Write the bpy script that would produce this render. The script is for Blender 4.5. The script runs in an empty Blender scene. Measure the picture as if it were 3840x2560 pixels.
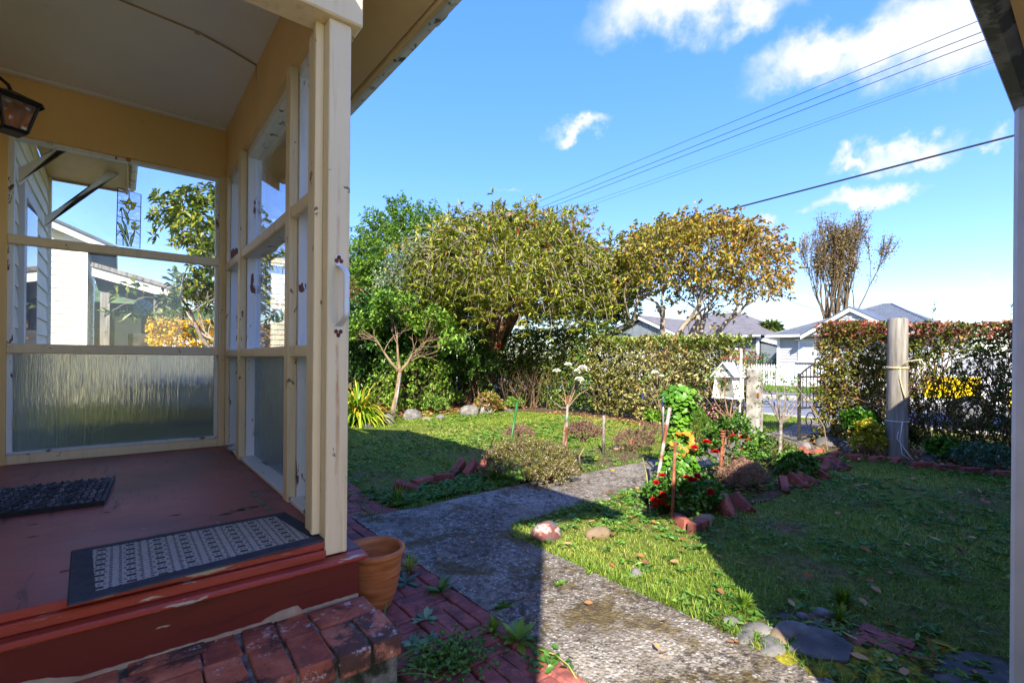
import bpy, bmesh, math, random
import numpy as np
from mathutils import Vector, Matrix
R = math.radians
sc = bpy.context.scene
rng = np.random.default_rng(7)
random.seed(7)

# ------------------------------------------------------------------ camera
CAMZ = 1.19
F = 1822.0; CX, CY = 1920.0, 1350.0
FW = np.array([.628, .778]); FW /= np.linalg.norm(FW)
RT = np.array([FW[1], -FW[0]])
ROLL = R(.5)
cam = bpy.data.cameras.new('camera')
cam.sensor_width = 36; cam.lens = F / 3840 * 36
cam.shift_y = 70 / 3840
cam.clip_end = 6000; cam.clip_start = .02
camo = bpy.data.objects.new('camera', cam); sc.collection.objects.link(camo)
r_ = Vector((RT[0], RT[1], 0)); u_ = Vector((0, 0, 1)); f_ = Vector((FW[0], FW[1], 0))
rr = r_ * math.cos(ROLL) + u_ * math.sin(ROLL); uu = u_ * math.cos(ROLL) - r_ * math.sin(ROLL)
camo.matrix_world = Matrix(((rr.x, uu.x, -f_.x, 0), (rr.y, uu.y, -f_.y, 0), (rr.z, uu.z, -f_.z, CAMZ), (0, 0, 0, 1)))
sc.camera = camo

# ------------------------------------------------------------------ sun, sky, exposure
SUN_EL = R(37.5); SUN_TO = Vector((.69 * math.cos(SUN_EL), .724 * math.cos(SUN_EL), -math.sin(SUN_EL)))
sl = bpy.data.lights.new('sun', 'SUN'); sl.energy = 2.1; sl.angle = R(.53); sl.color = (1, .92, .79)
so = bpy.data.objects.new('sun', sl); sc.collection.objects.link(so)
so.rotation_euler = SUN_TO.to_track_quat('-Z', 'Y').to_euler(); so.location = (-10, -10, 15)
SKY_STRENGTH = .15; SKY_TOP = 1.5
sc.view_settings.view_transform = 'Standard'; sc.view_settings.look = 'None'
sc.view_settings.gamma = 1; sc.view_settings.exposure = 2.74
sc.render.engine = 'CYCLES'
sc.cycles.use_denoising = True
sc.cycles.max_bounces = 10; sc.cycles.diffuse_bounces = 5; sc.cycles.glossy_bounces = 4
sc.cycles.transmission_bounces = 8; sc.cycles.transparent_max_bounces = 24
sc.cycles.caustics_reflective = False
sc.cycles.sample_clamp_indirect = 8

def ray(px, py):
    dx, dy = px - CX, py - CY
    c, s = math.cos(ROLL), math.sin(ROLL)
    x = dx * c + dy * s; y = -dx * s + dy * c
    d = FW + RT * x / F
    return np.array([d[0], d[1], -y / F])
EYE = np.array([0, 0, CAMZ])
def G(px, py, z=0.0):            # a pixel on a level surface of height z
    r = ray(px, py); return EYE + r * ((z - CAMZ) / r[2])
def OY(px, py, Y): r = ray(px, py); return EYE + r * (Y / r[1])
def OX(px, py, X): r = ray(px, py); return EYE + r * (X / r[0])
def AT(px, py, depth): return EYE + ray(px, py) * depth
def lin(c):
    c = c / 255.0
    return c / 12.92 if c <= .04045 else ((c + .055) / 1.055) ** 2.4
def S(r, g, b): return (lin(r), lin(g), lin(b), 1)

# ------------------------------------------------------------------ world
w = bpy.data.worlds.new('World'); sc.world = w; w.use_nodes = True
nt = w.node_tree; nt.nodes.clear()
class NT:
    def __init__(s, tree): s.t = tree
    def n(s, typ, **kw):
        o = s.t.nodes.new(typ)
        for k, v in kw.items(): setattr(o, k, v)
        return o
    def l(s, a, b): s.t.links.new(a, b)
    def val(s, sock, v):
        if hasattr(v, 'is_output') or isinstance(v, bpy.types.NodeSocket): s.t.links.new(v, sock)
        else: sock.default_value = v
    def math(s, op, a, b=None, c=None, clamp=False):
        m = s.n('ShaderNodeMath', operation=op); m.use_clamp = clamp
        s.val(m.inputs[0], a)
        if b is not None: s.val(m.inputs[1], b)
        if c is not None: s.val(m.inputs[2], c)
        return m.outputs[0]
    def vm(s, op, a, b=None, out=0):
        m = s.n('ShaderNodeVectorMath', operation=op)
        s.val(m.inputs[0], a)
        if b is not None: s.val(m.inputs[1], b)
        return m.outputs[out]
    def mix(s, f, a, b, blend='MIX'):
        m = s.n('ShaderNodeMix', data_type='RGBA', blend_type=blend)
        s.val(m.inputs[0], f); s.val(m.inputs[6], a); s.val(m.inputs[7], b)
        return m.outputs[2]
    def ramp(s, f, stops, interp='LINEAR'):
        m = s.n('ShaderNodeValToRGB'); m.color_ramp.interpolation = interp
        e = m.color_ramp.elements
        while len(e) < len(stops): e.new(.5)
        while len(e) > len(stops): e.remove(e[-1])
        for i, (p, c) in enumerate(stops):
            e[i].position = p
            e[i].color = c if len(c) == 4 else (*c, 1)
        s.val(m.inputs[0], f)
        return m.outputs[0]
    def noise(s, vec, scale=5, detail=4, rough=.55, dist=0, out=0):
        m = s.n('ShaderNodeTexNoise'); s.l(vec, m.inputs['Vector'])
        m.inputs['Scale'].default_value = scale; m.inputs['Detail'].default_value = detail
        m.inputs['Roughness'].default_value = rough; m.inputs['Distortion'].default_value = dist
        return m.outputs[out]
    def voro(s, vec, scale=5, feature='F1', out=0, rnd=1):
        m = s.n('ShaderNodeTexVoronoi', feature=feature); s.l(vec, m.inputs['Vector'])
        m.inputs['Scale'].default_value = scale; m.inputs['Randomness'].default_value = rnd
        return m.outputs[out]
    def mapping(s, vec, scale=(1, 1, 1), loc=(0, 0, 0), rot=(0, 0, 0)):
        m = s.n('ShaderNodeMapping'); s.l(vec, m.inputs[0])
        m.inputs['Scale'].default_value = scale; m.inputs['Location'].default_value = loc; m.inputs['Rotation'].default_value = rot
        return m.outputs[0]
    def smooth(s, v, a, b):
        m = s.n('ShaderNodeMapRange', interpolation_type='SMOOTHSTEP')
        s.val(m.inputs[0], v); m.inputs[1].default_value = a; m.inputs[2].default_value = b
        return m.outputs[0]
W = NT(nt)
sky = W.n('ShaderNodeTexSky', sky_type='NISHITA'); sky.sun_disc = False
sky.sun_elevation = SUN_EL; sky.sun_rotation = R(223.6); sky.air_density = 1.0; sky.dust_density = .5; sky.ozone_density = 2.2
w.cycles.sampling_method = 'MANUAL'; w.cycles.sample_map_resolution = 512
bg = W.n('ShaderNodeBackground'); bg.inputs[1].default_value = SKY_STRENGTH
wo = W.n('ShaderNodeOutputWorld'); W.l(bg.outputs[0], wo.inputs[0])
hs = W.n('ShaderNodeHueSaturation'); hs.inputs['Hue'].default_value = .522; hs.inputs['Saturation'].default_value = 1.33; hs.inputs['Value'].default_value = .85
W.l(sky.outputs[0], hs.inputs['Color'])
tc = W.n('ShaderNodeTexCoord'); vdir = W.vm('NORMALIZE', tc.outputs['Generated'])
nz = W.n('ShaderNodeTexNoise'); W.l(vdir, nz.inputs['Vector']); nz.inputs['Scale'].default_value = 9; nz.inputs['Detail'].default_value = 5; nz.inputs['Roughness'].default_value = .62
nz2 = W.noise(vdir, 24, 5, .62)
wob = W.vm('SCALE', W.vm('SUBTRACT', nz.outputs['Color'], (.5, .5, .5))); wob.node.inputs['Scale'].default_value = .16
wdir = W.vm('ADD', vdir, wob)
def dirpx(px, py): v = ray(px, py); return v / np.linalg.norm(v)
# cumulus: direction, width and height (radians), density
CL = [(2560, 20, .19, .075, 1), (2800, 20, .10, .05, .8),
      (3060, 215, .14, .05, .9), (3330, 175, .15, .06, .95), (3600, 100, .18, .09, 1),
      (2175, 490, .085, .022, .8), (3390, 575, .085, .03, .9), (3215, 617, .04, .018, .75), (3245, 740, .08, .026, .9),
      (3035, 768, .04, .012, .5), (2870, 822, .032, .016, .6), (3745, 505, .03, .015, .5), (3700, 1032, .06, .010, .55), (1900, 718, .05, .007, .35)]
for k in range(7):   # the same kind of cloud goes on all round the sky
    az = R(75 + k * 36); el = random.uniform(.2, .8)
    CL.append((None, (FW[0] * math.cos(az) - FW[1] * math.sin(az), FW[1] * math.cos(az) + FW[0] * math.sin(az), math.tan(el)), random.uniform(.08, .2), random.uniform(.03, .08), random.uniform(.6, 1)))
acc = None
for c in CL:
    d = np.array(c[1]) / np.linalg.norm(c[1]) if c[0] is None else dirpx(c[0], c[1])
    right = np.array([d[1], -d[0], 0]); right /= np.linalg.norm(right); up = np.cross(right, d)
    e = Matrix(((d[0], right[0], up[0]), (d[1], right[1], up[1]), (d[2], right[2], up[2]))).to_euler()
    mp_ = W.n('ShaderNodeMapping', vector_type='TEXTURE'); W.l(wdir, mp_.inputs[0])
    mp_.inputs['Location'].default_value = d; mp_.inputs['Rotation'].default_value = e; mp_.inputs['Scale'].default_value = (1, c[2], c[3])
    m = W.math('MULTIPLY_ADD', W.vm('LENGTH', mp_.outputs[0], out=1), -c[4], c[4], clamp=True)
    acc = m if acc is None else W.math('MAXIMUM', acc, m)
den = W.math('ADD', acc, W.math('MULTIPLY', W.math('SUBTRACT', nz2, .5), W.math('MULTIPLY', acc, 1.3)))
den = W.smooth(den, .05, .75)
ccol = W.mix(W.smooth(den, .2, 1), (.95, 1.04, 1.14, 1), (1.1, 1.12, 1.14, 1))
sep = W.n('ShaderNodeSeparateColor'); W.l(hs.outputs[0], sep.inputs[0])
mxc = W.math('MAXIMUM', W.math('MAXIMUM', sep.outputs[0], sep.outputs[1]), sep.outputs[2])
lim = W.math('POWER', W.math('DIVIDE', SKY_TOP, W.math('MAXIMUM', mxc, SKY_TOP)), .7)     # soft shoulder for the glow near horizon and sun
skyc = W.vm('MULTIPLY', hs.outputs[0], lim)
W.l(W.mix(W.math('MULTIPLY', den, .93), skyc, ccol), bg.inputs[0])

# ------------------------------------------------------------------ materials
def principled(name):
    m = bpy.data.materials.new(name); m.use_nodes = True
    t = NT(m.node_tree); b = m.node_tree.nodes['Principled BSDF']
    return m, t, b
def pos(t): return t.n('ShaderNodeNewGeometry').outputs['Position']
def bump(t, b, h, strength=.3, dist=.01):
    bn = t.n('ShaderNodeBump'); bn.inputs['Strength'].default_value = strength; bn.inputs['Distance'].default_value = dist
    t.val(bn.inputs['Height'], h); t.l(bn.outputs[0], b.inputs['Normal'])
def M(name, stops, scale=6, detail=5, rough=.6, bmp=.2, bdist=.004, stretch=(1, 1, 1), dirt=None, dirt_scale=3, dirt_at=(.55, .75), spec=.35, rand=0, metal=0):
    m, t, b = principled(name)
    p = t.mapping(pos(t), stretch)
    n = t.noise(p, scale, detail)
    col = t.ramp(n, stops)
    if rand:
        oi = t.n('ShaderNodeObjectInfo')
        v = t.math('ADD', 1 - rand, t.math('MULTIPLY', oi.outputs['Random'], 2 * rand))
        hv = t.n('ShaderNodeHueSaturation'); t.l(col, hv.inputs['Color']); t.l(v, hv.inputs['Value'])
        t.l(t.math('ADD', .485, t.math('MULTIPLY', oi.outputs['Random'], .03)), hv.inputs['Hue'])
        col = hv.outputs[0]
    if dirt:
        dn = t.noise(pos(t), dirt_scale, 7, .65)
        col = t.mix(t.smooth(dn, *dirt_at), col, dirt)
    t.l(col, b.inputs['Base Color'])
    b.inputs['Roughness'].default_value = rough; b.inputs['Specular IOR Level'].default_value = spec; b.inputs['Metallic'].default_value = metal
    if bmp: bump(t, b, t.noise(p, scale * 4, 5), bmp, bdist)
    return m
def chipped(name, paint, under, amount=.66, scale=9, stretch=(1, 1, 1), rough=.5, mottled=.12, streak=None, spec=.4):
    m, t, b = principled(name); p0 = pos(t); p = t.mapping(p0, stretch)
    base = t.mix(t.math('MULTIPLY', t.noise(p0, 2.5, 5), mottled * 2), paint, tuple(x * .6 for x in paint[:3]) + (1,))
    if streak:
        sp = t.mapping(p0, streak[1]); base = t.mix(t.math('MULTIPLY', t.smooth(t.noise(sp, streak[2], 6, .7), .52, .7), streak[3]), base, streak[0])
    ch = t.noise(p, scale, 8, .62, .4)
    mask = t.smooth(ch, amount, amount + .015)
    un = t.mix(t.noise(p0, 30, 4), under, tuple(x * .6 for x in under[:3]) + (1,))
    t.l(t.mix(mask, base, un), b.inputs['Base Color'])
    b.inputs['Roughness'].default_value = rough; b.inputs['Specular IOR Level'].default_value = spec
    h = t.math('ADD', t.math('MULTIPLY', mask, -1.0), t.math('MULTIPLY', t.noise(p, 60, 4), .25))
    bump(t, b, h, .35, .0015)
    return m
MAT = {}
MAT['cream'] = chipped('cream_paint', S(238, 216, 176), S(140, 112, 86), .645, 18, (1, 1, .5), streak=(S(196, 160, 110), (9, 9, .6), 2.2, .45))
def post_mat():
    m = chipped('post_paint', S(238, 216, 176), S(120, 108, 96), .672, 16, (1, 1, .6), streak=(S(200, 164, 116), (14, 14, .5), 2.4, .5)); m.name = 'post_paint'
    t = NT(m.node_tree); b = m.node_tree.nodes['Principled BSDF']; src = b.inputs['Base Color'].links[0].from_socket
    p = pos(t); sx = t.n('ShaderNodeSeparateXYZ'); t.l(p, sx.inputs[0])
    wob_ = t.math('MULTIPLY', t.math('SUBTRACT', t.noise(t.mapping(p, (1, 1, .4)), 9, 4), .5), .02)
    run = t.smooth(t.math('ABSOLUTE', t.math('ADD', t.math('SUBTRACT', sx.outputs[0], .676), wob_)), .011, .0)
    low = t.math('MULTIPLY', run, t.math('MULTIPLY', t.smooth(sx.outputs[2], 1.27, 1.22), t.smooth(sx.outputs[2], .35, 1.15)))
    hi = t.math('MULTIPLY', run, t.math('MULTIPLY', t.smooth(sx.outputs[2], 1.57, 1.6), t.smooth(sx.outputs[2], 2.1, 1.65)))
    st = t.math('MULTIPLY', t.math('ADD', low, t.math('MULTIPLY', hi, .5)), t.smooth(t.noise(t.mapping(p, (3, 3, 1)), 14, 5), .3, .6))
    t.l(t.mix(t.math('MULTIPLY', st, .75), src, S(176, 104, 50)), b.inputs['Base Color'])
    return m
MAT['post'] = post_mat()
MAT['cream_ext'] = M('cream_weatherboard_paint', [(.3, S(226, 218, 192)), (.7, S(238, 232, 212))], 3, rough=.55, bmp=.08)
MAT['tan'] = M('ochre_wall_paint', [(.3, S(228, 190, 126)), (.7, S(236, 200, 138))], 2, rough=.6, bmp=.06, dirt=S(190, 148, 92), dirt_scale=2.5, dirt_at=(.6, .85))
MAT['soffit'] = M('soffit_paint', [(.3, S(196, 164, 112)), (.7, S(208, 176, 124))], 1.6, rough=.6, bmp=.06)
MAT['ceiling'] = M('ceiling_paint', [(.3, S(228, 226, 220)), (.7, S(236, 234, 230))], 1.2, rough=.7, bmp=.04, dirt=S(168, 152, 126), dirt_scale=1.8, dirt_at=(.62, .9))
MAT['white'] = chipped('white_frame_paint', S(236, 238, 240), S(124, 78, 66), .615, 14, (1, 1, .3), streak=(S(190, 192, 190), (6, 6, .8), 3, .4))
MAT['whitewood'] = chipped('weathered_white_sill', S(222, 224, 224), S(120, 104, 92), .60, 9, (1, .4, 1))
MAT['gutter'] = M('mossy_gutter', [(.35, S(196, 200, 200)), (.6, S(210, 213, 212))], 4, rough=.45, bmp=.1, dirt=S(70, 72, 52), dirt_scale=9, dirt_at=(.55, .62))
MAT['greypost'] = M('grey_post_paint', [(.3, S(206, 204, 200)), (.7, S(222, 220, 216))], 5, rough=.6, bmp=.15)
MAT['darkgutter'] = M('stained_gutter', [(.4, S(120, 118, 115)), (.6, S(84, 82, 76))], 8, rough=.5, bmp=.2, dirt=S(45, 46, 38), dirt_scale=7, dirt_at=(.48, .56))
MAT['warmlitfascia'] = M('warm_lit_fascia', [(.3, S(205, 165, 105)), (.7, S(218, 178, 118))], 3, rough=.6)  # warm light on the fascia wood is put into the base colour
MAT['redstep'] = chipped('red_step_paint', S(108, 38, 32), S(176, 158, 138), .635, 6, (.35, 1, 2.2), rough=.4, mottled=.35, streak=(S(70, 26, 22), (1.2, 6, 8), 3, .6))
MAT['rednose'] = chipped('red_nosing_paint', S(158, 62, 46), S(190, 176, 158), .585, 7, (.5, 1, 3), rough=.4, mottled=.2, streak=(S(96, 36, 28), (1, 5, 14), 3, .6))
MAT['purplered'] = chipped('faded_red_board', S(104, 52, 52), S(160, 146, 134), .6, 8, (1, .4, 1), rough=.5, mottled=.3)
MAT['mortar_paint'] = M('paint_edge_filler', [(.3, S(150, 128, 108)), (.7, S(176, 156, 136))], 20, rough=.8, bmp=.4)

def floor_mat():
    m, t, b = principled('worn_red_floor'); p0 = pos(t)
    big = t.noise(p0, 1.6, 5, .6)
    base = t.ramp(big, [(.32, S(112, 62, 60)), (.5, S(150, 84, 78)), (.72, S(178, 102, 92))])
    st = t.mapping(p0, (26, 3.2, 1)); s1 = t.noise(st, 1.0, 6, .65, .3)
    grp = t.smooth(t.noise(p0, 2.1, 4), .45, .62)
    base = t.mix(t.math('MULTIPLY', t.smooth(s1, .55, .66), t.math('MULTIPLY', grp, .9)), base, S(70, 38, 36))
    base = t.mix(t.math('MULTIPLY', t.smooth(t.noise(t.mapping(p0, (1.2, 9, 1)), 1.4, 5), .46, .72), .5), base, S(140, 106, 102))
    chip = t.smooth(t.noise(t.mapping(p0, (9, 4, 1)), 2.4, 8, .66, .3), .655, .665)
    base = t.mix(chip, base, S(150, 138, 124))
    t.l(base, b.inputs['Base Color']); b.inputs['Roughness'].default_value = .42; b.inputs['Specular IOR Level'].default_value = .4
    bump(t, b, t.math('ADD', t.math('MULTIPLY', s1, .6), t.math('MULTIPLY', chip, -1)), .25, .002)
    return m
MAT['floor'] = floor_mat()

def brick_mat(name, cols, moss=.0, efflo=.0, soot=0.0):
    m, t, b = principled(name); p = pos(t)
    oi = t.n('ShaderNodeObjectInfo').outputs['Random']
    n = t.noise(p, 14, 6, .6)
    c = t.ramp(t.math('ADD', t.math('MULTIPLY', n, .7), t.math('MULTIPLY', oi, .35)), cols)
    c = t.mix(t.math('MULTIPLY', t.smooth(t.noise(p, 90, 3), .55, .7), .35), c, S(70, 45, 40))
    if soot: c = t.mix(t.math('MULTIPLY', t.smooth(t.math('ADD', t.noise(p, 8, 7, .68), t.math('MULTIPLY', oi, .16)), .56, .68), soot), c, S(48, 42, 40))
    if efflo: c = t.mix(t.math('MULTIPLY', t.smooth(t.noise(t.mapping(p, (1, 1, 1), (7, 3, 1)), 20, 8, .72), .57, .68), efflo), c, S(205, 195, 190))
    if moss: c = t.mix(t.math('MULTIPLY', t.smooth(t.noise(t.mapping(p, (1, 1, 1), (1, 9, 4)), 6, 6, .65), .6, .7), moss), c, S(70, 74, 24))
    t.l(c, b.inputs['Base Color']); b.inputs['Roughness'].default_value = .8; b.inputs['Specular IOR Level'].default_value = .25
    bump(t, b, t.math('ADD', t.noise(p, 60, 6, .7), t.noise(p, 14, 3)), .55, .004)
    return m
MAT['pavebrick'] = brick_mat('paving_brick', [(.3, S(118, 62, 56)), (.5, S(146, 80, 72)), (.8, S(164, 98, 86))], .55, .12, .55)
MAT['stepbrick'] = brick_mat('old_step_brick', [(.3, S(132, 70, 56)), (.5, S(168, 94, 70)), (.8, S(188, 122, 98))], .5, .75, .85)
MAT['edgebrick'] = brick_mat('garden_edge_brick', [(.3, S(116, 58, 46)), (.5, S(146, 78, 62)), (.8, S(164, 98, 82))], .5, .3, .7)
MAT['mortar'] = M('old_mortar', [(.35, S(62, 58, 52)), (.5, S(104, 100, 92)), (.7, S(142, 138, 128))], 26, rough=.9, bmp=.8, bdist=.006, dirt=S(44, 46, 28), dirt_scale=6, dirt_at=(.5, .62))
MAT['joint'] = M('mossy_paving_joint', [(.35, S(38, 34, 24)), (.5, S(66, 66, 28)), (.65, S(96, 104, 34))], 12, rough=.95, bmp=.8, bdist=.006)
MAT['terracotta'] = None
def pot_mat():
    m, t, b = principled('terracotta'); p = pos(t)
    n = t.noise(t.mapping(p, (1, 1, 9)), 5, 6, .6, .4)
    c = t.ramp(n, [(.3, S(152, 78, 34)), (.5, S(194, 112, 58)), (.7, S(214, 138, 84))])
    c = t.mix(t.math('MULTIPLY', t.smooth(t.noise(p, 12, 6), .55, .8), .5), c, S(120, 62, 30))
    c = t.mix(t.smooth(t.noise(p, 70, 3), .72, .76), c, S(70, 44, 32))
    t.l(c, b.inputs['Base Color']); b.inputs['Roughness'].default_value = .7
    bump(t, b, t.noise(t.mapping(p, (1, 1, 14)), 9, 4), .3, .004)
    return m
MAT['terracotta'] = pot_mat()
MAT['soil'] = M('potting_soil', [(.3, S(34, 24, 18)), (.7, S(66, 48, 36))], 60, rough=.95, bmp=1, bdist=.01)

def path_mat():
    m, t, b = principled('lichened_concrete'); p = pos(t)
    sx = t.n('ShaderNodeSeparateXYZ'); t.l(p, sx.inputs[0])
    big_ = t.noise(p, 1.3, 6, .62); mid_ = t.noise(p, 5, 7, .68)
    base = t.ramp(t.math('ADD', t.math('MULTIPLY', big_, .6), t.math('MULTIPLY', mid_, .4)), [(.36, S(78, 68, 54)), (.5, S(110, 101, 88)), (.64, S(146, 138, 124))])
    v = t.voro(p, 62); stone = t.smooth(v, .42, .25); cellc = t.voro(p, 62, out=1)      # exposed stones, each its own tone
    cs = t.n('ShaderNodeSeparateColor'); t.l(cellc, cs.inputs[0])
    st = t.ramp(cs.outputs[0], [(.1, S(48, 46, 46)), (.45, S(104, 98, 90)), (.75, S(150, 140, 124)), (.95, S(210, 206, 198))])
    c = t.mix(t.math('MULTIPLY', stone, .6), base, st)
    li = t.math('MULTIPLY', t.smooth(t.noise(p, 46, 8, .74), .5, .6), t.smooth(t.noise(t.mapping(p, (1, 1, 1), (4, 1, 7)), 3, 5, .6), .36, .6))
    c = t.mix(t.math('MULTIPLY', li, .65), c, S(188, 183, 172))
    dk = t.math('MULTIPLY', t.smooth(t.noise(t.mapping(p, (1, 1, 1), (3, 8, 2)), 24, 8, .74), .48, .58), t.smooth(t.noise(t.mapping(p, (1, 1, 1), (2, 5, 3)), 2.2, 5, .6), .35, .58))
    c = t.mix(t.math('MULTIPLY', dk, .85), c, S(50, 45, 38))
    ed = t.math('MAXIMUM', t.smooth(sx.outputs[1], 3.0, 2.72), t.smooth(sx.outputs[0], 1.62, 1.36))            # moss is thickest along the damp edges
    mo = t.smooth(t.math('ADD', t.noise(t.mapping(p, (1, 1, 1), (9, 2, 5)), 3.2, 8, .72), t.math('MULTIPLY', ed, .05)), .55, .63)
    c = t.mix(t.math('MULTIPLY', mo, .8), c, t.ramp(t.noise(p, 26, 5), [(.35, S(58, 46, 22)), (.65, S(98, 84, 42))]))
    cr = t.voro(t.vm('ADD', p, t.vm('SCALE', t.noise(p, 3, 4, .6, out=1))), .9, 'DISTANCE_TO_EDGE')
    c = t.mix(t.math('MULTIPLY', t.smooth(cr, .006, .001), .8), c, S(40, 38, 26))
    t.l(c, b.inputs['Base Color']); b.inputs['Roughness'].default_value = .9; b.inputs['Specular IOR Level'].default_value = .2
    bump(t, b, t.math('ADD', t.math('MULTIPLY', v, -1.2), t.noise(p, 80, 5)), .8, .007)
    return m
MAT['path'] = path_mat()

def ground_mat():
    m, t, b = principled('lawn_soil'); p = pos(t)
    n = t.noise(p, 1.1, 7, .65); n2 = t.noise(p, 18, 6, .7)
    g = t.ramp(n2, [(.3, S(60, 70, 26)), (.5, S(92, 104, 38)), (.7, S(124, 124, 58))])
    d = t.ramp(n2, [(.3, S(78, 62, 42)), (.7, S(128, 106, 76))])
    c = t.mix(t.smooth(n, .47, .64), g, d)
    t.l(c, b.inputs['Base Color']); b.inputs['Roughness'].default_value = .95; b.inputs['Specular IOR Level'].default_value = .1
    bump(t, b, n2, .9, .02)
    return m
MAT['ground'] = ground_mat()
MAT['bedsoil'] = M('bed_soil', [(.3, S(46, 34, 24)), (.5, S(84, 64, 46)), (.7, S(120, 96, 70))], 22, detail=7, rough=.95, bmp=1, bdist=.015, dirt=S(58, 66, 26), dirt_scale=4, dirt_at=(.5, .65))
MAT['asphalt'] = M('asphalt', [(.35, S(92, 96, 104)), (.65, S(126, 130, 138))], 40, detail=6, rough=.85, bmp=.4, dirt=S(80, 82, 86), dirt_scale=.6, dirt_at=(.5, .7))
MAT['kerb'] = M('kerb_concrete', [(.35, S(120, 114, 102)), (.65, S(186, 182, 172))], 9, rough=.9, bmp=.5)
MAT['footpath'] = M('footpath', [(.35, S(82, 80, 80)), (.65, S(112, 110, 108))], 12, rough=.9)
MAT['conc'] = M('weathered_concrete_post', [(.3, S(104, 98, 88)), (.5, S(146, 142, 132)), (.7, S(176, 172, 164))], 7, detail=8, rough=.9, bmp=.6, bdist=.006, dirt=S(80, 76, 64), dirt_scale=12, dirt_at=(.56, .64))
MAT['oldwood'] = M('grey_weathered_timber', [(.3, S(88, 84, 76)), (.5, S(122, 117, 107)), (.7, S(148, 143, 133))], 4, detail=8, rough=.9, bmp=.5, stretch=(6, 6, .5), dirt=S(74, 66, 52), dirt_scale=3, dirt_at=(.6, .72))
MAT['paling'] = M('paling_timber', [(.3, S(92, 82, 62)), (.5, S(128, 116, 92)), (.7, S(152, 142, 116))], 5, detail=7, rough=.95, bmp=.5, stretch=(5, 5, .5), dirt=S(66, 66, 44), dirt_scale=2.5, dirt_at=(.5, .66), rand=.14)
MAT['bareboard'] = M('bare_floor_timber', [(.3, S(66, 48, 40)), (.55, S(108, 84, 70)), (.75, S(150, 132, 116))], 30, detail=6, rough=.8, bmp=.4, stretch=(1, .3, 1))
MAT['bark'] = M('shaggy_bark', [(.3, S(84, 60, 42)), (.5, S(132, 100, 72)), (.7, S(168, 134, 100))], 5, detail=8, rough=.95, bmp=1, bdist=.03, stretch=(4, 4, .6))
MAT['greybark'] = M('grey_twig_bark', [(.3, S(112, 98, 84)), (.7, S(164, 152, 136))], 12, rough=.9, bmp=.4)
MAT['palebark'] = M('pale_bark', [(.3, S(100, 82, 62)), (.7, S(146, 124, 98))], 10, rough=.9, bmp=.4)
MAT['darkbark'] = M('dark_bark', [(.3, S(66, 54, 42)), (.7, S(106, 90, 70))], 8, rough=.9, bmp=.5)
MAT['lichenbark'] = M('lichened_rose_wood', [(.3, S(86, 72, 58)), (.5, S(124, 114, 104)), (.7, S(160, 156, 148))], 24, rough=.9, bmp=.4)
MAT['brownbark'] = M('brown_twig', [(.3, S(92, 70, 52)), (.7, S(136, 110, 84))], 10, rough=.9)
MAT['cane'] = M('green_cane', [(.3, S(108, 112, 50)), (.7, S(156, 152, 84))], 8, rough=.6)
MAT['rust'] = M('rusty_iron', [(.3, S(88, 46, 28)), (.5, S(126, 72, 46)), (.7, S(150, 104, 80))], 22, detail=7, rough=.85, bmp=.4)
MAT['stake_white'] = M('white_stake', [(.3, S(128, 116, 104)), (.7, S(172, 164, 154))], 14, rough=.6, dirt=S(112, 66, 40), dirt_scale=5, dirt_at=(.46, .56))
MAT['greenstake'] = M('green_plastic_stake', [(.3, S(32, 84, 36)), (.7, S(48, 112, 52))], 18, rough=.45)
MAT['greytube'] = M('grey_metal_stake', [(.3, S(130, 132, 134)), (.7, S(160, 162, 164))], 8, rough=.4, metal=.5)
MAT['bluetwine'] = M('green_tie', [(.3, S(20, 120, 100)), (.7, S(30, 150, 124))], 8, rough=.5)
MAT['birdwhite'] = M('white_feeder_board', [(.3, S(214, 212, 204)), (.7, S(232, 230, 224))], 6, rough=.6, bmp=.08, dirt=S(158, 120, 80), dirt_scale=7, dirt_at=(.64, .74))
MAT['rope'] = M('natural_rope', [(.3, S(170, 150, 104)), (.7, S(206, 190, 146))], 80, rough=.9, bmp=.6)
MAT['whiterope'] = M('white_cord', [(.3, S(196, 192, 182)), (.7, S(220, 216, 208))], 60, rough=.8)
MAT['ironblack'] = M('flaking_black_iron', [(.3, S(26, 26, 28)), (.5, S(44, 42, 42)), (.66, S(58, 52, 46)), (.72, S(140, 120, 100))], 20, detail=6, rough=.6, bmp=.4)
MAT['handle'] = M('white_enamel', [(.3, S(214, 216, 222)), (.7, S(226, 228, 233))], 4, rough=.3, bmp=.02, spec=.5)
MAT['rustscrew'] = M('rusted_screw', [(.3, S(66, 32, 18)), (.7, S(122, 62, 30))], 60, rough=.9)
MAT['blackmetal'] = M('black_lantern_metal', [(.3, S(26, 26, 24)), (.7, S(44, 43, 38))], 20, rough=.45, metal=.3)
MAT['rubber'] = M('blue_black_rubber', [(.3, S(40, 44, 54)), (.7, S(56, 60, 72))], 30, rough=.7, bmp=.15)
MAT['blackrubber'] = M('black_rubber', [(.3, S(14, 15, 18)), (.7, S(26, 27, 31))], 30, rough=.6)
MAT['rib'] = M('dusty_rubber_rib', [(.35, S(70, 72, 80)), (.6, S(112, 112, 120)), (.75, S(176, 170, 170))], 14, rough=.7, rand=.35)
MAT['wire'] = M('black_wire', [(.3, S(26, 28, 32)), (.7, S(40, 42, 46))], 5, rough=.5)
MAT['cable'] = M('painted_cable', [(.3, S(160, 140, 108)), (.7, S(188, 170, 138))], 10, rough=.6)
MAT['stone'] = M('river_stone', [(.3, S(74, 72, 68)), (.5, S(104, 101, 96)), (.7, S(132, 128, 122))], 12, detail=7, rough=.8, bmp=.25, rand=.2)
MAT['tanstone'] = M('tan_stone', [(.3, S(96, 80, 60)), (.7, S(136, 116, 90))], 9, rough=.8, bmp=.2, rand=.12)
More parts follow.
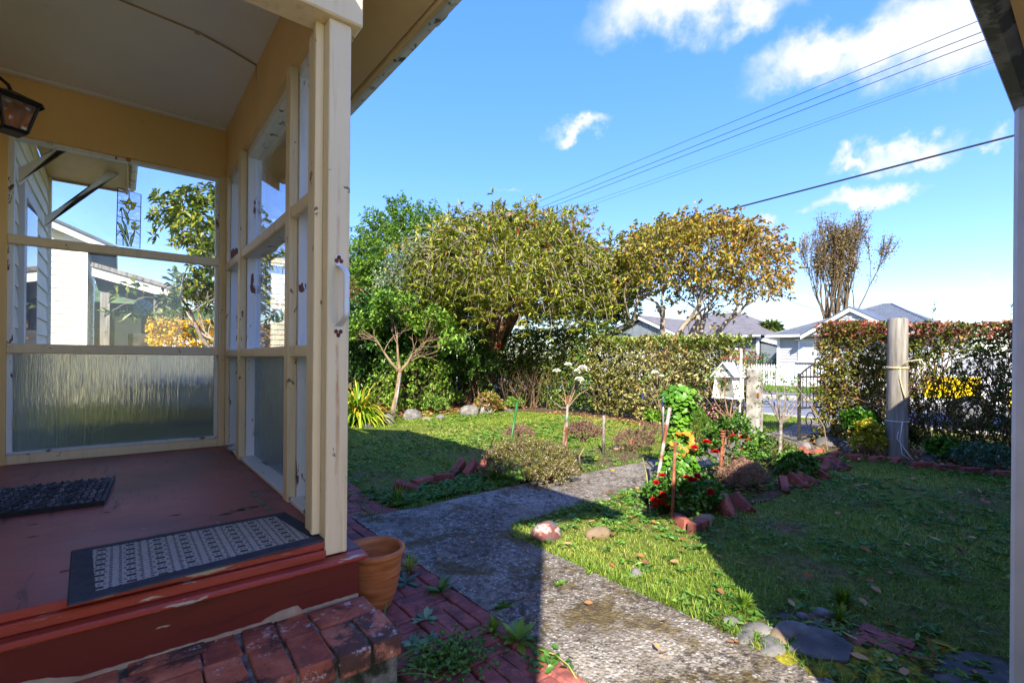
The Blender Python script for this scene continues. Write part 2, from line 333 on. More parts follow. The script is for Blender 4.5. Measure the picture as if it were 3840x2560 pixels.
MAT['darkstone'] = M('dark_stone', [(.3, S(54, 52, 50)), (.5, S(78, 75, 72)), (.7, S(104, 99, 93))], 9, detail=7, rough=.85, bmp=.4, rand=.15)
MAT['redstone'] = M('red_veined_rock', [(.34, S(64, 61, 62)), (.5, S(92, 88, 87)), (.59, S(112, 58, 50)), (.66, S(170, 160, 150)), (.72, S(86, 82, 80))], 7, detail=4, rough=.8, bmp=.4)
MAT['moss'] = M('yellow_moss', [(.3, S(62, 58, 12)), (.5, S(118, 112, 22)), (.7, S(158, 150, 40))], 30, detail=6, rough=1, bmp=1, bdist=.01)
MAT['whitetrim'] = M('white_trim', [(.3, S(206, 208, 210)), (.7, S(220, 221, 222))], 4, rough=.5, bmp=.04)
MAT['greyboard'] = M('pale_grey_weatherboard', [(.3, S(150, 153, 156)), (.7, S(164, 167, 170))], 3, rough=.6, bmp=.05)
MAT['bluegreyboard'] = M('blue_grey_weatherboard', [(.3, S(98, 106, 112)), (.7, S(112, 120, 126))], 3, rough=.6, bmp=.05)
MAT['iron_roof'] = M('dark_grey_roof_iron', [(.3, S(78, 84, 92)), (.7, S(94, 100, 108))], 3, rough=.45, bmp=.05)
MAT['brownroof'] = M('grey_brown_roof', [(.3, S(92, 88, 86)), (.7, S(112, 107, 103))], 3, rough=.6)
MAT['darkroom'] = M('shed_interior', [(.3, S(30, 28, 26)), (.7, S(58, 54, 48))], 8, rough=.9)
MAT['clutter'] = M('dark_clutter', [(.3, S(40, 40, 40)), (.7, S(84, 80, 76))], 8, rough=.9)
MAT['curtain'] = M('net_curtain', [(.3, S(200, 206, 216)), (.7, S(234, 236, 240))], 10, rough=.9, stretch=(1, 6, .3), bmp=.1)
MAT['carwhite'] = M('car_paint_silver', [(.3, S(176, 180, 184)), (.7, S(186, 190, 194))], 2, rough=.25, bmp=0, spec=.6, metal=.3)
MAT['vanwhite'] = M('van_white', [(.3, S(224, 226, 228)), (.7, S(232, 234, 235))], 2, rough=.3, bmp=0)
MAT['vanyellow'] = M('van_yellow_panel', [(.3, S(236, 202, 12)), (.7, S(246, 214, 30))], 2, rough=.4, bmp=0)
MAT['vanred'] = M('van_red_light', [(.3, S(226, 40, 22)), (.7, S(240, 58, 36))], 2, rough=.3, bmp=0)
MAT['tyre'] = M('tyre_rubber', [(.3, S(22, 22, 22)), (.7, S(36, 36, 36))], 8, rough=.85)
MAT['hill'] = M('bush_hill', [(.3, S(44, 66, 40)), (.5, S(66, 88, 52)), (.7, S(96, 112, 66))], .05, detail=8, rough=1, bmp=.6, bdist=3)
MAT['yellowclip'] = M('amber_clip', [(.3, S(180, 124, 20)), (.7, S(200, 140, 30))], 4, rough=.3)

def glass_mat(name, tint=(1, 1, 1, 1), haze=.04, rough=0.0, boost=1.0):
    m = bpy.data.materials.new(name); m.use_nodes = True; t = NT(m.node_tree); t.t.nodes.clear()
    out = t.n('ShaderNodeOutputMaterial')
    tr = t.n('ShaderNodeBsdfTransparent'); tr.inputs[0].default_value = tint
    gl = t.n('ShaderNodeBsdfGlossy'); gl.inputs['Roughness'].default_value = rough
    df = t.n('ShaderNodeBsdfDiffuse'); df.inputs[0].default_value = (.75, .75, .72, 1)
    p = pos(t)
    m0 = t.n('ShaderNodeMixShader'); t.l(t.math('MULTIPLY', t.smooth(t.noise(p, 3.5, 7, .65), .35, .8), haze * 2), m0.inputs[0]); t.l(tr.outputs[0], m0.inputs[1]); t.l(df.outputs[0], m0.inputs[2])
    fr = t.n('ShaderNodeFresnel'); t.l(t.math('MULTIPLY_ADD', t.n('ShaderNodeNewGeometry').outputs['Backfacing'], 1 / 1.5 - 1.5, 1.5), fr.inputs[0])
    m1 = t.n('ShaderNodeMixShader'); t.l(t.math('MULTIPLY', fr.outputs[0], 1.05 * boost, clamp=True), m1.inputs[0]); t.l(m0.outputs[0], m1.inputs[1]); t.l(gl.outputs[0], m1.inputs[2])
    t.l(m1.outputs[0], out.inputs[0]); return m
MAT['glass'] = glass_mat('window_glass')
MAT['farglass'] = glass_mat('far_window_glass', (.93, .94, .96, 1), .05, .02)
def reed_mat():
    m = bpy.data.materials.new('reeded_obscure_glass'); m.use_nodes = True; t = NT(m.node_tree); t.t.nodes.clear()
    out = t.n('ShaderNodeOutputMaterial'); p = pos(t)
    h = t.noise(t.mapping(p, (1, 1, .045)), 62, 5, .55, .9); h2 = t.noise(t.mapping(p, (1, 1, .2)), 160, 3)
    bn = t.n('ShaderNodeBump'); bn.inputs['Strength'].default_value = .5; bn.inputs['Distance'].default_value = .010
    t.l(t.math('ADD', t.smooth(h, .3, .7), t.math('MULTIPLY', h2, .15)), bn.inputs['Height'])
    rf = t.n('ShaderNodeBsdfRefraction'); rf.inputs['IOR'].default_value = 1.2; rf.inputs['Roughness'].default_value = .14; rf.inputs['Color'].default_value = (.66, .68, .62, 1)
    gl = t.n('ShaderNodeBsdfGlossy'); gl.inputs['Roughness'].default_value = .22
    df = t.n('ShaderNodeBsdfTranslucent'); df.inputs[0].default_value = (.36, .38, .34, 1)
    for n in (rf, gl): t.l(bn.outputs[0], n.inputs['Normal'])
    m0 = t.n('ShaderNodeMixShader'); m0.inputs[0].default_value = .22; t.l(rf.outputs[0], m0.inputs[1]); t.l(df.outputs[0], m0.inputs[2])
    fr = t.n('ShaderNodeFresnel'); t.l(t.math('MULTIPLY_ADD', t.n('ShaderNodeNewGeometry').outputs['Backfacing'], 1 / 1.45 - 1.45, 1.45), fr.inputs[0]); t.l(bn.outputs[0], fr.inputs['Normal'])
    m1 = t.n('ShaderNodeMixShader'); t.l(t.math('MULTIPLY', fr.outputs[0], .9, clamp=True), m1.inputs[0]); t.l(m0.outputs[0], m1.inputs[1]); t.l(gl.outputs[0], m1.inputs[2])
    t.l(m1.outputs[0], out.inputs[0]); return m
MAT['reed'] = reed_mat()
def amber_mat(name, c, opac=.45):
    m = bpy.data.materials.new(name); m.use_nodes = True; t = NT(m.node_tree); t.t.nodes.clear()
    out = t.n('ShaderNodeOutputMaterial'); p = pos(t)
    tr = t.n('ShaderNodeBsdfTransparent'); tr.inputs[0].default_value = c
    tl = t.n('ShaderNodeBsdfTranslucent'); tl.inputs[0].default_value = c
    gl = t.n('ShaderNodeBsdfGlossy'); gl.inputs['Roughness'].default_value = .15
    bn = t.n('ShaderNodeBump'); bn.inputs['Strength'].default_value = .6; bn.inputs['Distance'].default_value = .01; t.l(t.voro(p, 26), bn.inputs['Height']); t.l(bn.outputs[0], gl.inputs['Normal'])
    a = t.n('ShaderNodeMixShader'); a.inputs[0].default_value = opac; t.l(tr.outputs[0], a.inputs[1]); t.l(tl.outputs[0], a.inputs[2])
    b = t.n('ShaderNodeMixShader'); b.inputs[0].default_value = .08; t.l(a.outputs[0], b.inputs[1]); t.l(gl.outputs[0], b.inputs[2])
    t.l(b.outputs[0], out.inputs[0]); return m
MAT['amber'] = amber_mat('amber_bottle_glass', S(250, 222, 96), .3)
MAT['yellowglass'] = amber_mat('yellow_stained_glass', S(252, 226, 60), .45)
MAT['paleglass'] = amber_mat('pale_green_stained_glass', S(232, 234, 170), .45)
MAT['clearpattern'] = amber_mat('clear_textured_glass', S(250, 252, 253), .12)
MAT['lead'] = M('lead_line', [(.3, S(18, 20, 28)), (.7, S(32, 34, 42))], 10, rough=.5)
MAT['greenfloat'] = amber_mat('green_float_glass', S(150, 190, 170), .4)

def leaf_mat(name, stops, trans=.28, gloss=.45):
    m = bpy.data.materials.new(name); m.use_nodes = True; t = NT(m.node_tree); b = m.node_tree.nodes['Principled BSDF']; out = m.node_tree.nodes['Material Output']
    at = t.n('ShaderNodeAttribute', attribute_name='v')
    c = t.ramp(at.outputs['Fac'], stops)
    t.l(c, b.inputs['Base Color']); b.inputs['Roughness'].default_value = gloss; b.inputs['Specular IOR Level'].default_value = .35
    tl = t.n('ShaderNodeBsdfTranslucent'); t.l(t.mix(.5, c, t.mix(1, c, (1.2, 1.25, .5, 1), 'MULTIPLY')), tl.inputs[0])
    mx = t.n('ShaderNodeMixShader'); mx.inputs[0].default_value = trans
    t.l(b.outputs[0], mx.inputs[1]); t.l(tl.outputs[0], mx.inputs[2]); t.l(mx.outputs[0], out.inputs[0])
    return m
LM = {}
LM['bottle'] = leaf_mat('bottlebrush_leaf', [(0, S(60, 80, 24)), (.35, S(112, 126, 36)), (.7, S(160, 162, 54)), (.92, S(194, 184, 76)), (1, S(160, 108, 56))])
LM['green'] = leaf_mat('bright_green_leaf', [(0, S(56, 92, 26)), (.5, S(96, 134, 40)), (1, S(140, 170, 64))])
LM['silver'] = leaf_mat('silver_green_leaf', [(0, S(78, 102, 68)), (.5, S(120, 142, 110)), (1, S(164, 178, 152))])
LM['dark'] = leaf_mat('glossy_dark_leaf', [(0, S(32, 62, 24)), (.5, S(60, 100, 40)), (1, S(108, 148, 64))], .22, .28)
LM['orange'] = leaf_mat('autumn_leaf', [(0, S(124, 92, 40)), (.25, S(164, 122, 44)), (.5, S(178, 148, 54)), (.75, S(152, 146, 56)), (1, S(112, 126, 50))], .35)
LM['brown'] = leaf_mat('poplar_leaf', [(0, S(96, 80, 58)), (.6, S(132, 114, 78)), (1, S(144, 132, 84))], .25)
LM['rhodo'] = leaf_mat('dull_hedge_leaf', [(0, S(82, 90, 38)), (.35, S(124, 126, 62)), (.7, S(164, 156, 98)), (.9, S(188, 170, 124)), (1, S(158, 92, 50))], .2, .4)
LM['rhodotop'] = leaf_mat('fresh_hedge_leaf', [(0, S(62, 88, 26)), (.6, S(112, 136, 46)), (1, S(158, 170, 80))], .25, .35)
LM['smallhedge'] = leaf_mat('small_dark_hedge_leaf', [(0, S(46, 72, 26)), (.6, S(90, 116, 44)), (.9, S(138, 148, 70)), (1, S(170, 104, 54))], .2, .35)
LM['abelia'] = leaf_mat('abelia_leaf', [(0, S(60, 76, 30)), (.4, S(102, 114, 42)), (.62, S(148, 138, 54)), (.78, S(160, 96, 58)), (.92, S(194, 120, 100)), (1, S(230, 200, 196))], .25, .4)
LM['abeliatop'] = leaf_mat('abelia_pink_sepal', [(0, S(96, 96, 44)), (.25, S(132, 96, 54)), (.5, S(168, 96, 76)), (.8, S(196, 120, 104)), (1, S(230, 188, 182))], .3)
LM['gold'] = leaf_mat('golden_hedge_leaf', [(0, S(150, 116, 16)), (.5, S(214, 172, 30)), (1, S(240, 206, 60))], .3)
LM['flax'] = leaf_mat('strap_leaf', [(0, S(66, 104, 26)), (.5, S(122, 152, 36)), (.85, S(190, 192, 56)), (1, S(206, 160, 56))], .25, .35)
LM['rhodotree'] = leaf_mat('yellowing_tree_leaf', [(0, S(48, 72, 24)), (.5, S(100, 120, 36)), (.8, S(164, 160, 48)), (1, S(196, 140, 40))], .35, .35)
LM['pelarg'] = leaf_mat('lush_green_leaf', [(0, S(48, 92, 24)), (.6, S(86, 136, 36)), (1, S(128, 166, 58))], .3, .4)
LM['weed'] = leaf_mat('weed_leaf', [(0, S(54, 94, 30)), (.6, S(96, 136, 50)), (1, S(142, 168, 78))], .25, .4)
LM['greyweed'] = leaf_mat('blue_green_weed_leaf', [(0, S(56, 88, 62)), (.6, S(96, 130, 92)), (1, S(140, 166, 120))], .2, .5)
LM['grass'] = leaf_mat('grass_blade', [(0, S(66, 98, 26)), (.45, S(112, 142, 42)), (.8, S(156, 164, 68)), (1, S(194, 180, 114))], .3, .5)
LM['heath'] = leaf_mat('heath_leaf', [(0, S(66, 70, 26)), (.5, S(110, 108, 42)), (.8, S(146, 142, 58)), (.93, S(206, 160, 170)), (1, S(236, 214, 220))], .25)
LM['deadtwig'] = leaf_mat('dry_sprig', [(0, S(96, 74, 58)), (.6, S(140, 112, 90)), (1, S(176, 140, 120))], .15, .7)
LM['litter'] = leaf_mat('fallen_leaf', [(0, S(110, 74, 44)), (.4, S(158, 112, 66)), (.8, S(190, 150, 104)), (1, S(166, 74, 36))], .15, .6)
LM['red'] = leaf_mat('red_petal', [(0, S(150, 8, 18)), (.6, S(208, 20, 34)), (1, S(232, 52, 60))], .25, .5)
LM['white'] = leaf_mat('white_petal', [(0, S(222, 220, 208)), (1, S(244, 243, 236))], .3, .5)
LM['orangepetal'] = leaf_mat('orange_leaf', [(0, S(206, 112, 28)), (1, S(224, 150, 60))], .3, .5)
LM['yellowpetal'] = leaf_mat('yellow_petal', [(0, S(232, 190, 10)), (1, S(250, 222, 40))], .2, .5)
LM['pink'] = leaf_mat('pink_petal', [(0, S(204, 96, 130)), (1, S(236, 160, 180))], .3, .5)
LM['cabbage'] = leaf_mat('cabbage_tree_leaf', [(0, S(60, 84, 34)), (.7, S(104, 128, 58)), (1, S(150, 160, 90))], .2, .35)
LM['skirt'] = leaf_mat('dead_skirt_leaf', [(0, S(130, 96, 56)), (1, S(182, 144, 96))], .15, .7)
LM['yellowweed'] = leaf_mat('yellow_green_leaf', [(0, S(120, 128, 30)), (.6, S(176, 168, 48)), (1, S(200, 186, 80))], .3, .4)

# ------------------------------------------------------------------ builders
COL = sc.collection
class MB:
    def __init__(s): s.v = []; s.f = []
    def add(s, vs, fs):
        o = len(s.v); s.v += [tuple(map(float, q)) for q in vs]; s.f += [tuple(i + o for i in f) for f in fs]; return s
    def box(s, x0, x1, y0, y1, z0, z1, c=0.0):
        if c <= 0:
            vs = [(x, y, z) for z in (z0, z1) for y in (y0, y1) for x in (x0, x1)]
            return s.add(vs, [(0, 2, 3, 1), (4, 5, 7, 6), (0, 1, 5, 4), (2, 6, 7, 3), (0, 4, 6, 2), (1, 3, 7, 5)])
        bm = bmesh.new(); bmesh.ops.create_cube(bm, size=1)
        for v in bm.verts: v.co = Vector(((x0 + x1) / 2 + v.co.x * (x1 - x0), (y0 + y1) / 2 + v.co.y * (y1 - y0), (z0 + z1) / 2 + v.co.z * (z1 - z0)))
        bmesh.ops.bevel(bm, geom=bm.edges[:], offset=min(c, .45 * min(x1 - x0, y1 - y0, z1 - z0)), segments=1, affect='EDGES')
        return s.bm(bm)
    def bm(s, bm):
        bm.verts.index_update()
        s.add([v.co[:] for v in bm.verts], [[v.index for v in f.verts] for f in bm.faces]); bm.free(); return s
    def xf(s, m):
        s.v = [tuple(m @ Vector(q)) for q in s.v]; return s
    def tube(s, pts, r, n=6, cap=True):
        pts = [np.array(p, float) for p in pts]; k = len(pts)
        rs = r if hasattr(r, '__len__') else [r] * k
        prev = None; vs = []
        for i in range(k):
            d = pts[min(i + 1, k - 1)] - pts[max(i - 1, 0)]; L = np.linalg.norm(d); d = d / L if L > 1e-9 else np.array([0, 0, 1.])
            if prev is None:
                a = np.cross(d, [0, 0, 1.] if abs(d[2]) < .9 else [1., 0, 0])
            else: a = prev - d * (prev @ d)
            a = a / (np.linalg.norm(a) + 1e-12); prev = a; b = np.cross(d, a)
            for j in range(n):
                t = 2 * math.pi * j / n
                vs.append(pts[i] + rs[i] * (math.cos(t) * a + math.sin(t) * b))
        fs = [(i * n + j, i * n + (j + 1) % n, (i + 1) * n + (j + 1) % n, (i + 1) * n + j) for i in range(k - 1) for j in range(n)]
        if cap and n > 2: fs += [tuple(range(n))[::-1], tuple((k - 1) * n + j for j in range(n))]
        return s.add(vs, fs)
    def lathe(s, prof, c=(0, 0, 0), n=40):
        k = len(prof); vs = []
        for (r, z) in prof:
            for j in range(n):
                t = 2 * math.pi * j / n; vs.append((c[0] + r * math.cos(t), c[1] + r * math.sin(t), c[2] + z))
        fs = [(i * n + j, i * n + (j + 1) % n, (i + 1) * n + (j + 1) % n, (i + 1) * n + j) for i in range(k - 1) for j in range(n)]
        return s.add(vs, fs)
    def prism(s, pts, off):     # planar polygon extruded by a vector
        n = len(pts); a = [np.array(p, float) for p in pts]; b = [p + np.array(off) for p in a]
        return s.add(a + b, [tuple(range(n))[::-1], tuple(range(n, 2 * n))] + [(i, (i + 1) % n, n + (i + 1) % n, n + i) for i in range(n)])
    def slab(s, quad, th):
        q = [np.array(p, float) for p in quad]; nrm = np.cross(q[1] - q[0], q[2] - q[0]); nrm /= np.linalg.norm(nrm)
        return s.prism(q, -nrm * th)
def mesh_of(mb, name, mat, smooth=False):
    me = bpy.data.meshes.new(name); me.from_pydata(mb.v, [], mb.f); me.update()
    if mat: me.materials.append(mat)
    if smooth: me.polygons.foreach_set('use_smooth', [True] * len(me.polygons))
    return me
def fixn(me):
    bm = bmesh.new(); bm.from_mesh(me); bmesh.ops.recalc_face_normals(bm, faces=bm.faces[:]); bm.to_mesh(me); bm.free()
def tag(o, label=None, cat=None, group=None, kind=None):
    if label: o['label'] = label
    if cat: o['category'] = cat
    if group: o['group'] = group
    if kind: o['kind'] = kind
    return o
def link(o, parent=None):
    COL.objects.link(o)
    if parent is not None:
        o.parent = parent; o.matrix_parent_inverse = Matrix.Translation(-wloc(parent))
    return o
WL = {}
def wloc(o): return WL.get(o.name, Vector((0, 0, 0)))
def O(name, mb, mat, parent=None, smooth=False, **kw):   # one mesh object, vertices in world space
    me = mesh_of(mb, name, MAT[mat] if isinstance(mat, str) else mat, smooth); fixn(me)
    o = bpy.data.objects.new(name, me); link(o, parent); tag(o, **kw); return o
def T(name, label, cat, loc=(0, 0, 0), group=None):
    o = bpy.data.objects.new(name, None); o.empty_display_size = .1; o.location = loc; COL.objects.link(o)
    WL[o.name] = Vector(loc); return tag(o, label, cat, group)
def inst(name, me, parent=None, loc=(0, 0, 0), rot=(0, 0, 0), scale=(1, 1, 1)):
    o = bpy.data.objects.new(name, me); link(o, parent); o.location = loc; o.rotation_euler = rot; o.scale = scale; return o
def struct(name, mb, mat, **kw): return O(name, mb, mat, kind='structure', **kw)

def nrm(a): return a / (np.linalg.norm(a, axis=-1, keepdims=True) + 1e-12)
def leaves(name, P, D, L, Wd, mat, v, parent=None, fold=.25, kind=None, droop=0.0):
    """P base points, D directions, L lengths, Wd widths: one folded four-point leaf each."""
    P = np.asarray(P, float).reshape(-1, 3); N = len(P)
    D = nrm(np.asarray(D, float).reshape(-1, 3)); L = np.broadcast_to(L, N).reshape(-1, 1); Wd = np.broadcast_to(Wd, N).reshape(-1, 1)
    rnd = nrm(rng.normal(size=(N, 3)) * .45 + np.array([0, 0, 1.]))
    sd = nrm(np.cross(D, rnd)); up = np.cross(sd, D)
    mid = P + D * L * .5 + up * L * fold * .22
    tip = P + D * L - np.array([0, 0, 1.]) * L * droop
    V = np.empty((N, 4, 3)); V[:, 0] = P; V[:, 1] = mid + sd * Wd * .5 + up * Wd * fold; V[:, 2] = tip; V[:, 3] = mid - sd * Wd * .5 + up * Wd * fold
    F_ = np.array([[0, 1, 2], [0, 2, 3]])[None] + (np.arange(N) * 4)[:, None, None]
    return tri_obj(name, V.reshape(-1, 3), F_.reshape(-1, 3), mat, np.repeat(np.broadcast_to(v, N), 4), parent, kind)
def leaves6(name, P, D, L, Wd, mat, v, parent=None, kind=None):
    P = np.asarray(P, float); N = len(P); D = nrm(D); L = L.reshape(-1, 1); Wd = Wd.reshape(-1, 1); up = np.array([0, 0, 1.])
    sd = nrm(np.cross(D, up + rng.normal(size=(N, 3)) * .35)); nn = np.cross(sd, D); cu = rng.uniform(-.1, .5, (N, 1))
    V = np.empty((N, 9, 3)); V[:, 0] = P; V[:, 1] = P + D * L * .5 - nn * L * .05; V[:, 2] = P + D * L + nn * L * cu * .4
    for i, (t, w_) in enumerate(((.22, .38), (.5, .5), (.78, .34))):
        for j, s_ in ((0, 1), (1, -1)): V[:, 3 + i * 2 + j] = P + D * L * t + sd * Wd * w_ * s_ + nn * (Wd * cu * .6 + L * cu * .2 * (t - .5))
    Tt = np.array([[0, 3, 1], [3, 5, 1], [5, 7, 1], [7, 2, 1], [0, 1, 4], [4, 1, 6], [6, 1, 8], [8, 1, 2]])[None] + (np.arange(N) * 9)[:, None, None]
    return tri_obj(name, V.reshape(-1, 3), Tt.reshape(-1, 3), mat, np.repeat(v, 9), parent, kind)
def tri_obj(name, V, T_, mat, v, parent=None, kind=None):
    me = bpy.data.meshes.new(name); nv, nt_ = len(V), len(T_)
    me.vertices.add(nv); me.vertices.foreach_set('co', np.ascontiguousarray(V, dtype=np.float32).ravel())
    me.loops.add(nt_ * 3); me.loops.foreach_set('vertex_index', np.ascontiguousarray(T_, dtype=np.int32).ravel())
    me.polygons.add(nt_); me.polygons.foreach_set('loop_start', np.arange(0, nt_ * 3, 3, dtype=np.int32))
    a = me.attributes.new('v', 'FLOAT', 'POINT'); a.data.foreach_set('value', np.ascontiguousarray(v, dtype=np.float32))
    me.update(calc_edges=True); me.materials.append(mat)
    o = bpy.data.objects.new(name, me); link(o, parent)
    if kind or (parent is not None and name in STUFFN): o['kind'] = 'stuff'
    return o
STUFFN = ('foliage', 'leaves', 'top_growth', 'orange_leaves', 'pink_flowers', 'blades', 'strap_leaves', 'dead_skirt')
def sph(n):
    return nrm(rng.normal(size=(n, 3)))

def grow(p, d, L, r, depth, lst, tips, spread=.6, up=.15, seg=4, kids=(2, 3), shrink=.72, wig=.12, rmin=.004, droop=0.0):
    p = np.array(p, float); d = np.array(d, float) / np.linalg.norm(d); pts = [p]; rs = [r]
    for i in range(seg):
        d = d + rng.normal(size=3) * wig + np.array([0, 0, up - droop * (i + 1) / seg]) * .25; d /= np.linalg.norm(d)
        p = p + d * L / seg; pts.append(p); rs.append(max(rmin, r * (1 - (1 - shrink) * (i + 1) / seg)))
    lst.append((pts, rs, depth))
    if depth == 0: tips.append((p, d)); return
    for k in range(random.randint(*kids)):
        a = rng.normal(size=3); a -= d * (a @ d); a /= np.linalg.norm(a) + 1e-9
        nd = d + a * spread * random.uniform(.6, 1.25)
        t = random.choice([-1, -1, -2]) if seg > 2 else -1
        grow(pts[t], nd, L * random.uniform(.62, .9), rs[t] * .72, depth - 1, lst, tips, spread, up, seg, kids, shrink, wig, rmin, droop)
def limbs(name, lst, mat, parent, n=5, thin=3):
    mb = MB()
    for pts, rs, dep in lst: mb.tube(pts, rs, n if rs[0] > .012 else thin, cap=False)
    o = O(name, mb, mat, parent, smooth=True)
    if name in ('stems', 'twigs'): o['kind'] = 'stuff'
    return o
def whorl(P, D, n, spread=.9):
    """n leaf directions round each axis D"""
    P = np.repeat(P, n, 0); D = np.repeat(nrm(D), n, 0)
    a = nrm(np.cross(D, sph(len(D)))); return P, nrm(D * (1.2 - spread) + a * spread)
def rock(c, s, seed, rough=.16, flat=.0, rot=0):
    bm = bmesh.new(); bmesh.ops.create_icosphere(bm, subdivisions=3, radius=1); r = np.random.default_rng(seed)
    K = r.normal(size=(7, 3)) * 1.6; ph = r.uniform(0, 6, 7); am = r.uniform(.3, 1, 7)
    ca, sa = math.cos(rot), math.sin(rot)
    for v in bm.verts:
        n = np.array(v.co); f = 1 + rough * float((am * np.sin(K @ n + ph)).sum()) / 2.2
        q = n * f * np.array(s); q = np.array([q[0] * ca - q[1] * sa, q[0] * sa + q[1] * ca, q[2]])
        v.co = Vector(q + np.array(c))
    return MB().bm(bm)

# ================================================================== SETTING
mb = MB()
# one sheet to the horizon, finer near the camera
def grid(x0, x1, y0, y1, nx, ny, zf):
    xs = np.linspace(x0, x1, nx + 1); ys = np.linspace(y0, y1, ny + 1)
    vs = [(x, y, zf(x, y)) for y in ys for x in xs]
    fs = [(j * (nx + 1) + i, j * (nx + 1) + i + 1, (j + 1) * (nx + 1) + i + 1, (j + 1) * (nx + 1) + i) for j in range(ny) for i in range(nx)]
    return vs, fs
def big(x0, x1, y0, y1, z): return [(x0, y0, z), (x1, y0, z), (x1, y1, z), (x0, y1, z)]
vs, fs = grid(-3000, 3000, -3000, 3000, 30, 30, lambda x, y: -.03)
struct('ground', MB().add(vs, fs), 'ground')
def lawnz(x, y): return -.012 + .012 * math.sin(x * 1.7 + y) * math.sin(y * 1.3 - .6 * x) + (.03 if y > 9.2 else 0)
vs, fs = grid(1.36, 8.6, -3, 13, 90, 160, lawnz); struct('garden_lawn', MB().add(vs, fs), 'ground')
# concrete path: strip along the house, branch to the gate
PZ = .012
def path_poly():
    return [(1.352, -2.5), (2.07, -2.5), (2.065, 2.55), (2.2, 2.72), (2.85, 2.74), (3.4, 2.71), (3.9, 2.72), (4.6, 2.9), (5.6, 2.88), (6.65, 2.83), (8.6, 2.95), (11.3, 3.05),
            (11.3, 4.0), (8.6, 3.62), (6.4, 3.5), (5.17, 3.46), (3.78, 3.51), (3.08, 3.55), (2.5, 3.52), (1.88, 3.48), (1.45, 3.5), (1.352, 3.6)]
pp = path_poly()
mbp = MB()
def in_poly(x, y, poly):
    c = False; n = len(poly); j = n - 1
    for i in range(n):
        xi, yi = poly[i]; xj, yj = poly[j]
        if (yi > y) != (yj > y) and x < (xj - xi) * (y - yi) / (yj - yi) + xi: c = not c
        j = i
    return c
A1 = [(1.352, -2.5, PZ), (2.07, -2.5, PZ), (2.067, 1.81, PZ), (1.352, 1.83, PZ)]
A2 = [(1.352, 1.845, PZ), (2.067, 1.825, PZ)] + [(x, y, PZ) for x, y in pp[2:]]
for A in (A1, A2): mbp.prism([(x, y, -.06) for x, y, z in A], (0, 0, .06 + PZ))
path = struct('concrete_path', mbp, 'path')
O('path_joint', MB().prism([(1.352, 1.829, -.05), (2.07, 1.809, -.05), (2.07, 1.826, -.05), (1.352, 1.846, -.05)], (0, 0, .05)), 'joint', path)
# street
struct('verge', MB().add(big(8.62, 11.6, -60, 90, -.016), [(0, 1, 2, 3)]), 'ground')
struct('road', MB().add(big(11.75, 17.0, -150, 200, -.02), [(0, 1, 2, 3)]), 'asphalt')
struct('kerb', MB().box(11.6, 11.75, -60, 90, -.1, .02, .02), 'kerb')
struct('far_kerb', MB().box(17.0, 17.25, -60, 90, -.1, .1, .03), 'kerb')
struct('far_footpath', MB().add(big(17.25, 19.4, -60, 90, .085), [(0, 1, 2, 3)]), 'footpath')
struct('far_verge', MB().add(big(19.4, 24.6, -60, 90, .09), [(0, 1, 2, 3)]), 'ground')
# hill seen through the porch glass
hv = []; hn = 60
for i in range(hn + 1):
    az = R(62 + 66 * i / hn); d = 900
    h = (40 + 62 * math.exp(-((math.degrees(az) - 92) / 14) ** 2) + 6 * math.sin(i * .8) + 4 * math.sin(i * 2.1)) * max(0, math.sin(math.pi * i / hn)) ** .6
    for k, (dd, hh) in enumerate(((700, -5), (800, h * .55), (900, h), (1100, -10))):
        hv.append((dd * math.cos(az), dd * math.sin(az), hh))
struct('hill', MB().add(hv, [(i * 4 + k, i * 4 + k + 1, i * 4 + k + 5, i * 4 + k + 4) for i in range(hn) for k in range(3)]), 'hill', smooth=True)

# ================================================================== HOUSE AND PORCH
FLZ = .47
house = T('house', 'cream weatherboard house with a glazed red-floored entry porch on the left', 'house', (-.6, 2, 0))
O('porch_floor', MB().box(-.66, .70, 1.955, 4.66, FLZ - .03, FLZ), 'floor', house)
# worn floor patch and chips
fe = O('floor_edge', MB().box(-1.6, .633, 1.945, 1.972, FLZ - .028, FLZ - .001, .004), 'rednose', house)
O('floor_edge', MB().box(-1.6, .633, 1.928, 1.965, FLZ - .062, FLZ - .029, .004), 'rednose', house)
O('step_nosing', MB().box(-1.6, .790, 1.885, 1.955, FLZ - .087, FLZ - .063, .008), 'rednose', house)
O('side_nosing', MB().box(.702, .79, 1.957, 4.8, FLZ - .085, FLZ - .061, .008), 'purplered', house)
O('fascia_board', MB().box(-1.6, .765, 1.93, 1.953, .02, FLZ - .089), 'redstep', house)
O('fascia_board', MB().box(.742, .767, 1.957, 4.8, .0, FLZ - .089), 'redstep', house)
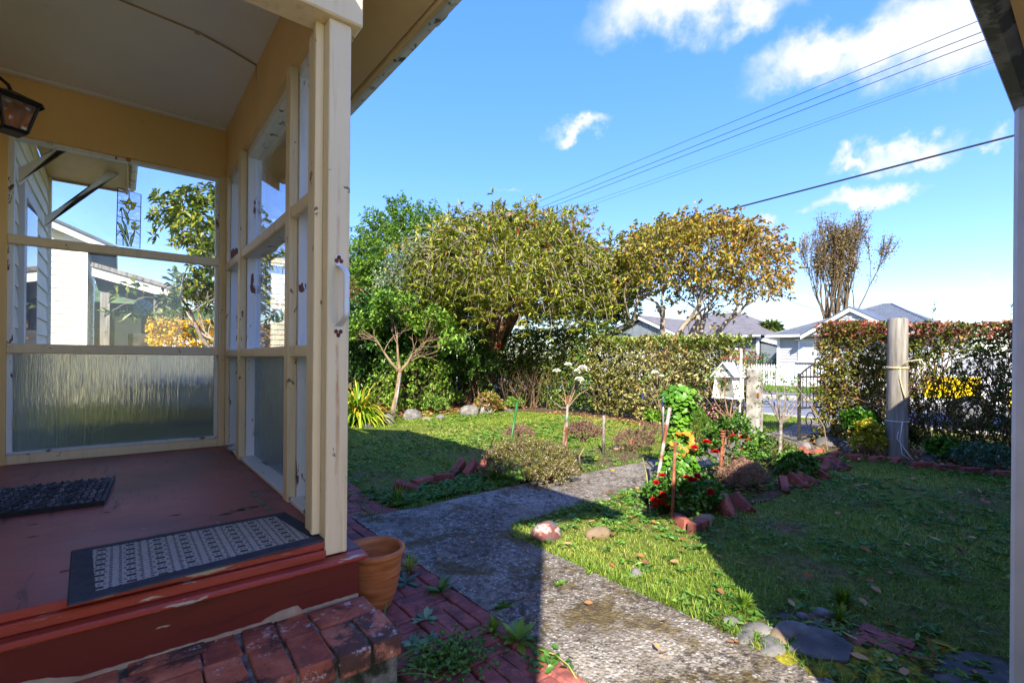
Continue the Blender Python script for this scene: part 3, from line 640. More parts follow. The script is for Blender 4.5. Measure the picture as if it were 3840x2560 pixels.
# flaking filler strip along the foot of the fascia
r0 = np.random.default_rng(3); top = []; bot = []
for i in range(60):
    x = -.3 + i * .018; e = max(0, math.sin(i * .33) * .5 + math.sin(i * .13 + 1) * .7); top.append((x, 1.9265, .232 + .004 + .028 * e * (x < .54) + r0.uniform(0, .004))); bot.append((x, 1.9265, .222))
O('flaked_strip', MB().prism(bot + top[::-1], (0, .006, 0)), 'mortar_paint', house)
fp = [G(px, py, FLZ + .0006) for px, py in ((937, 1843), (1000, 1836), (1030, 1838), (1000, 1842), (960, 1851), (968, 1866), (985, 1878), (1000, 1892), (1025, 1912), (1005, 1916), (985, 1900), (950, 1866))]
O('bare_patch', MB().prism(fp, (0, 0, .0006)), 'oldwood', house)
for px, py, r_p in ((660, 1930, .018), (880, 1915, .03), (930, 1905, .035), (850, 1925, .022), (125, 1965, .012), (118, 2012, .014), (400, 1920, .01), (240, 2140, .012)):
    g = G(px, py, FLZ + .0006); n_ = 9; O('bare_patch', MB().prism([(g[0] + r_p * (.5 + random.random()) * 1.3 * math.cos(a), g[1] + r_p * (.4 + random.random() * .6) * math.sin(a), g[2]) for a in np.linspace(0, 2 * math.pi, n_, endpoint=False)], (0, 0, .0006)), 'bareboard', house)
# post with grab handle
O('porch_post', MB().box(.634, .722, 1.9475, 2.045, .411, 2.535, .004), 'post', house)
O('door_stop', MB().box(.600, .6335, 2.005, 2.035, FLZ + .015, 2.535, .003), 'cream', house)
O('door_jamb', MB().box(.612, .690, 2.0465, 2.14, FLZ, 2.535, .003), 'cream', house)
O('porch_beam', MB().box(-1.6, .762, 1.925, 2.075, 2.536, 2.80, .006), 'cream', house)
O('beam_cap', MB().box(-1.6, .79, 1.90, 2.10, 2.801, 3.04, .006), 'cream', house)
# handle on the post's front face
hd = T('x', '', '') if False else None
h0 = OY(1264, 985, 1.9475); h1 = OY(1273, 1235, 1.9475); hx = (h0[0] + h1[0]) / 2
hm = MB(); n = 18; prof = []
zs = np.linspace(h1[2] + .012, h0[2] - .012, n + 1)
for i, z in enumerate(zs):
    t = i / n; out = .002 + .085 * min(1, math.sin(math.pi * t) * 2.1) ** .8; wv = .0135 - .002 * math.sin(math.pi * t)
    prof.append((z, out, wv))
vs = []
for z, o_, wv in prof:
    y = 1.9473 - o_
    for a in range(8):
        th = 2 * math.pi * a / 8; vs.append((hx + wv * math.cos(th), y - .0045 + .006 * math.sin(th), z))
fs = [(i * 8 + a, i * 8 + (a + 1) % 8, (i + 1) * 8 + (a + 1) % 8, (i + 1) * 8 + a) for i in range(n) for a in range(8)] + [tuple(range(8)), tuple(n * 8 + a for a in range(8))]
handle = O('grab_handle', MB().add(vs, fs), 'handle', house, smooth=True, label='curved white grab handle with rusty screws on the porch post')
for zc, sg in ((h0[2] + .008, 1), (h1[2] - .008, -1)):
    pl = [(hx + .017 * math.cos(a) * (1 if abs(math.cos(a)) < .8 else 1), zc + .026 * math.sin(a)) for a in np.linspace(0, 2 * math.pi, 16, endpoint=False)]
    O('handle_plate', MB().prism([(x, 1.947, z) for x, z in pl], (0, -.004, 0)), 'handle', handle)
    for dx, dz in ((-.009, 0), (.009, 0), (0, sg * .014)):
        O('screw', MB().lathe([(0, .003), (.0035, .002), (.0045, 0)], n=10).xf(Matrix.Translation((hx + dx, 1.9424, zc + dz)) @ Matrix.Rotation(R(90), 4, 'X')), 'rustscrew', handle)
        O('rust_stain', MB().prism([(hx + dx + .0085 * math.cos(a), 1.9429, zc + dz - .001 + .0095 * math.sin(a)) for a in np.linspace(0, 2 * math.pi, 12, endpoint=False)], (0, -.0004, 0)), 'rust', handle)
# ceiling and linings
O('porch_ceiling', MB().box(-1.6, .70, 1.9, 4.66, 3.045, 3.07), 'ceiling', house)
O('ceiling_batten', MB().box(-1.6, .66, 4.505, 4.56, 3.028, 3.0445, .004), 'ceiling', house)
O('wall_lining', MB().box(-.66, .70, 4.565, 4.60, 2.655, 3.0445), 'tan', house)
O('wall_lining', MB().box(.664, .70, 2.076, 4.564, 2.655, 3.0445), 'tan', house)
O('wall_lining', MB().box(-1.6, -.582, 4.565, 4.64, FLZ, 2.654), 'tan', house)
cb = [(-.55, 2.45, 3.04)]
c0 = G(450, 0, 3.04); c1 = G(740, 120, 3.04); c2 = G(960, 245, 3.04)
cpts = [c0 * 1.0 + (c0 - c1) * .8, c0, c1, G(850, 180, 3.036), c2, c2 + np.array([.008, .02, -.02]), c2 + np.array([.012, .02, -.11])]
O('ceiling_cable', MB().tube(cpts, .006, 6), 'cable', house, smooth=True)
O('cable_clip', MB().box(c1[0] - .012, c1[0] + .012, c1[1] - .006, c1[1] + .006, 3.026, 3.0435), 'cable', house)
# ---- glazed end wall (runs along x at the back of the porch)
def glazed(name): return O(name, MB().box(0, .001, 0, .001, 0, .001), 'cream', house)
XA0, XA1, YA = -.582, .622, 4.565
ew = O('end_window_frame', MB().box(XA1, .700, YA, YA + .09, FLZ, 2.654, .003), 'cream', house)
R1 = (1.930, 1.992); R2 = (1.206, 1.272); SILL = .548
for z0, z1 in (R1, R2): O('rail', MB().box(XA0, XA1, YA - .002, YA + .045, z0, z1, .006), 'cream', ew)
O('sill_rail', MB().box(XA0, XA1, YA - .004, YA + .05, FLZ + .001, SILL - .012, .004), 'cream', ew)
O('sill', MB().box(XA0, XA1, YA + .006, YA + .10, SILL - .011, SILL + .002, .003), 'whitewood', ew)
for x0, x1 in ((XA0, XA0 + .028), (XA1 - .022, XA1)):
    O('frame_reveal', MB().box(x0, x1, YA + .03, YA + .085, SILL + .003, 2.654), 'white', ew)
O('frame_reveal', MB().box(XA0 + .028, XA1 - .022, YA + .03, YA + .085, 2.632, 2.654), 'white', ew)
for (z0, z1) in (R1, R2): O('rail_backing', MB().box(XA0 + .028, XA1 - .022, YA + .0455, YA + .085, z0 + .012, z1 - .012), 'white', ew)
def pane_y(z0, z1, mat): O('window_pane', MB().box(XA0 + .02, XA1 - .014, YA + .058, YA + .062, z0, z1), mat, ew)
pane_y(SILL, R2[0] + .01, 'reed'); pane_y(R2[1] - .01, R1[0] + .01, 'glass'); pane_y(R1[1] - .01, 2.64, 'glass')
# ---- glazed side wall (runs along y towards the camera)
XB = .664
sw = O('side_window_frame', MB().box(XB + .001, XB + .03, 4.50, 4.563, FLZ, 2.654, .003), 'cream', house)
MUL = [(3.845, 3.955), (2.575, 2.675)]
bays = [(3.955, 4.50), (2.675, 3.845), (2.1415, 2.575)]
RB1 = (1.888, 1.948); RB2 = (1.196, 1.252)
for y0, y1 in MUL:
    O('mullion', MB().box(XB - .012, XB + .03, y0 + .012, y1 - .012, FLZ, 2.654, .004), 'cream', sw)
    O('mullion_backing', MB().box(XB + .031, XB + .125, y0 + .03, y1 - .03, FLZ + .01, 2.66), 'white', sw)
for y0, y1 in bays:
    y0i, y1i = y0 - (.012 if y0 > 2.2 else 0), y1 + (.012 if y1 < 4.4 else 0)
    for z0, z1 in (RB1, RB2):
        O('rail', MB().box(XB - .006, XB + .03, y0i, y1i, z0, z1, .006), 'cream', sw)
        O('rail_backing', MB().box(XB + .031, XB + .12, y0, y1, z0 + .01, z1 - .012), 'white', sw)
    O('sill', MB().box(XB - .004, XB + .13, y0i, y1i, FLZ + .001, FLZ + .026, .004), 'whitewood', sw)
    for a, b in ((y0 - .028, y0 + .004), (y1 - .004, y1 + .028)):
        O('frame_reveal', MB().box(XB + .032, XB + .085, a, b, FLZ + .027, 2.654), 'white', sw)
    O('frame_reveal', MB().box(XB + .0305, XB + .11, y0, y1, 2.60, 2.654), 'white', sw)
    for z0, z1, mt in ((FLZ + .026, RB2[0] + .012, 'reed'), (RB2[1] - .012, RB1[0] + .012, 'glass'), (RB1[1] - .01, 2.62, 'glass')):
        O('window_pane', MB().box(XB + .088, XB + .092, y0 - .02, y1 + .02, z0, z1), mt, sw)
O('outer_corner_board', MB().box(.70, .80, 4.6, 4.70, FLZ - .06, 2.9), 'cream_ext', house)
O('outer_head_board', MB().box(.701, .80, 2.05, 4.598, 2.62, 3.03), 'cream_ext', house)
# ---- porch roof, sloping soffit, fascia, gutter
GX, GZ = 1.165, 2.80
rf = O('porch_roof', MB().slab([(.0, 1.75, 3.52), (GX - .06, 1.75, 2.885), (GX - .06, 4.76, 2.885), (.0, 4.76, 3.52)], .02), 'iron_roof', house)
O('soffit', MB().slab([(.701, 1.76, 3.035), (GX - .075, 1.76, 2.80), (GX - .075, 4.73, 2.80), (.701, 4.73, 3.035)], .012), 'soffit', house)
O('fascia', MB().box(GX - .074, GX - .052, 1.75, 4.74, 2.765, 2.875, .003), 'soffit', house)
def gutter(mbx, prof, a, b):   # profile (out, z) swept along y
    vs = [(x, a, z) for x, z in prof] + [(x, b, z) for x, z in prof]; n = len(prof)
    return mbx.add(vs, [(i, i + 1, n + i + 1, n + i) for i in range(n - 1)])
gp = [(GX - .051, 2.87), (GX - .051, 2.785), (GX - .03, 2.772), (GX, 2.775), (GX + .018, 2.80), (GX + .02, 2.87), (GX + .012, 2.875), (GX + .012, 2.805), (GX - .004, 2.787), (GX - .03, 2.785), (GX - .045, 2.79), (GX - .047, 2.87)]
O('gutter', gutter(MB(), gp, 1.75, 4.76), 'gutter', house)
jn = G(1660, 70, 2.80)
O('gutter_joint', gutter(MB(), [(GX - .052, 2.872), (GX - .053, 2.782), (GX - .03, 2.768), (GX + .002, 2.771), (GX + .022, 2.80), (GX + .024, 2.872)], jn[1] - .03, jn[1] + .03), 'gutter', house)
O('soffit_end_board', MB().prism([(.70, 4.735, 3.05), (GX - .055, 4.735, 2.81), (GX - .055, 4.735, 2.70), (.70, 4.735, 2.88)], (0, .02, 0)), 'soffit', house)
# ---- main body of the house (mostly out of frame), wall with weatherboards seen through the glass
HXW, HY0, HY1, EZ = -.62, -.64, 7.4, 3.16
O('main_wall', MB().box(-8, HXW - .04, HY0, HY1, 0, EZ), 'cream_ext', house)
O('main_roof', MB().slab([(-4.3, HY0 - .02, 4.55), (.10, HY0 - .02, 3.28), (.10, HY1 + .06, 3.28), (-4.3, HY1 + .06, 4.55)], .05), 'iron_roof', house)
O('main_roof', MB().slab([(-8.6, HY0 - .02, 3.28), (-4.3, HY0 - .02, 4.55), (-4.3, HY1 + .06, 4.55), (-8.6, HY1 + .06, 3.28)], .05), 'iron_roof', house)
O('main_soffit', MB().box(HXW, .04, 4.8, HY1, EZ - .0, EZ + .015), 'soffit', house)
O('main_fascia', MB().box(.041, .065, HY0 - .02, HY1 + .04, EZ - .03, EZ + .12), 'soffit', house)
O('verge_board', MB().box(HXW - .2, .04, HY1 + .001, HY1 + .03, EZ - .02, EZ + .12), 'soffit', house)
mgx = .12
O('main_gutter', gutter(MB(), [(x - GX + mgx, z - 2.80 + EZ + .06) for x, z in gp], HY0 - .02, HY1 + .1), 'gutter', house)
nb = 18
for i in range(nb):
    z = .28 + i * .16
    O('weatherboard', MB().prism([(HXW - .038, 4.66, z), (HXW + .006, 4.66, z), (HXW - .010, 4.66, z + .168), (HXW - .038, 4.66, z + .168)], (0, HY1 - 4.72, 0)), 'cream_ext', house)
O('corner_board', MB().box(HXW - .04, HXW + .024, HY1 - .09, HY1 + .01, .2, EZ - .01), 'cream_ext', house)
O('wall_window', MB().box(HXW - .02, HXW + .035, 5.35, 6.15, .95, 2.55), 'whitetrim', house)
ww = house.children[-1] if False else None
O('window_glass', MB().box(HXW + .0355, HXW + .040, 5.45, 6.05, 1.05, 2.45), 'farglass', house)
for y, zb in ((5.15, 2.48), (6.75, 2.48)):
    O('eave_brace', MB().prism([(HXW + .02, y, zb), (HXW + .02, y, zb + .11), (-.02, y, EZ - .002), (-.13, y, EZ - .002)], (0, .07, 0)), 'cream_ext', house)
# porch inner wall and front door (beside the lantern, just out of frame)
O('inner_wall', MB().box(-.70, -.645, 1.96, 4.56, FLZ, 3.04), 'tan', house)
O('front_door', MB().box(-.6445, -.60, 2.6, 3.42, FLZ + .02, 2.45, .004), 'cream', house)

# ---- stained glass panel hanging in the end window
YS = 4.555
def sp(cx, cy): return OY(cx * .38265, 440 + cy * .38265, YS)    # traced in the plane of the window
sg = T('stained_glass_panel', 'small stained glass panel with two yellow lilies hanging in the porch window', 'ornament', tuple(sp(1265, 1280)))
def flat(pts, th=.003, dy=0.0): return MB().prism([(p[0], YS + dy, p[2]) for p in pts], (0, th, 0))
frame = [sp(1155, 692), sp(1383, 758), sp(1372, 1287), sp(1138, 1245)]
O('clear_pane', flat(frame), 'clearpattern', sg)
def pol(mat, name, pts):
    q = [sp(*p) for p in pts]
    o = O(name, flat(q, .002, -.0025), mat, sg)
    O('lead_line', MB().tube([(p[0], YS - .0035, p[2]) for p in q + [q[0]]], .0022, 5), 'lead', o)
pol('yellowglass', 'yellow_petal', [(1265, 788), (1290, 830), (1270, 862), (1240, 830)])
pol('yellowglass', 'yellow_petal', [(1170, 815), (1235, 825), (1255, 850), (1232, 858)])
pol('yellowglass', 'yellow_petal', [(1290, 835), (1345, 843), (1325, 865), (1280, 860)])
pol('yellowglass', 'yellow_petal', [(1228, 860), (1262, 865), (1270, 912), (1240, 892)])
pol('yellowglass', 'yellow_petal', [(1285, 868), (1330, 870), (1310, 905), (1275, 912)])
pol('yellowglass', 'yellow_petal', [(1170, 925), (1185, 885), (1210, 885), (1190, 905)])
pol('yellowglass', 'yellow_petal', [(1285, 1040), (1320, 1022), (1340, 1050), (1322, 1070)])
pol('yellowglass', 'yellow_petal', [(1285, 1060), (1318, 1075), (1320, 1108), (1292, 1095)])
pol('yellowglass', 'yellow_petal', [(1325, 1075), (1368, 1062), (1362, 1092), (1328, 1105)])
for q in ([(1205, 895), (1240, 930), (1266, 1000), (1262, 1050), (1245, 1055), (1246, 1010), (1222, 950)], [(1145, 1025), (1185, 1050), (1225, 1130), (1228, 1155), (1195, 1135), (1170, 1075)],
          [(1190, 990), (1235, 1060), (1262, 1180), (1262, 1215), (1232, 1150), (1218, 1070)], [(1180, 1140), (1225, 1160), (1262, 1265), (1250, 1268), (1215, 1190)], [(1268, 1240), (1285, 1160), (1325, 1120), (1310, 1180), (1285, 1268)]):
    pol('paleglass', 'pale_leaf', q)
for ln in ([(1155, 692), (1383, 758), (1372, 1287), (1138, 1245), (1155, 692)], [(1265, 720), (1265, 788)], [(1145, 830), (1230, 860)], [(1325, 870), (1383, 882)], [(1145, 965), (1200, 985), (1262, 1000), (1375, 1022)], [(1140, 1115), (1190, 1120)],
           [(1262, 1140), (1290, 1135)], [(1330, 1120), (1370, 1160)], [(1205, 1155), (1207, 1258)], [(1140, 1165), (1165, 1130), (1195, 1120)], [(1270, 910), (1250, 950)], [(1190, 900), (1200, 1000)], [(1320, 1108), (1300, 1160)]):
    O('lead_line', MB().tube([(sp(*p)[0], YS - .004, sp(*p)[2]) for p in ln], .0028, 5), 'lead', sg)
O('hanging_thread', MB().tube([(sp(1265, 725)[0], YS - .002, sp(1265, 725)[2]), (sp(1262, 430)[0], YS - .002, sp(1262, 430)[2])], .0012, 4), 'lead', sg)
a = sp(1262, 418); O('hook', MB().box(a[0] - .016, a[0] + .012, YS - .004, YS + .006, a[2] - .012, a[2] + .016, .003), 'yellowclip', sg)
# glass float in a net, hanging outside the window
fc = AT(150 + 742 * .5208, 900 + 488 * .5208, 4.6)
fl = T('glass_float', 'round green glass fishing float in a rope net hanging outside the window', 'ornament', tuple(fc))
fr = .072
O('float_ball', MB().lathe([(fr * math.sin(a), -fr * math.cos(a)) for a in np.linspace(.01, math.pi - .01, 16)], fc, 24), 'greenfloat', fl, smooth=True)
for k in range(9):
    a0 = k * math.pi * 2 / 9
    for s_ in (1, -1):
        O('net_cord', MB().tube([fc + fr * 1.02 * np.array([math.sin(t) * math.cos(a0 + s_ * t * .9), math.sin(t) * math.sin(a0 + s_ * t * .9), math.cos(t)]) for t in np.linspace(.1, math.pi - .1, 12)], .0028, 4), 'whiterope', fl)
O('hanging_cord', MB().tube([fc + np.array([0, 0, fr]), fc + np.array([0, 0, .28])], .002, 4), 'whiterope', fl)

# ---- lantern
lc = np.array([-.455, 3.66, 0]); lt, lb = 2.525, 2.375
lam = T('porch_lantern', 'black metal lantern with amber bottle-glass panes on a curved wall arm', 'lantern', (lc[0], lc[1], lb))
rot = R(28)
def lq(r, z): return [(lc[0] + r * math.cos(rot + R(45 + 90 * k)), lc[1] + r * math.sin(rot + R(45 + 90 * k)), z) for k in range(4)]
tp, bt = lq(.112, lt), lq(.066, lb)
for k in range(4):
    O('frame_bar', MB().tube([tp[k], bt[k]], .0085, 4), 'blackmetal', lam)
    O('frame_bar', MB().tube([bt[k], bt[(k + 1) % 4]], .0095, 4), 'blackmetal', lam)
    O('frame_bar', MB().tube([tp[k], tp[(k + 1) % 4]], .0085, 4), 'blackmetal', lam)
    O('amber_pane', MB().slab([tp[k], tp[(k + 1) % 4], bt[(k + 1) % 4], bt[k]], .002), 'amber', lam)
ro = lq(.140, lt - .010); ri = lq(.128, lt + .016); rp = lq(.012, lt + .062)
O('lantern_roof', MB().add(ro + ri + rp, [(k, (k + 1) % 4, 4 + (k + 1) % 4, 4 + k) for k in range(4)] + [(4 + k, 4 + (k + 1) % 4, 8 + (k + 1) % 4, 8 + k) for k in range(4)] + [(8, 9, 10, 11)]), 'blackmetal', lam)
O('bottom_plate', MB().prism(lq(.066, lb - .012), (0, 0, .006)), 'blackmetal', lam)
O('wall_arm', MB().tube([(lc[0] + .0, lc[1], lt + .055), (lc[0] - .01, lc[1] - .005, lt + .085), (lc[0] - .05, lc[1] - .02, lt + .115), (lc[0] - .12, lc[1] - .03, lt + .12), (-.642, lc[1] - .04, lt + .09)], .0085, 8), 'blackmetal', lam, smooth=True)

# ---- door mats
def mat_pattern():
    m, t, b = principled('woven_mat'); p = pos(t); sx = t.n('ShaderNodeSeparateXYZ'); t.l(p, sx.inputs[0]); x, y = sx.outputs[0], sx.outputs[1]
    def cell(v, per, off=0): return t.math('FRACT', t.math('DIVIDE', t.math('ADD', v, 10 + off), per))
    def band(v, a, bb): return t.math('MULTIPLY', t.math('GREATER_THAN', v, a), t.math('LESS_THAN', v, bb))
    fx, fy = cell(x, .082, .01), cell(y, .054)
    wx = t.math('ADD', fx, t.math('MULTIPLY', t.math('SUBTRACT', t.noise(p, 180, 2), .5), .12))
    d1 = t.math('MULTIPLY', band(wx, .34, .66), band(fy, .32, .68))
    d2 = t.math('MULTIPLY', t.math('MAXIMUM', band(wx, .1, .2), band(wx, .8, .9)), t.math('MULTIPLY', t.math('GREATER_THAN', cell(y, .018), .45), 1))
    d3 = t.math('MULTIPLY', band(wx, .2, .8), t.math('MULTIPLY', t.math('MAXIMUM', band(fy, .05, .14), band(fy, .86, .95)), t.math('GREATER_THAN', cell(x, .013), .4)))
    dk = t.math('MAXIMUM', d1, t.math('MAXIMUM', d2, d3))
    weave = t.math('MULTIPLY', t.math('SINE', t.math('MULTIPLY', x, 1500)), t.math('SINE', t.math('MULTIPLY', y, 1500)))
    n = t.noise(p, 220, 3, .6)
    base = t.ramp(t.math('ADD', n, t.math('MULTIPLY', weave, .12)), [(.3, S(126, 126, 128)), (.5, S(196, 195, 193)), (.72, S(226, 225, 222))])
    base = t.mix(t.math('MULTIPLY', t.smooth(t.noise(p, 5, 4), .6, .75), .4), base, S(128, 110, 90))
    t.l(t.mix(t.math('MULTIPLY', dk, .9), base, S(36, 37, 44)), b.inputs['Base Color']); b.inputs['Roughness'].default_value = .95
    bump(t, b, t.math('ADD', n, weave), .8, .003); return m
MAT['woven'] = mat_pattern()
q = [np.array(p) for p in [(-.114, 1.885), (.656, 1.955), (.605, 2.42), (-.135, 2.405)]]
cen = sum(q) / 4
m2 = T('door_mat', 'grey and black woven door mat with dark rubber border at the porch edge', 'door mat', (cen[0], cen[1], FLZ + .001))
def inset(q, d): return [p + (cen - p) / np.linalg.norm(cen - p) * d * (1.9 if i % 2 == 9 else 1) for i, p in enumerate(q)]
qi = [np.array(p) for p in [(q[0][0] + .062, q[0][1] + .05), (q[1][0] - .062, q[1][1] + .048), (q[2][0] - .055, q[2][1] - .045), (q[3][0] + .06, q[3][1] - .045)]]
zt = FLZ + .010
vs = [(p[0], p[1], FLZ + .002) for p in q] + [(p[0] * .99 + cen[0] * .01, p[1] * .99 + cen[1] * .01, FLZ + .007) for p in q] + [(p[0], p[1], zt) for p in qi] + [(p[0], p[1], FLZ + .002) for p in qi]
O('rubber_border', MB().add(vs, [(a * 4 + k, a * 4 + (k + 1) % 4, (a + 1) * 4 + (k + 1) % 4, (a + 1) * 4 + k) for a in range(3) for k in range(4)]), 'rubber', m2)
O('woven_centre', MB().prism([(p[0], p[1], FLZ + .002) for p in qi], (0, 0, .0065)), 'woven', m2)
a0, a1, a2, a3 = [np.array(p[:2]) for p in (G(-40, 1840, FLZ + .02), G(363, 1797, FLZ + .02), G(374, 1890, FLZ + .02), G(-40, 1942, FLZ + .02))]
m1 = T('rubber_mat', 'thick black rubber mat with wavy ribs by the porch window', 'door mat', (a0[0], a0[1], FLZ + .001))
bl = np.array([-.56, 3.11]); ex = (a2 - a3); ex /= np.linalg.norm(ex); ey = np.array([-ex[1], ex[0]]); LX = (a2 - bl) @ ex; LY = .60
def mp(u, v, z): p = bl + ex * u + ey * v; return (p[0], p[1], z)
O('mat_base', MB().prism([mp(0, 0, FLZ + .002), mp(LX, 0, FLZ + .002), mp(LX, LY, FLZ + .002), mp(0, LY, FLZ + .002)], (0, 0, .012)), 'blackrubber', m1)
O('mat_edge', MB().prism([mp(0, -.012, FLZ + .002), mp(LX + .012, -.012, FLZ + .002), mp(LX + .012, 0, FLZ + .002), mp(0, 0, FLZ + .002)], (0, 0, .022)), 'blackrubber', m1)
O('mat_edge', MB().prism([mp(LX, 0.001, FLZ + .002), mp(LX + .012, 0.001, FLZ + .002), mp(LX + .012, LY, FLZ + .002), mp(LX, LY, FLZ + .002)], (0, 0, .022)), 'rib', m1)
rm = None
nr = 17
for k in range(nr):
    u0 = .02 + k * (LX - .04) / (nr - 1); ph = math.pi * (k % 2)
    pts = [mp(u0 + .0095 * math.sin(v * 2 * math.pi / .085 + ph), v, FLZ + .024) for v in np.linspace(.004, LY - .004, 56)]
    rb = MB(); vs = []
    for p in pts: vs += [(p[0] - .0028, p[1], p[2] - .012), (p[0] + .0028, p[1], p[2] - .012), (p[0] + .0028, p[1], p[2]), (p[0] - .0028, p[1], p[2])]
    rb.add(vs, [(i * 4 + j, i * 4 + (j + 1) % 4, i * 4 + 4 + (j + 1) % 4, i * 4 + 4 + j) for i in range(len(pts) - 1) for j in range(4)])
    O('rib', rb, 'rib', m1)

# ---- brick step
def brick_mesh(name, sx, sy, sz, mat, seed, frog=False, bev=.006):
    r = np.random.default_rng(seed); bm = bmesh.new(); bmesh.ops.create_cube(bm, size=1)
    for v in bm.verts: v.co = Vector((v.co.x * sx + r.normal() * .0025, v.co.y * sy + r.normal() * .0025, v.co.z * sz + r.normal() * .0015))
    if frog:
        topf = max(bm.faces, key=lambda f: f.calc_center_median().z)
        ret = bmesh.ops.inset_individual(bm, faces=[topf], thickness=.022, depth=0)
        for v in topf.verts: v.co.z -= .007
    bmesh.ops.bevel(bm, geom=[e for e in bm.edges], offset=bev, segments=2, affect='EDGES', profile=.6)
    me = bpy.data.meshes.new(name); bm.to_mesh(me); bm.free(); me.materials.append(MAT[mat]); me.polygons.foreach_set('use_smooth', [True] * len(me.polygons)); return me
step = T('brick_step', 'old brick step with mossy grey mortar below the red porch edge', 'step', (.3, 1.8, 0))
sbA = [brick_mesh('brick', .104, .205, .075, 'stepbrick', s, frog=(s % 2 == 0), bev=.007) for s in range(5)]
sbB = [brick_mesh('brick', .205, .098, .075, 'stepbrick', s + 20, bev=.007) for s in range(3)]
STZ = .23
O('mortar_bed', MB().box(-1.2, .765, 1.575, 1.929, 0, STZ - .010), 'mortar', step)
xr = .778
k = 0
x = xr - .052
while x > -1.15:                                   # front row: headers on the nose of the step
    inst('brick', sbA[k % 5], step, (x + random.uniform(-.003, .003), 1.664 + random.uniform(-.006, .006), STZ - .0375 + random.uniform(-.004, .003)), (random.uniform(-.02, .02), random.uniform(-.02, .02), random.uniform(-.03, .03)))
    x -= .1165 + random.uniform(-.003, .004); k += 1
inst('brick', sbB[0], step, (.668, 1.845, STZ - .0375 + .001), (0, .01, .02), (1.06, 1.45, 1))
x = .50
for k in range(3): inst('brick', sbA[(k + 2) % 5], step, (x, 1.856, STZ - .0375 + random.uniform(-.003, .003)), (0, 0, random.uniform(-.03, .03)), (1, .74, 1)); x -= .1175
for k in range(5):
    for j in range(2): inst('brick', sbB[(k + j) % 3], step, (.105 - k * .222 + j * .02, 1.815 + j * .092, STZ - .0375 + random.uniform(-.003, .003)), (0, 0, random.uniform(-.02, .02)), (1, .86, 1))
k = 0; x = .66
while x > -1.1:                                    # lower course under the nose
    inst('brick', sbB[k % 3], step, (x, 1.628, .075), (0, 0, random.uniform(-.01, .01)), (1, 1, 1.1)); x -= .222; k += 1

# ---- brick paving in basket weave
pav = struct('brick_paving', MB().box(.778, 1.352, -1.2, 5.4, -.08, -.014), 'joint')
pb = [brick_mesh('brick', .214, .068, .06, 'pavebrick', s + 40, bev=.006) for s in range(6)]
U = .222
def pbrick(x, y, rz, sx=1.0):
    inst('brick', random.choice(pb), pav, (x + random.uniform(-.002, .002), y + random.uniform(-.002, .002), -.024 + random.uniform(-.005, .004)), (random.uniform(-.025, .025), random.uniform(-.025, .025), rz + random.uniform(-.015, .015)), (sx, 1, 1))
y = -.9
while y < 5.2: pbrick(1.312, y, math.pi / 2); y += .222
for j in range(-2, 24):
    for i in range(-2, 3):
        x0 = 1.272 - U * (i + 1); y0 = .0 + j * U
        if x0 + U < .80 or y0 > 5.1: continue
        for q in range(3):
            if (i + j) % 2:
                x, y_ = x0 + U / 2, y0 + (q + .5) * U / 3
                if x - .107 < .772: 
                    if x + .107 > .84: pbrick((.785 + x + .107) / 2, y_, 0, (x + .107 - .785) / .214)
                else: pbrick(x, y_, 0)
            else:
                x, y_ = x0 + (q + .5) * U / 3, y0 + U / 2
                if x > .82: pbrick(x, y_, math.pi / 2)

# ---- terracotta pot
pc = G(1402, 2250, 0) + np.array([-.02, .06, 0]); pc = np.array([.955, 2.225, 0.0])
pot = T('terracotta_pot', 'empty terracotta plant pot with soil beside the porch post', 'plant pot', tuple(pc))
H_ = .29; prof = [(.0, 0), (.082, 0), (.098, .015), (.128, .09), (.145, .17), (.153, .25), (.155, H_ - .03), (.168, H_ - .024), (.172, H_ - .012), (.167, H_), (.154, H_ + .002), (.143, H_ - .008), (.141, H_ - .04), (.138, .22), (.132, .16), (.0, .16)]
prof = [(r * .86, z) for r, z in prof]
O('pot_body', MB().lathe(prof, pc, 56), 'terracotta', pot, smooth=True)
vs, fs = grid(-.135, .135, -.135, .135, 20, 20, lambda x, y: .205 + .006 * math.sin(x * 60) * math.cos(y * 47))
O('potting_soil', MB().lathe([(.001, .18), (.05, .184), (.09, .179), (.117, .178), (.117, .16)], pc, 28), 'soil', pot, smooth=True)

# ================================================================== RIGHT-HAND EAVE
wing = T('lean_to', 'low lean-to with mossy dark gutter and grey post at the right edge', 'building', (2.6, 0, 0))
WZ = 2.12
O('wing_wall', MB().box(1.32, 7.5, -3, -.05, 0, WZ + .05), 'cream_ext', wing)
O('wing_roof', MB().slab([(1.25, -3.6, 4.1), (7.7, -3.6, 4.1), (7.7, .17, WZ + .17), (1.25, .17, WZ + .17)], .04), 'iron_roof', wing)
O('wing_soffit', MB().box(1.25, 7.7, -.05, .17, WZ + .07, WZ + .085), 'darkgutter', wing)
O('wing_fascia', MB().box(1.25, 7.7, .150, .172, WZ + .0, WZ + .10), 'warmlitfascia', wing)
O('wing_gutter', MB().add([(x, y, z) for x in (1.2, 7.75) for y, z in ((.173, WZ + .11), (.173, WZ + .005), (.20, WZ - .012), (.235, WZ), (.245, WZ + .03), (.25, WZ + .11), (.243, WZ + .11), (.235, WZ + .03), (.2, WZ + .0))], [(i, i + 1, 10 + i, 9 + i) for i in range(8)]), 'darkgutter', wing)
O('grey_post', MB().box(2.475, 2.60, .105, .229, 0, WZ - .014, .012), 'greypost', wing)

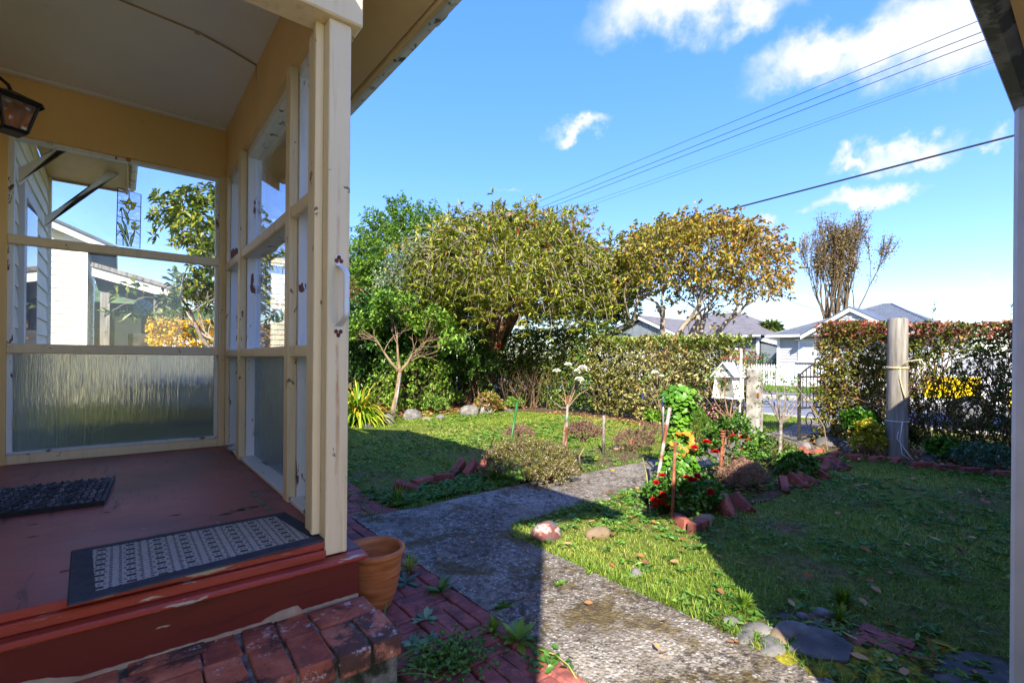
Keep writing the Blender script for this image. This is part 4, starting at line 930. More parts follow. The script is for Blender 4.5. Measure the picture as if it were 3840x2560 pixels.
# ================================================================== TREES
def sprays(starts, dirs, L, seg, droop, wig, r0, r1=.003):
    """many thin twigs grown at once; returns polyline list and node arrays"""
    N = len(starts); P = np.array(starts, float); D = nrm(np.array(dirs, float)); L = np.broadcast_to(L, N).reshape(-1, 1)
    allp = [P.copy()]; alld = [D.copy()]
    for i in range(seg):
        D = nrm(D + rng.normal(size=D.shape) * wig + np.array([0, 0, -droop * (i + 1) / seg])); P = P + D * L / seg
        allp.append(P.copy()); alld.append(D.copy())
    rs = np.linspace(r0, r1, seg + 1)
    return [([allp[i][k] for i in range(seg + 1)], rs, 0) for k in range(N)], np.stack(allp), np.stack(alld)
def vnoise(P, s, seed=0):
    r = np.random.default_rng(seed); K = r.normal(size=(6, 3)) * s; ph = r.uniform(0, 6, 6)
    return np.sin(P @ K.T + ph).mean(1) * 1.6

# --- bottlebrush
bc = AT(1935, 1035, 12.6)
tb = G(1815, 1512); tree = T('bottlebrush_tree', 'broad weeping bottlebrush tree with shaggy trunk and a few red flowers', 'tree', tuple(tb))
lst = []; tips = []
fork = tb + np.array([-.05, -.35, 1.5])
trk = [tb + np.array([-.1, 0, -.05]), tb + np.array([.0, -.1, .4]), tb + np.array([.06, -.2, .95]), fork]
lst.append((trk, [.30, .21, .18, .165], 9))
tb2 = G(1735, 1525); lst.append(([tb2 + np.array([0, 0, -.05]), tb2 + np.array([.3, .25, .35]), tb2 + np.array([.75, .5, 1.2]), tb2 + np.array([1.0, .6, 2.2])], [.20, .15, .11, .07], 9))
for k in range(9):
    a = k * 2 * math.pi / 9 + .3
    e = bc + np.array([math.cos(a) * 1.5, math.sin(a) * 1.3, random.uniform(-.2, .9)])
    s0 = fork if k % 3 else trk[2]
    lst.append(([s0, s0 * .6 + e * .4 + np.array([0, 0, .25]), s0 * .25 + e * .75 + np.array([0, 0, .3]), e], [.11, .08, .055, .035], 3))
    for j in range(4):
        t = random.uniform(.35, 1); q = s0 * (1 - t) + e * t + np.array([0, 0, .2]); a2 = a + random.uniform(-1.2, 1.2)
        e2 = bc + np.array([math.cos(a2) * 2.1, math.sin(a2) * 1.9, random.uniform(.2, 1.5)])
        lst.append(([q, (q + e2) / 2 + np.array([0, 0, .25]), e2], [.045, .03, .014], 2))
limbs('trunk', lst, 'bark', tree, 8, 5)
N = 1750
d = sph(N); d[:, 2] = np.abs(d[:, 2]) * 1.1 - .34; d = nrm(d)
rad = rng.uniform(.5, .93, N) ** .5
RX = np.array([2.55, 2.35, 1.72])
st = bc + np.array([0, 0, -.15]) + d * RX * rad[:, None] * (1 + .13 * vnoise(d * 3, 1.8, 3))[:, None]
dr = d * np.array([1, 1, .35]) + rng.normal(size=(N, 3)) * .5
pol_, PA, DA = sprays(st, dr, np.where(d[:, 2] < .35, rng.uniform(.7, 1.5, N), rng.uniform(.45, .9, N)), 5, .55, .2, .009, .004)
ns = 620; az_ = rng.uniform(0, 2 * math.pi, ns); st2 = bc + np.stack([np.cos(az_) * RX[0] * rng.uniform(.55, 1.02, ns), np.sin(az_) * RX[1] * rng.uniform(.55, 1.02, ns), rng.uniform(-.55, .35, ns)], 1)
pol2, PB, DB = sprays(st2, np.stack([np.cos(az_), np.sin(az_), rng.uniform(-.3, .3, ns)], 1), rng.uniform(.6, 1.35, ns), 5, .9, .16, .008, .0035)
limbs('twigs', pol_ + pol2, 'greybark', tree, 3, 3)
PA = np.concatenate([PA, PB], 1); DA = np.concatenate([DA, DB], 1); N = N + ns
Pn = np.concatenate([PA[i] for i in (1, 2, 3, 4, 5)]); Dn = np.concatenate([DA[i] for i in (1, 2, 3, 4, 5)])
keep = rng.random(len(Pn)) < np.repeat([.2, .35, .45, .6, 1.0], N); Pn, Dn = Pn[keep], Dn[keep]
P, D = whorl(Pn, Dn, 13, .8)
P = P + sph(len(P)) * .025
leaves('crown', P, D, rng.uniform(.10, .17, len(P)), rng.uniform(.024, .038, len(P)), LM['bottle'], np.clip(rng.normal(.45, .25, len(P)) + .18 * vnoise(P, 1.2, 5), 0, 1), tree)
FLW = [(1322, 0), ]
fpx = [(1860, 1143), (2120, 1240), (1870, 1288), (2150, 850), (2148, 830), (2005, 835), (2055, 920), (1940, 862), (1740, 850), (2040, 790), (1750, 910), (2275, 925), (2094, 985), (1865, 1290)]
for i, (px, py) in enumerate(fpx):
    rr_ = ray(px, py); e = (EYE - bc) / RX; dd = rr_ / RX
    A_ = dd @ dd; B_ = 2 * e @ dd; C_ = e @ e - 1.25; disc = max(0, B_ * B_ - 4 * A_ * C_); t = (-B_ - math.sqrt(disc)) / (2 * A_)
    c = EYE + rr_ * t; n = 90; big_ = 1.5 if py > 1100 else 1
    ax = nrm(rng.normal(size=3) * .3 + np.array([0, 0, -1])); tt = rng.uniform(0, .07 * big_, n)
    P = c + ax * tt[:, None]; D = nrm(np.cross(ax, sph(n)) + ax * .15)
    leaves('flower_spike', P, D, .032 * big_, .005 * big_, LM['red'], rng.random(n), tree)

# --- generic shrub / tree crowns
def crown_thing(name, label, base, cpt, rad3, n, leafL, leafW, mat, bark, trunk_r, v_mu=.5, v_sd=.25, whorln=6, tw=(.25, .5), group=None, lump=.14, seed=1, inner=.35, droop=.15, cat='tree', nlimb=7, up=0.25):
    base = np.array(base, float); cpt = np.array(cpt, float); rad3 = np.array(rad3, float)
    th = T(name, label, cat, tuple(base), group)
    lst = []
    mid = base * .55 + cpt * .45
    if trunk_r > 0: lst.append(([base + np.array([0, 0, -.05]), (base + mid) / 2 + rng.normal(size=3) * .04, mid], [trunk_r * 1.25, trunk_r, trunk_r * .8], 9))
    for k in range(nlimb):
        e = cpt + sph(1)[0] * rad3 * .6 + np.array([0, 0, rad3[2] * .15]); s0 = mid if trunk_r > 0 else base + rng.normal(size=3) * np.array([.1, .1, 0])
        lst.append(([s0, (s0 + e) / 2 + rng.normal(size=3) * .06 * rad3.mean(), e], [max(.012, trunk_r * .55), max(.01, trunk_r * .35), .008], 3))
    d = sph(n); rr2 = rng.uniform(inner, 1, n) ** .6
    P0 = cpt + d * rad3 * rr2[:, None] * (1 + lump * vnoise(d * 2.2, 2.0, seed))[:, None]
    pol_, PA, DA = sprays(P0, d + np.array([0, 0, up]) + rng.normal(size=(n, 3)) * .5, rng.uniform(*tw, n), 3, droop, .18, .006, .0025)
    limbs('branches', lst + pol_[::2], bark, th, 7, 3)
    Pn = np.concatenate([PA[1], PA[2], PA[3]]); Dn = np.concatenate([DA[1], DA[2], DA[3]])
    P, D = whorl(Pn, Dn, whorln, .7); P = P + sph(len(P)) * leafL * .3
    leaves('crown', P, D, leafL * rng.uniform(.7, 1.3, len(P)), leafW * rng.uniform(.8, 1.2, len(P)), LM[mat], np.clip(rng.normal(v_mu, v_sd, len(P)) + .2 * vnoise(P, 2.5, seed), 0, 1), th)
    return th
c = AT(1525, 1015, 14.6); crown_thing('leafy_tree', 'tall bright green tree rising behind the bottlebrush', (c[0], c[1], 0), c, (1.62, 1.4, 1.75), 2400, .085, .04, 'green', 'darkbark', .12, seed=11, whorln=7, tw=(.2, .45))
c = AT(1385, 1130, 14.2)
crown_thing('leafy_tree', 'smaller green tree at the left of the tall green one', (c[0], c[1], 0), c, (.7, .8, 1.0), 700, .08, .038, 'green', 'darkbark', .08, seed=12, whorln=6)
c = AT(1585, 1150, 12.0); crown_thing('silver_shrub', 'silvery green pittosporum shrub in front of the green tree', (c[0], c[1], 0), c + np.array([0, 0, .1]), (.95, .9, 1.35), 1100, .07, .03, 'silver', 'greybark', .06, seed=13, whorln=7, up=.9, tw=(.25, .55), droop=.0)
c = AT(1420, 1290, 11.3); crown_thing('camellia', 'dark glossy camellia by the paling fence, nearest the strap-leaf clump', (c[0], c[1], 0), c + np.array([0, 0, .1]), (.9, .8, .9), 900, .085, .045, 'dark', 'darkbark', .05, seed=14)
c = AT(1650, 1310, 11.9); crown_thing('camellia', 'dark glossy camellia between pale small tree and bottlebrush trunk', (c[0], c[1], 0), c + np.array([0, 0, .25]), (1.0, .8, .95), 800, .08, .042, 'dark', 'darkbark', .06, seed=15, v_mu=.6)
c = AT(1520, 1230, 11.9); crown_thing('camellia', 'dark camellia rising above the pale small tree', (c[0], c[1], 0), c, (1.0, .8, .8), 900, .085, .045, 'dark', 'darkbark', .05, seed=19, v_mu=.5)
c = AT(1330, 1180, 12.6); crown_thing('red_tipped_shrub', 'reddish leaved shrub beside the porch post above the fence', (c[0], c[1], 0), c + np.array([-.1, 0, -.1]), (.45, .5, .8), 200, .06, .03, 'abeliatop', 'darkbark', .04, seed=16, v_mu=.15)
c = AT(1560, 1440, 10.9); crown_thing('sapling', 'light green sapling in front of the fence', (c[0], c[1], 0), c, (.75, .4, .45), 260, .06, .034, 'green', 'brownbark', .0, seed=17, v_mu=.7, cat='shrub')
c = AT(1790, 1370, 12.0); crown_thing('sapling', 'glossy sapling under the bottlebrush', (c[0], c[1], 0), c, (.4, .4, .35), 110, .07, .035, 'dark', 'brownbark', .0, seed=18, v_mu=.75, cat='shrub')
# far shrub mass right of the trunk (dark, twiggy)
c = AT(1990, 1480, 11.8); th = T('twiggy_shrub', 'bare twiggy brown shrub right of the bottlebrush trunk', 'shrub', (c[0], c[1], 0)); lst = []; tips = []
for k in range(26): grow((c[0] + rng.normal() * .18, c[1] + rng.normal() * .18, 0), (rng.normal() * .45, rng.normal() * .45, 1), .6, .012, 1, lst, tips, .5, .2, 3)
limbs('stems', lst, 'brownbark', th, 4, 3)
# --- pale small tree and its stake
b = G(1467, 1563); th = T('small_tree', 'pale-trunked small pruned tree with bare twigs in front of the fence', 'tree', tuple(b)); lst = []; tips = []
z1 = AT(1500, 1395, 10.1); z2 = AT(1440, 1320, 10.0); z3 = AT(1545, 1330, 10.1)
lst.append(([b, b * .5 + z1 * .5 + np.array([.03, 0, 0]), z1], [.055, .05, .045], 9))
for e, dr in ((z2, (-.5, .3, .8)), (z3, (.6, -.2, .7)), (AT(1490, 1290, 10.1), (-.1, .2, 1))):
    lst.append(([z1, (z1 + e) / 2 + rng.normal(size=3) * .03, e], [.036, .028, .02], 3))
    for k in range(3): grow(e, np.array(dr) + rng.normal(size=3) * .35, .40, .011, 3, lst, tips, .6, .1, 3)
tl = len(tips)
for k in range(4): grow((z1 + z3) / 2, (.6 + rng.normal() * .2, rng.normal() * .3, .4), .35, .012, 2, lst, [], .6, .05, 3)
limbs('branches', lst, 'palebark', th, 8, 4)
P = np.array([t[0] for t in tips]); D = np.array([t[1] for t in tips]); P, D = whorl(P, D, 26, .8); P += sph(len(P)) * .13
leaves('crown', P, D, .095, .045, LM['green'], rng.random(len(P)), th)
b2 = G(1475, 1540) ; O('grey_stake', MB().tube([G(1478, 1568), AT(1502, 1405, 10.0)], .014, 8), 'greytube', smooth=True, label='thin grey metal stake leaning beside the pale small tree', cat='stake')
# --- strap-leaf clump
b = G(1340, 1588); th = T('flax_clump', 'yellow-green strap-leaf clump beside the porch post', 'plant', tuple(b))
def straps(name, b, n, L, W_, mat, th, spread=1.0, v=None, seg=5, curl=1.0):
    V = []; Tt = []; vv = []
    for k in range(n):
        a = rng.uniform(0, 2 * math.pi); el = rng.uniform(.35, 1.45); ln = L * rng.uniform(.6, 1.15); w0 = W_ * rng.uniform(.7, 1.2)
        d = np.array([math.cos(a) * math.cos(el) * spread, math.sin(a) * math.cos(el) * spread, math.sin(el)]); p = b + np.array([math.cos(a), math.sin(a), 0]) * rng.uniform(0, .12 * spread * L)
        sd = np.array([-math.sin(a), math.cos(a), 0]); o = len(V); val = rng.random() if v is None else v()
        for i in range(seg + 1):
            t = i / seg; w1 = w0 * (1 - t ** 2.2) * (.75 + .5 * min(1, t * 3)) * .5 + .0008
            V += [p - sd * w1, p + sd * w1]; vv += [val, val]
            d = d + np.array([0, 0, -curl * .42 * t]); d /= np.linalg.norm(d); p = p + d * ln / seg
        for i in range(seg): q = o + 2 * i; Tt += [(q, q + 1, q + 3), (q, q + 3, q + 2)]
    return tri_obj(name, np.array(V), np.array(Tt), LM[mat], np.array(vv), th)
straps('strap_leaves', b, 420, .85, .05, 'flax', th, 1.0, None, 6, 1.7)
# --- autumn tree behind the hedge
c = AT(2590, 1010, 11.3); b = np.array([c[0] - .1, c[1] + .25, 0])
th = T('autumn_tree', 'round-crowned tree with orange autumn leaves and bare branches behind the hedge', 'tree', tuple(b)); lst = []; tips = []
for k in range(7):
    px = 2400 + k * 45 + random.uniform(-10, 10); q = AT(px, 1265 + random.uniform(-8, 12), 11.2 + random.uniform(-.3, .4))
    lst.append(([np.array([b[0] + (k - 3) * .05, b[1] - (k - 3) * .05, 0]), (q + b) / 2 + np.array([0, 0, .1]), q], [.12, .095, .085], 9))
    dv = nrm(np.array([RT[0] * (px - 2560) / 160, RT[1] * (px - 2560) / 160, .95]) + rng.normal(size=3) * .2)
    grow(q, dv, .62, .07, 5, lst, tips, .62, .10, 3, (2, 2), .75, .16, .006)
    if k % 2: grow(q, dv + rng.normal(size=3) * .6, .6, .06, 4, lst, tips, .7, .06, 3, (2, 3), .75, .16, .006)
ctr = AT(2605, 1055, 11.3); R3 = np.array([1.95, 1.9, 1.25])
def inside(p): return (((p - ctr) / R3) ** 2).sum() < 1.12
lst = [l for l in lst if l[2] > 5 or inside(l[0][-1])]; tips = [t for t in tips if inside(t[0])]
limbs('branches', lst, 'greybark', th, 6, 3)
# outer shell twigs and leaves
n = 1500; d = sph(n); d[:, 2] = np.where(d[:, 2] < -.3, -d[:, 2], d[:, 2]); st = ctr + d * R3 * rng.uniform(.72, 1.0, n)[:, None] * (1 + .08 * vnoise(d * 3, 2, 8))[:, None]
pol_, PA, DA = sprays(st, d + np.array([0, 0, .3]) + rng.normal(size=(n, 3)) * .5, rng.uniform(.2, .42, n), 4, -.1, .22, .009, .003)
limbs('twigs', pol_, 'greybark', th, 3, 3)
P = np.concatenate([PA[2], PA[4], np.array([t[0] for t in tips])]); D = np.concatenate([DA[2], DA[4], np.array([t[1] for t in tips])])
left = ((P - ctr) @ np.array([RT[0], RT[1], 0])) / 1.9
keep = rng.random(len(P)) < np.clip(.85 - .3 * left + .25 * vnoise(P, 1.6, 4), .2, 1); P, D = P[keep], D[keep]
P, D = whorl(P, D, 5, .75); P = P + sph(len(P)) * .05
leaves('crown', P, D, rng.uniform(.07, .13, len(P)), rng.uniform(.04, .065, len(P)), LM['orange'], np.clip(rng.normal(.55, .25, len(P)) - .25 * ((P - ctr) @ np.array([RT[0], RT[1], 0])) / 1.9, 0, 1), th, fold=.4, droop=.2)
# --- far poplar
b = AT(3150, 1362, 46); b[2] = 0; th = T('poplar_tree', 'tall half-bare poplar behind the grey-roofed house', 'tree', tuple(b)); lst = []; tips = []
for k in range(15):
    a = float(np.clip(rng.normal() * .2, -.32, .32)); q = b + np.array([RT[0] * a * 2, RT[1] * a * 2, rng.uniform(2, 4.5)]); lst.append(([b + np.array([RT[0] * a, RT[1] * a, 0]), (b + q) / 2, q], [.4, .32, .24], 9))
    grow(q, (RT[0] * a * 1.5 + rng.normal() * .08, RT[1] * a * 1.5 + rng.normal() * .08, 1), 3.4, .17, 4, lst, tips, .24, .55, 4, (2, 3), .6, .06, .02)
limbs('trunk', lst, 'darkbark', th, 5, 3)
P = np.concatenate([np.array([l[0][i] for l in lst if l[2] < 3 for i in (1, 2, 3, 4)])]); keep = rng.random(len(P)) < np.clip(.6 + .35 * vnoise(P, .7, 6) + .2 * ((P - b) @ np.array([RT[0], RT[1], 0])) / 3, .08, 1); P = P[keep]
P = np.repeat(P, 7, 0); P = P + sph(len(P)) * rng.uniform(0, .55, (len(P), 1)); leaves('crown', P, sph(len(P)), .17, .12, LM['brown'], rng.random(len(P)), th)
# --- cabbage trees
def cabbage(px, py, depth, label, r=.75, th_=None):
    c = AT(px, py, depth); t = T('cabbage_tree', label, 'tree', (c[0], c[1], 0), 'cabbage trees')
    O('trunk', MB().tube([(c[0], c[1], -.05), (c[0] + .02, c[1], c[2] * .5), tuple(c)], [.15, .12, .11], 8), 'palebark', t, smooth=True)
    n = 260; D = sph(n); D[:, 2] = D[:, 2] * .9 + .35; leaves('crown', np.repeat(c[None], n, 0), D, rng.uniform(.7, 1.1, n) * r, .045 * r, LM['cabbage'], rng.random(n), t, droop=.25)
    n = 120; a = rng.uniform(0, 6.28, n); P = c + np.stack([np.cos(a) * .12, np.sin(a) * .12, -rng.uniform(.0, .35, n)], 1) * r
    leaves('dead_skirt', P, np.stack([np.cos(a) * .3, np.sin(a) * .3, -np.ones(n)], 1), rng.uniform(.5, .9, n) * r, .05 * r, LM['skirt'], rng.random(n), t)
cabbage(2888, 1232, 31, 'cabbage tree with dead leaf skirt between the two street houses', .95)
cabbage(634, 1175, 24, 'spiky cabbage tree seen through the porch window above the golden hedge', .85)
# --- yellowing tree outside the porch window
c = AT(800, 800, 8.6); b = np.array([c[0] + .35, c[1] + .1, 0])
th = T('rhododendron_tree', 'yellowing leafy tree with pale bare twigs seen through the porch glass', 'tree', tuple(b)); lst = []; tips = []
for k in range(4):
    a = k * 1.7; q = b + np.array([math.cos(a) * .25, math.sin(a) * .25, 1.1]); lst.append(([b, (b + q) / 2, q], [.06, .05, .045], 9))
    grow(q, (math.cos(a) * .6, math.sin(a) * .6, .8), .8, .04, 5, lst, tips, .65, .06, 3, (2, 3), .75, .18, .005)
limbs('trunk', lst, 'greybark', th, 6, 3)
P = np.array([t[0] for t in tips]); D = np.array([t[1] for t in tips]); keep = rng.random(len(P)) < np.clip(1.2 - .42 * (P[:, 2] - 2.2), .05, 1); P, D = P[keep], D[keep]
cw = AT(800, 830, 8.7); n = 230; dq = sph(n); Pq = cw + dq * np.array([.85, .8, .6]) * (rng.uniform(.3, 1, n) ** .5)[:, None] * (1 + .2 * vnoise(dq * 2, 2, 9))[:, None]
P = np.concatenate([P, Pq]); D = np.concatenate([D, dq + np.array([0, 0, .3])])
P, D = whorl(P, D, 10, .8); P = P + sph(len(P)) * .06
leaves('crown', P, D, rng.uniform(.10, .17, len(P)), .05, LM['rhodotree'], rng.random(len(P)) * .8, th, droop=.15)

# ================================================================== HEDGES
def hedge(name, label, x0, x1, y0, y1, h, n, L, W_, mat, topmat=None, twigs=500, v_mu=.5, hollow=.5, bark='brownbark', topn=0, thin=None, bulge=.1, whn=5):
    t = T(name, label, 'hedge', (x0, (y0 + y1) / 2, 0))
    U_ = rng.random((n, 3)); P = np.stack([x0 + (x1 - x0) * U_[:, 0] ** 1.8, y0 + (y1 - y0) * U_[:, 1], .06 + (h - .06) * U_[:, 2] ** .85], 1)
    P[:, 0] += bulge * vnoise(P, 2.6, 5); P[:, 2] += .05 * vnoise(P, 4, 6) * (P[:, 2] / h)
    if thin is not None: P = P[rng.random(len(P)) < thin(P)]
    D = np.stack([-rng.uniform(.2, 1, len(P)), rng.normal(size=len(P)) * .5, rng.uniform(-.1, .9, len(P))], 1)
    ed = (P[:, 2] > h * .86); D[ed, 2] += 1
    Pw, Dw = whorl(P, D, whn, .7); Pw = Pw + sph(len(Pw)) * L * .35
    leaves('foliage', Pw, Dw, L * rng.uniform(.7, 1.3, len(Pw)), W_ * rng.uniform(.8, 1.2, len(Pw)), LM[mat], np.clip(rng.normal(v_mu, .22, len(Pw)) + .22 * vnoise(Pw, 2.0, 7), 0, 1), t)
    if topmat:
        m = topn; P = np.stack([x0 + (x1 - x0) * rng.random(m) ** 1.2, y0 + (y1 - y0) * rng.random(m), h - np.abs(rng.normal(size=m)) * .13], 1)
        P[:, 0] += bulge * vnoise(P, 2.6, 5); P[:, 2] += .05 * vnoise(P, 4, 6)
        Pw, Dw = whorl(P, np.stack([-rng.uniform(0, .6, m), rng.normal(size=m) * .3, np.ones(m)], 1), whn, .65); Pw = Pw + sph(len(Pw)) * L * .4
        leaves('top_growth', Pw, Dw, L * rng.uniform(.7, 1.3, len(Pw)), W_ * rng.uniform(.8, 1.2, len(Pw)), LM[topmat], np.clip(rng.normal(.5, .25, len(Pw)), 0, 1), t)
    st = np.stack([rng.uniform(x0 + .1, x1, twigs), rng.uniform(y0, y1, twigs), rng.uniform(0, h * .6, twigs)], 1)
    pol_, PA, DA = sprays(st, np.stack([rng.normal(size=twigs) * .35, rng.normal(size=twigs) * .45, np.ones(twigs)], 1), rng.uniform(.3, .75, twigs), 4, -.05, .2, .007, .003)
    limbs('stems', pol_, bark, t, 3, 3)
    return t
hedge('rhododendron_hedge', 'dull olive broad-leaved hedge left of the concrete gate post', 7.85, 8.75, 3.98, 7.1, 1.64, 2600, .085, .036, 'rhodo', 'rhodotop', 600, .5, topn=520)
hedge('small_leaf_hedge', 'dark small-leaved hedge between bottlebrush and olive hedge', 7.95, 8.9, 7.0, 11.6, 1.95, 9500, .055, .032, 'smallhedge', None, 700, .5, bulge=.16)
hedge('abelia_hedge', 'clipped abelia hedge with pink-red tops beside the open gate', 8.05, 8.75, 1.72, 2.82, 1.74, 3000, .046, .027, 'abelia', 'abeliatop', 420, .45, topn=620, thin=lambda P: np.where(P[:, 2] > 1.0, 1, .8))
hedge('abelia_hedge', 'thin see-through abelia hedge right of the timber pole', 8.1, 8.7, -2.2, 1.70, 1.70, 7000, .046, .027, 'abelia', 'abeliatop', 1500, .34, topn=1500, thin=lambda P: np.where((P[:, 2] > 1.25), 1, np.where(P[:, 2] < .45, .95, .55)))
for (px, py, pt) in ((3495, 1235, 1130), (3785, 1230, 1133), (3560, 1240, 1200)):
    s0 = AT(px, py, 6.3); e = AT(px + 10, pt, 6.3); O('hedge_shoot', MB().tube([s0 - np.array([0, 0, .3]), s0, (s0 + e) / 2 + np.array([.01, 0, 0]), e], [.003, .003, .002, .0015], 4), 'brownbark', label={3495: 'tall dark leafy shoot above the thin abelia hedge', 3785: 'shoot standing above the hedge at its right end', 3560: 'short arching shoot above the thin hedge'}[px], cat='shoot')
    o = bpy.context.scene.objects[-1] if False else None
    n = 26; tt = rng.uniform(.1, 1, n); P = s0 + (e - s0) * tt[:, None]; leaves('leaves', P, sph(n) + np.array([0, 0, .4]), .035, .018, LM['abelia'], rng.uniform(0, .35, n), [o for o in COL.objects if o.name.startswith('hedge_shoot')][-1])
hedge('golden_hedge', 'bright golden hedge seen through the porch window', 0, 1, 0, 1, 1, 10, .05, .03, 'gold', None, 4) if False else None
gh = T('golden_hedge', 'bright golden clipped hedge seen through the porch window', 'hedge', (1.6, 15.2, 0))
n = 5200; P = np.stack([rng.uniform(.55, 5.5, n), 15.1 + rng.random(n) ** 2 * .8, 2.12 * rng.random(n) ** .7], 1); P[:, 2] += .06 * vnoise(P, 3, 2); D = np.stack([rng.normal(size=n) * .5, -np.ones(n), rng.normal(size=n) * .5 + .5], 1)
Pw, Dw = whorl(P, D, 5, .7); Pw += sph(len(Pw)) * .05; leaves('foliage', Pw, Dw, .085, .045, LM['gold'], rng.random(len(Pw)), gh)

# ================================================================== FENCES
fence = T('paling_fence', 'weathered grey paling fence behind the left lawn', 'fence', (5.5, 12.0, 0))
pm_ = mesh_of(MB().box(-.048, .048, -.01, .01, 0, 1.46, .003), 'paling', MAT['paling']); fixn(pm_)
x = 2.9
while x < 8.8:
    inst('paling', pm_, fence, (x, 12.0 + random.uniform(-.004, .004), random.uniform(-.03, .02)), (0, random.uniform(-.012, .012), 0), (random.uniform(.9, 1.06), 1, random.uniform(.97, 1.03))); x += .104
for z in (.42, 1.16): O('fence_rail', MB().box(2.85, 8.85, 11.94, 11.988, z, z + .08, .004), 'paling', fence)
for x in (3.1, 5.0, 6.9, 8.75): O('fence_post', MB().box(x, x + .1, 11.84, 11.938, 0, 1.4, .004), 'paling', fence)
pf = T('picket_fence', 'white picket fence along the far side of the street', 'fence', (24.2, 9, 0))
pk = mesh_of(MB().prism([(0, -.036, .1), (0, .036, .1), (0, .036, 1.02), (0, .022, 1.07), (0, 0, 1.11), (0, -.022, 1.07), (0, -.036, 1.02)], (.02, 0, 0)), 'picket', MAT['whitetrim']); fixn(pk)
y = 2.0
while y < 24: inst('picket', pk, pf, (24.2, y, random.uniform(-.008, .008))); y += .118
for z in (.32, .82): O('fence_rail', MB().box(24.222, 24.27, 1.9, 24.1, z, z + .09), 'whitetrim', pf)
for y in np.arange(2, 24.2, 2.4): O('fence_post', MB().box(24.275, 24.36, y, y + .09, 0, 1.05), 'whitetrim', pf)

# ================================================================== STREET HOUSES
hs1 = T('street_house', 'pale grey weatherboard house with dark iron hip roof and small front gable', 'house', (27, 7.5, 0))
HX = 26.5; HYL, HYR = 10.95, 4.6
O('wall', MB().box(HX + .02, HX + 7.5, HYR, HYL, 0, 2.6), 'greyboard', hs1)
wb = mesh_of(MB().prism([(0, 0, 0), (-.032, 0, 0), (-.008, 0, .155), (0, 0, .155)], (0, HYL - HYR - .1, 0)), 'weatherboard', MAT['greyboard']); fixn(wb)
for k in range(17): inst('weatherboard', wb, hs1, (HX + .02, HYR, .02 + k * .15))
O('corner_board', MB().box(HX - .035, HX + .1, HYL - .12, HYL + .015, 0, 2.56), 'whitetrim', hs1)
ev = .4; ap = np.array([HX + 3.9, 7.5, 4.2]); ez = 2.56
c1, c2, c3, c4 = (HX - ev, HYL + ev, ez), (HX - ev, HYR - ev, ez), (HX + 8, HYR - ev, ez), (HX + 8, HYL + ev, ez)
ap2 = (HX + 3.9, 7.1, 4.2)
roof = O('roof', MB().add([c1, c2, c3, c4, tuple(ap), ap2], [(0, 1, 5, 4), (1, 2, 5), (2, 3, 4, 5), (3, 0, 4)]), 'iron_roof', hs1)
def corr(A, B, C, D_, n, parent):     # raised ribs of the iron on a roof plane A-B (eave) to D-C (ridge)
    A, B, C, D_ = map(np.array, (A, B, C, D_)); mbx = MB(); nn = np.cross(B - A, D_ - A); nn /= np.linalg.norm(nn); nn *= np.sign(nn[2])
    for i in range(n + 1):
        t = i / n; mbx.tube([A + (B - A) * t + nn * .01, D_ + (C - D_) * t + nn * .01], .022, 4)
    O('roof_ribs', mbx, 'iron_roof', parent)
mbx = MB(); slope = (4.2 - ez) / (3.9 + ev)
for i in range(64):                   # corrugations of the street slope, trimmed by the hips
    y = HYR - ev + (HYL - HYR + 2 * ev) * (i + .5) / 64
    tmax = 1.0
    if y > 7.5: tmax = (HYL + ev - y) / (HYL + ev - 7.5)
    if y < 7.1: tmax = (y - HYR + ev) / (7.1 - HYR + ev)
    mbx.tube([(HX - ev, y, ez + .012), (HX - ev + (3.9 + ev) * tmax, y, ez + .012 + (4.2 - ez) * tmax)], .024, 4)
O('roof_ribs', mbx, 'iron_roof', roof)
O('ridge_cap', MB().tube([c1, tuple(ap)], .06, 6), 'iron_roof', roof); O('ridge_cap', MB().tube([c2, ap2], .06, 6), 'iron_roof', roof); O('ridge_cap', MB().tube([tuple(ap), ap2], .06, 6), 'iron_roof', roof)
O('gutter', MB().box(HX - ev - .09, HX - ev, HYR - ev, HYL + ev + .02, ez - .1, ez + .02, .01), 'whitetrim', hs1)
O('side_gutter', MB().box(HX - ev, HX + 8, HYL + ev, HYL + ev + .08, ez - .1, ez + .02, .01), 'whitetrim', hs1)
O('soffit', MB().box(HX - ev, HX + .02, HYR, HYL + .3, ez - .06, ez - .03), 'whitetrim', hs1)
gy, gz, gw = 7.55, 3.72, 1.75
gab = O('gable', MB().prism([(HX - .55, gy - gw, 2.5), (HX - .55, gy + gw, 2.5), (HX - .55, gy, gz - .12)], (.05, 0, 0)), 'greyboard', hs1)
for k in range(7):
    z = 2.52 + k * .15; hw = gw * (1 - (z + .1 - 2.5) / (gz - .12 - 2.5))
    if hw > .08: O('weatherboard', MB().prism([(HX - .552, gy - hw, z), (HX - .58, gy - hw, z), (HX - .56, gy - hw, z + .14), (HX - .552, gy - hw, z + .14)], (0, 2 * hw, 0)), 'greyboard', gab)
for s_ in (-1, 1):
    O('barge_board', MB().prism([(HX - .72, gy, gz), (HX - .72, gy, gz - .18), (HX - .72, gy + s_ * 2.05, 2.33), (HX - .72, gy + s_ * 2.05, 2.50)], (.14, 0, 0)), 'whitetrim', gab)
    O('gable_roof', MB().slab([(HX - .74, gy, gz + .03), (HX - .74, gy + s_ * 2.1, 2.5), (HX + 1.0, gy + s_ * 2.1, 2.5), (HX + 2.6, gy, gz + .03)], .03), 'iron_roof', gab)
O('gable_finial', MB().box(HX - .62, HX - .585, gy - .03, gy + .03, 3.1, 3.32), 'whitetrim', gab)
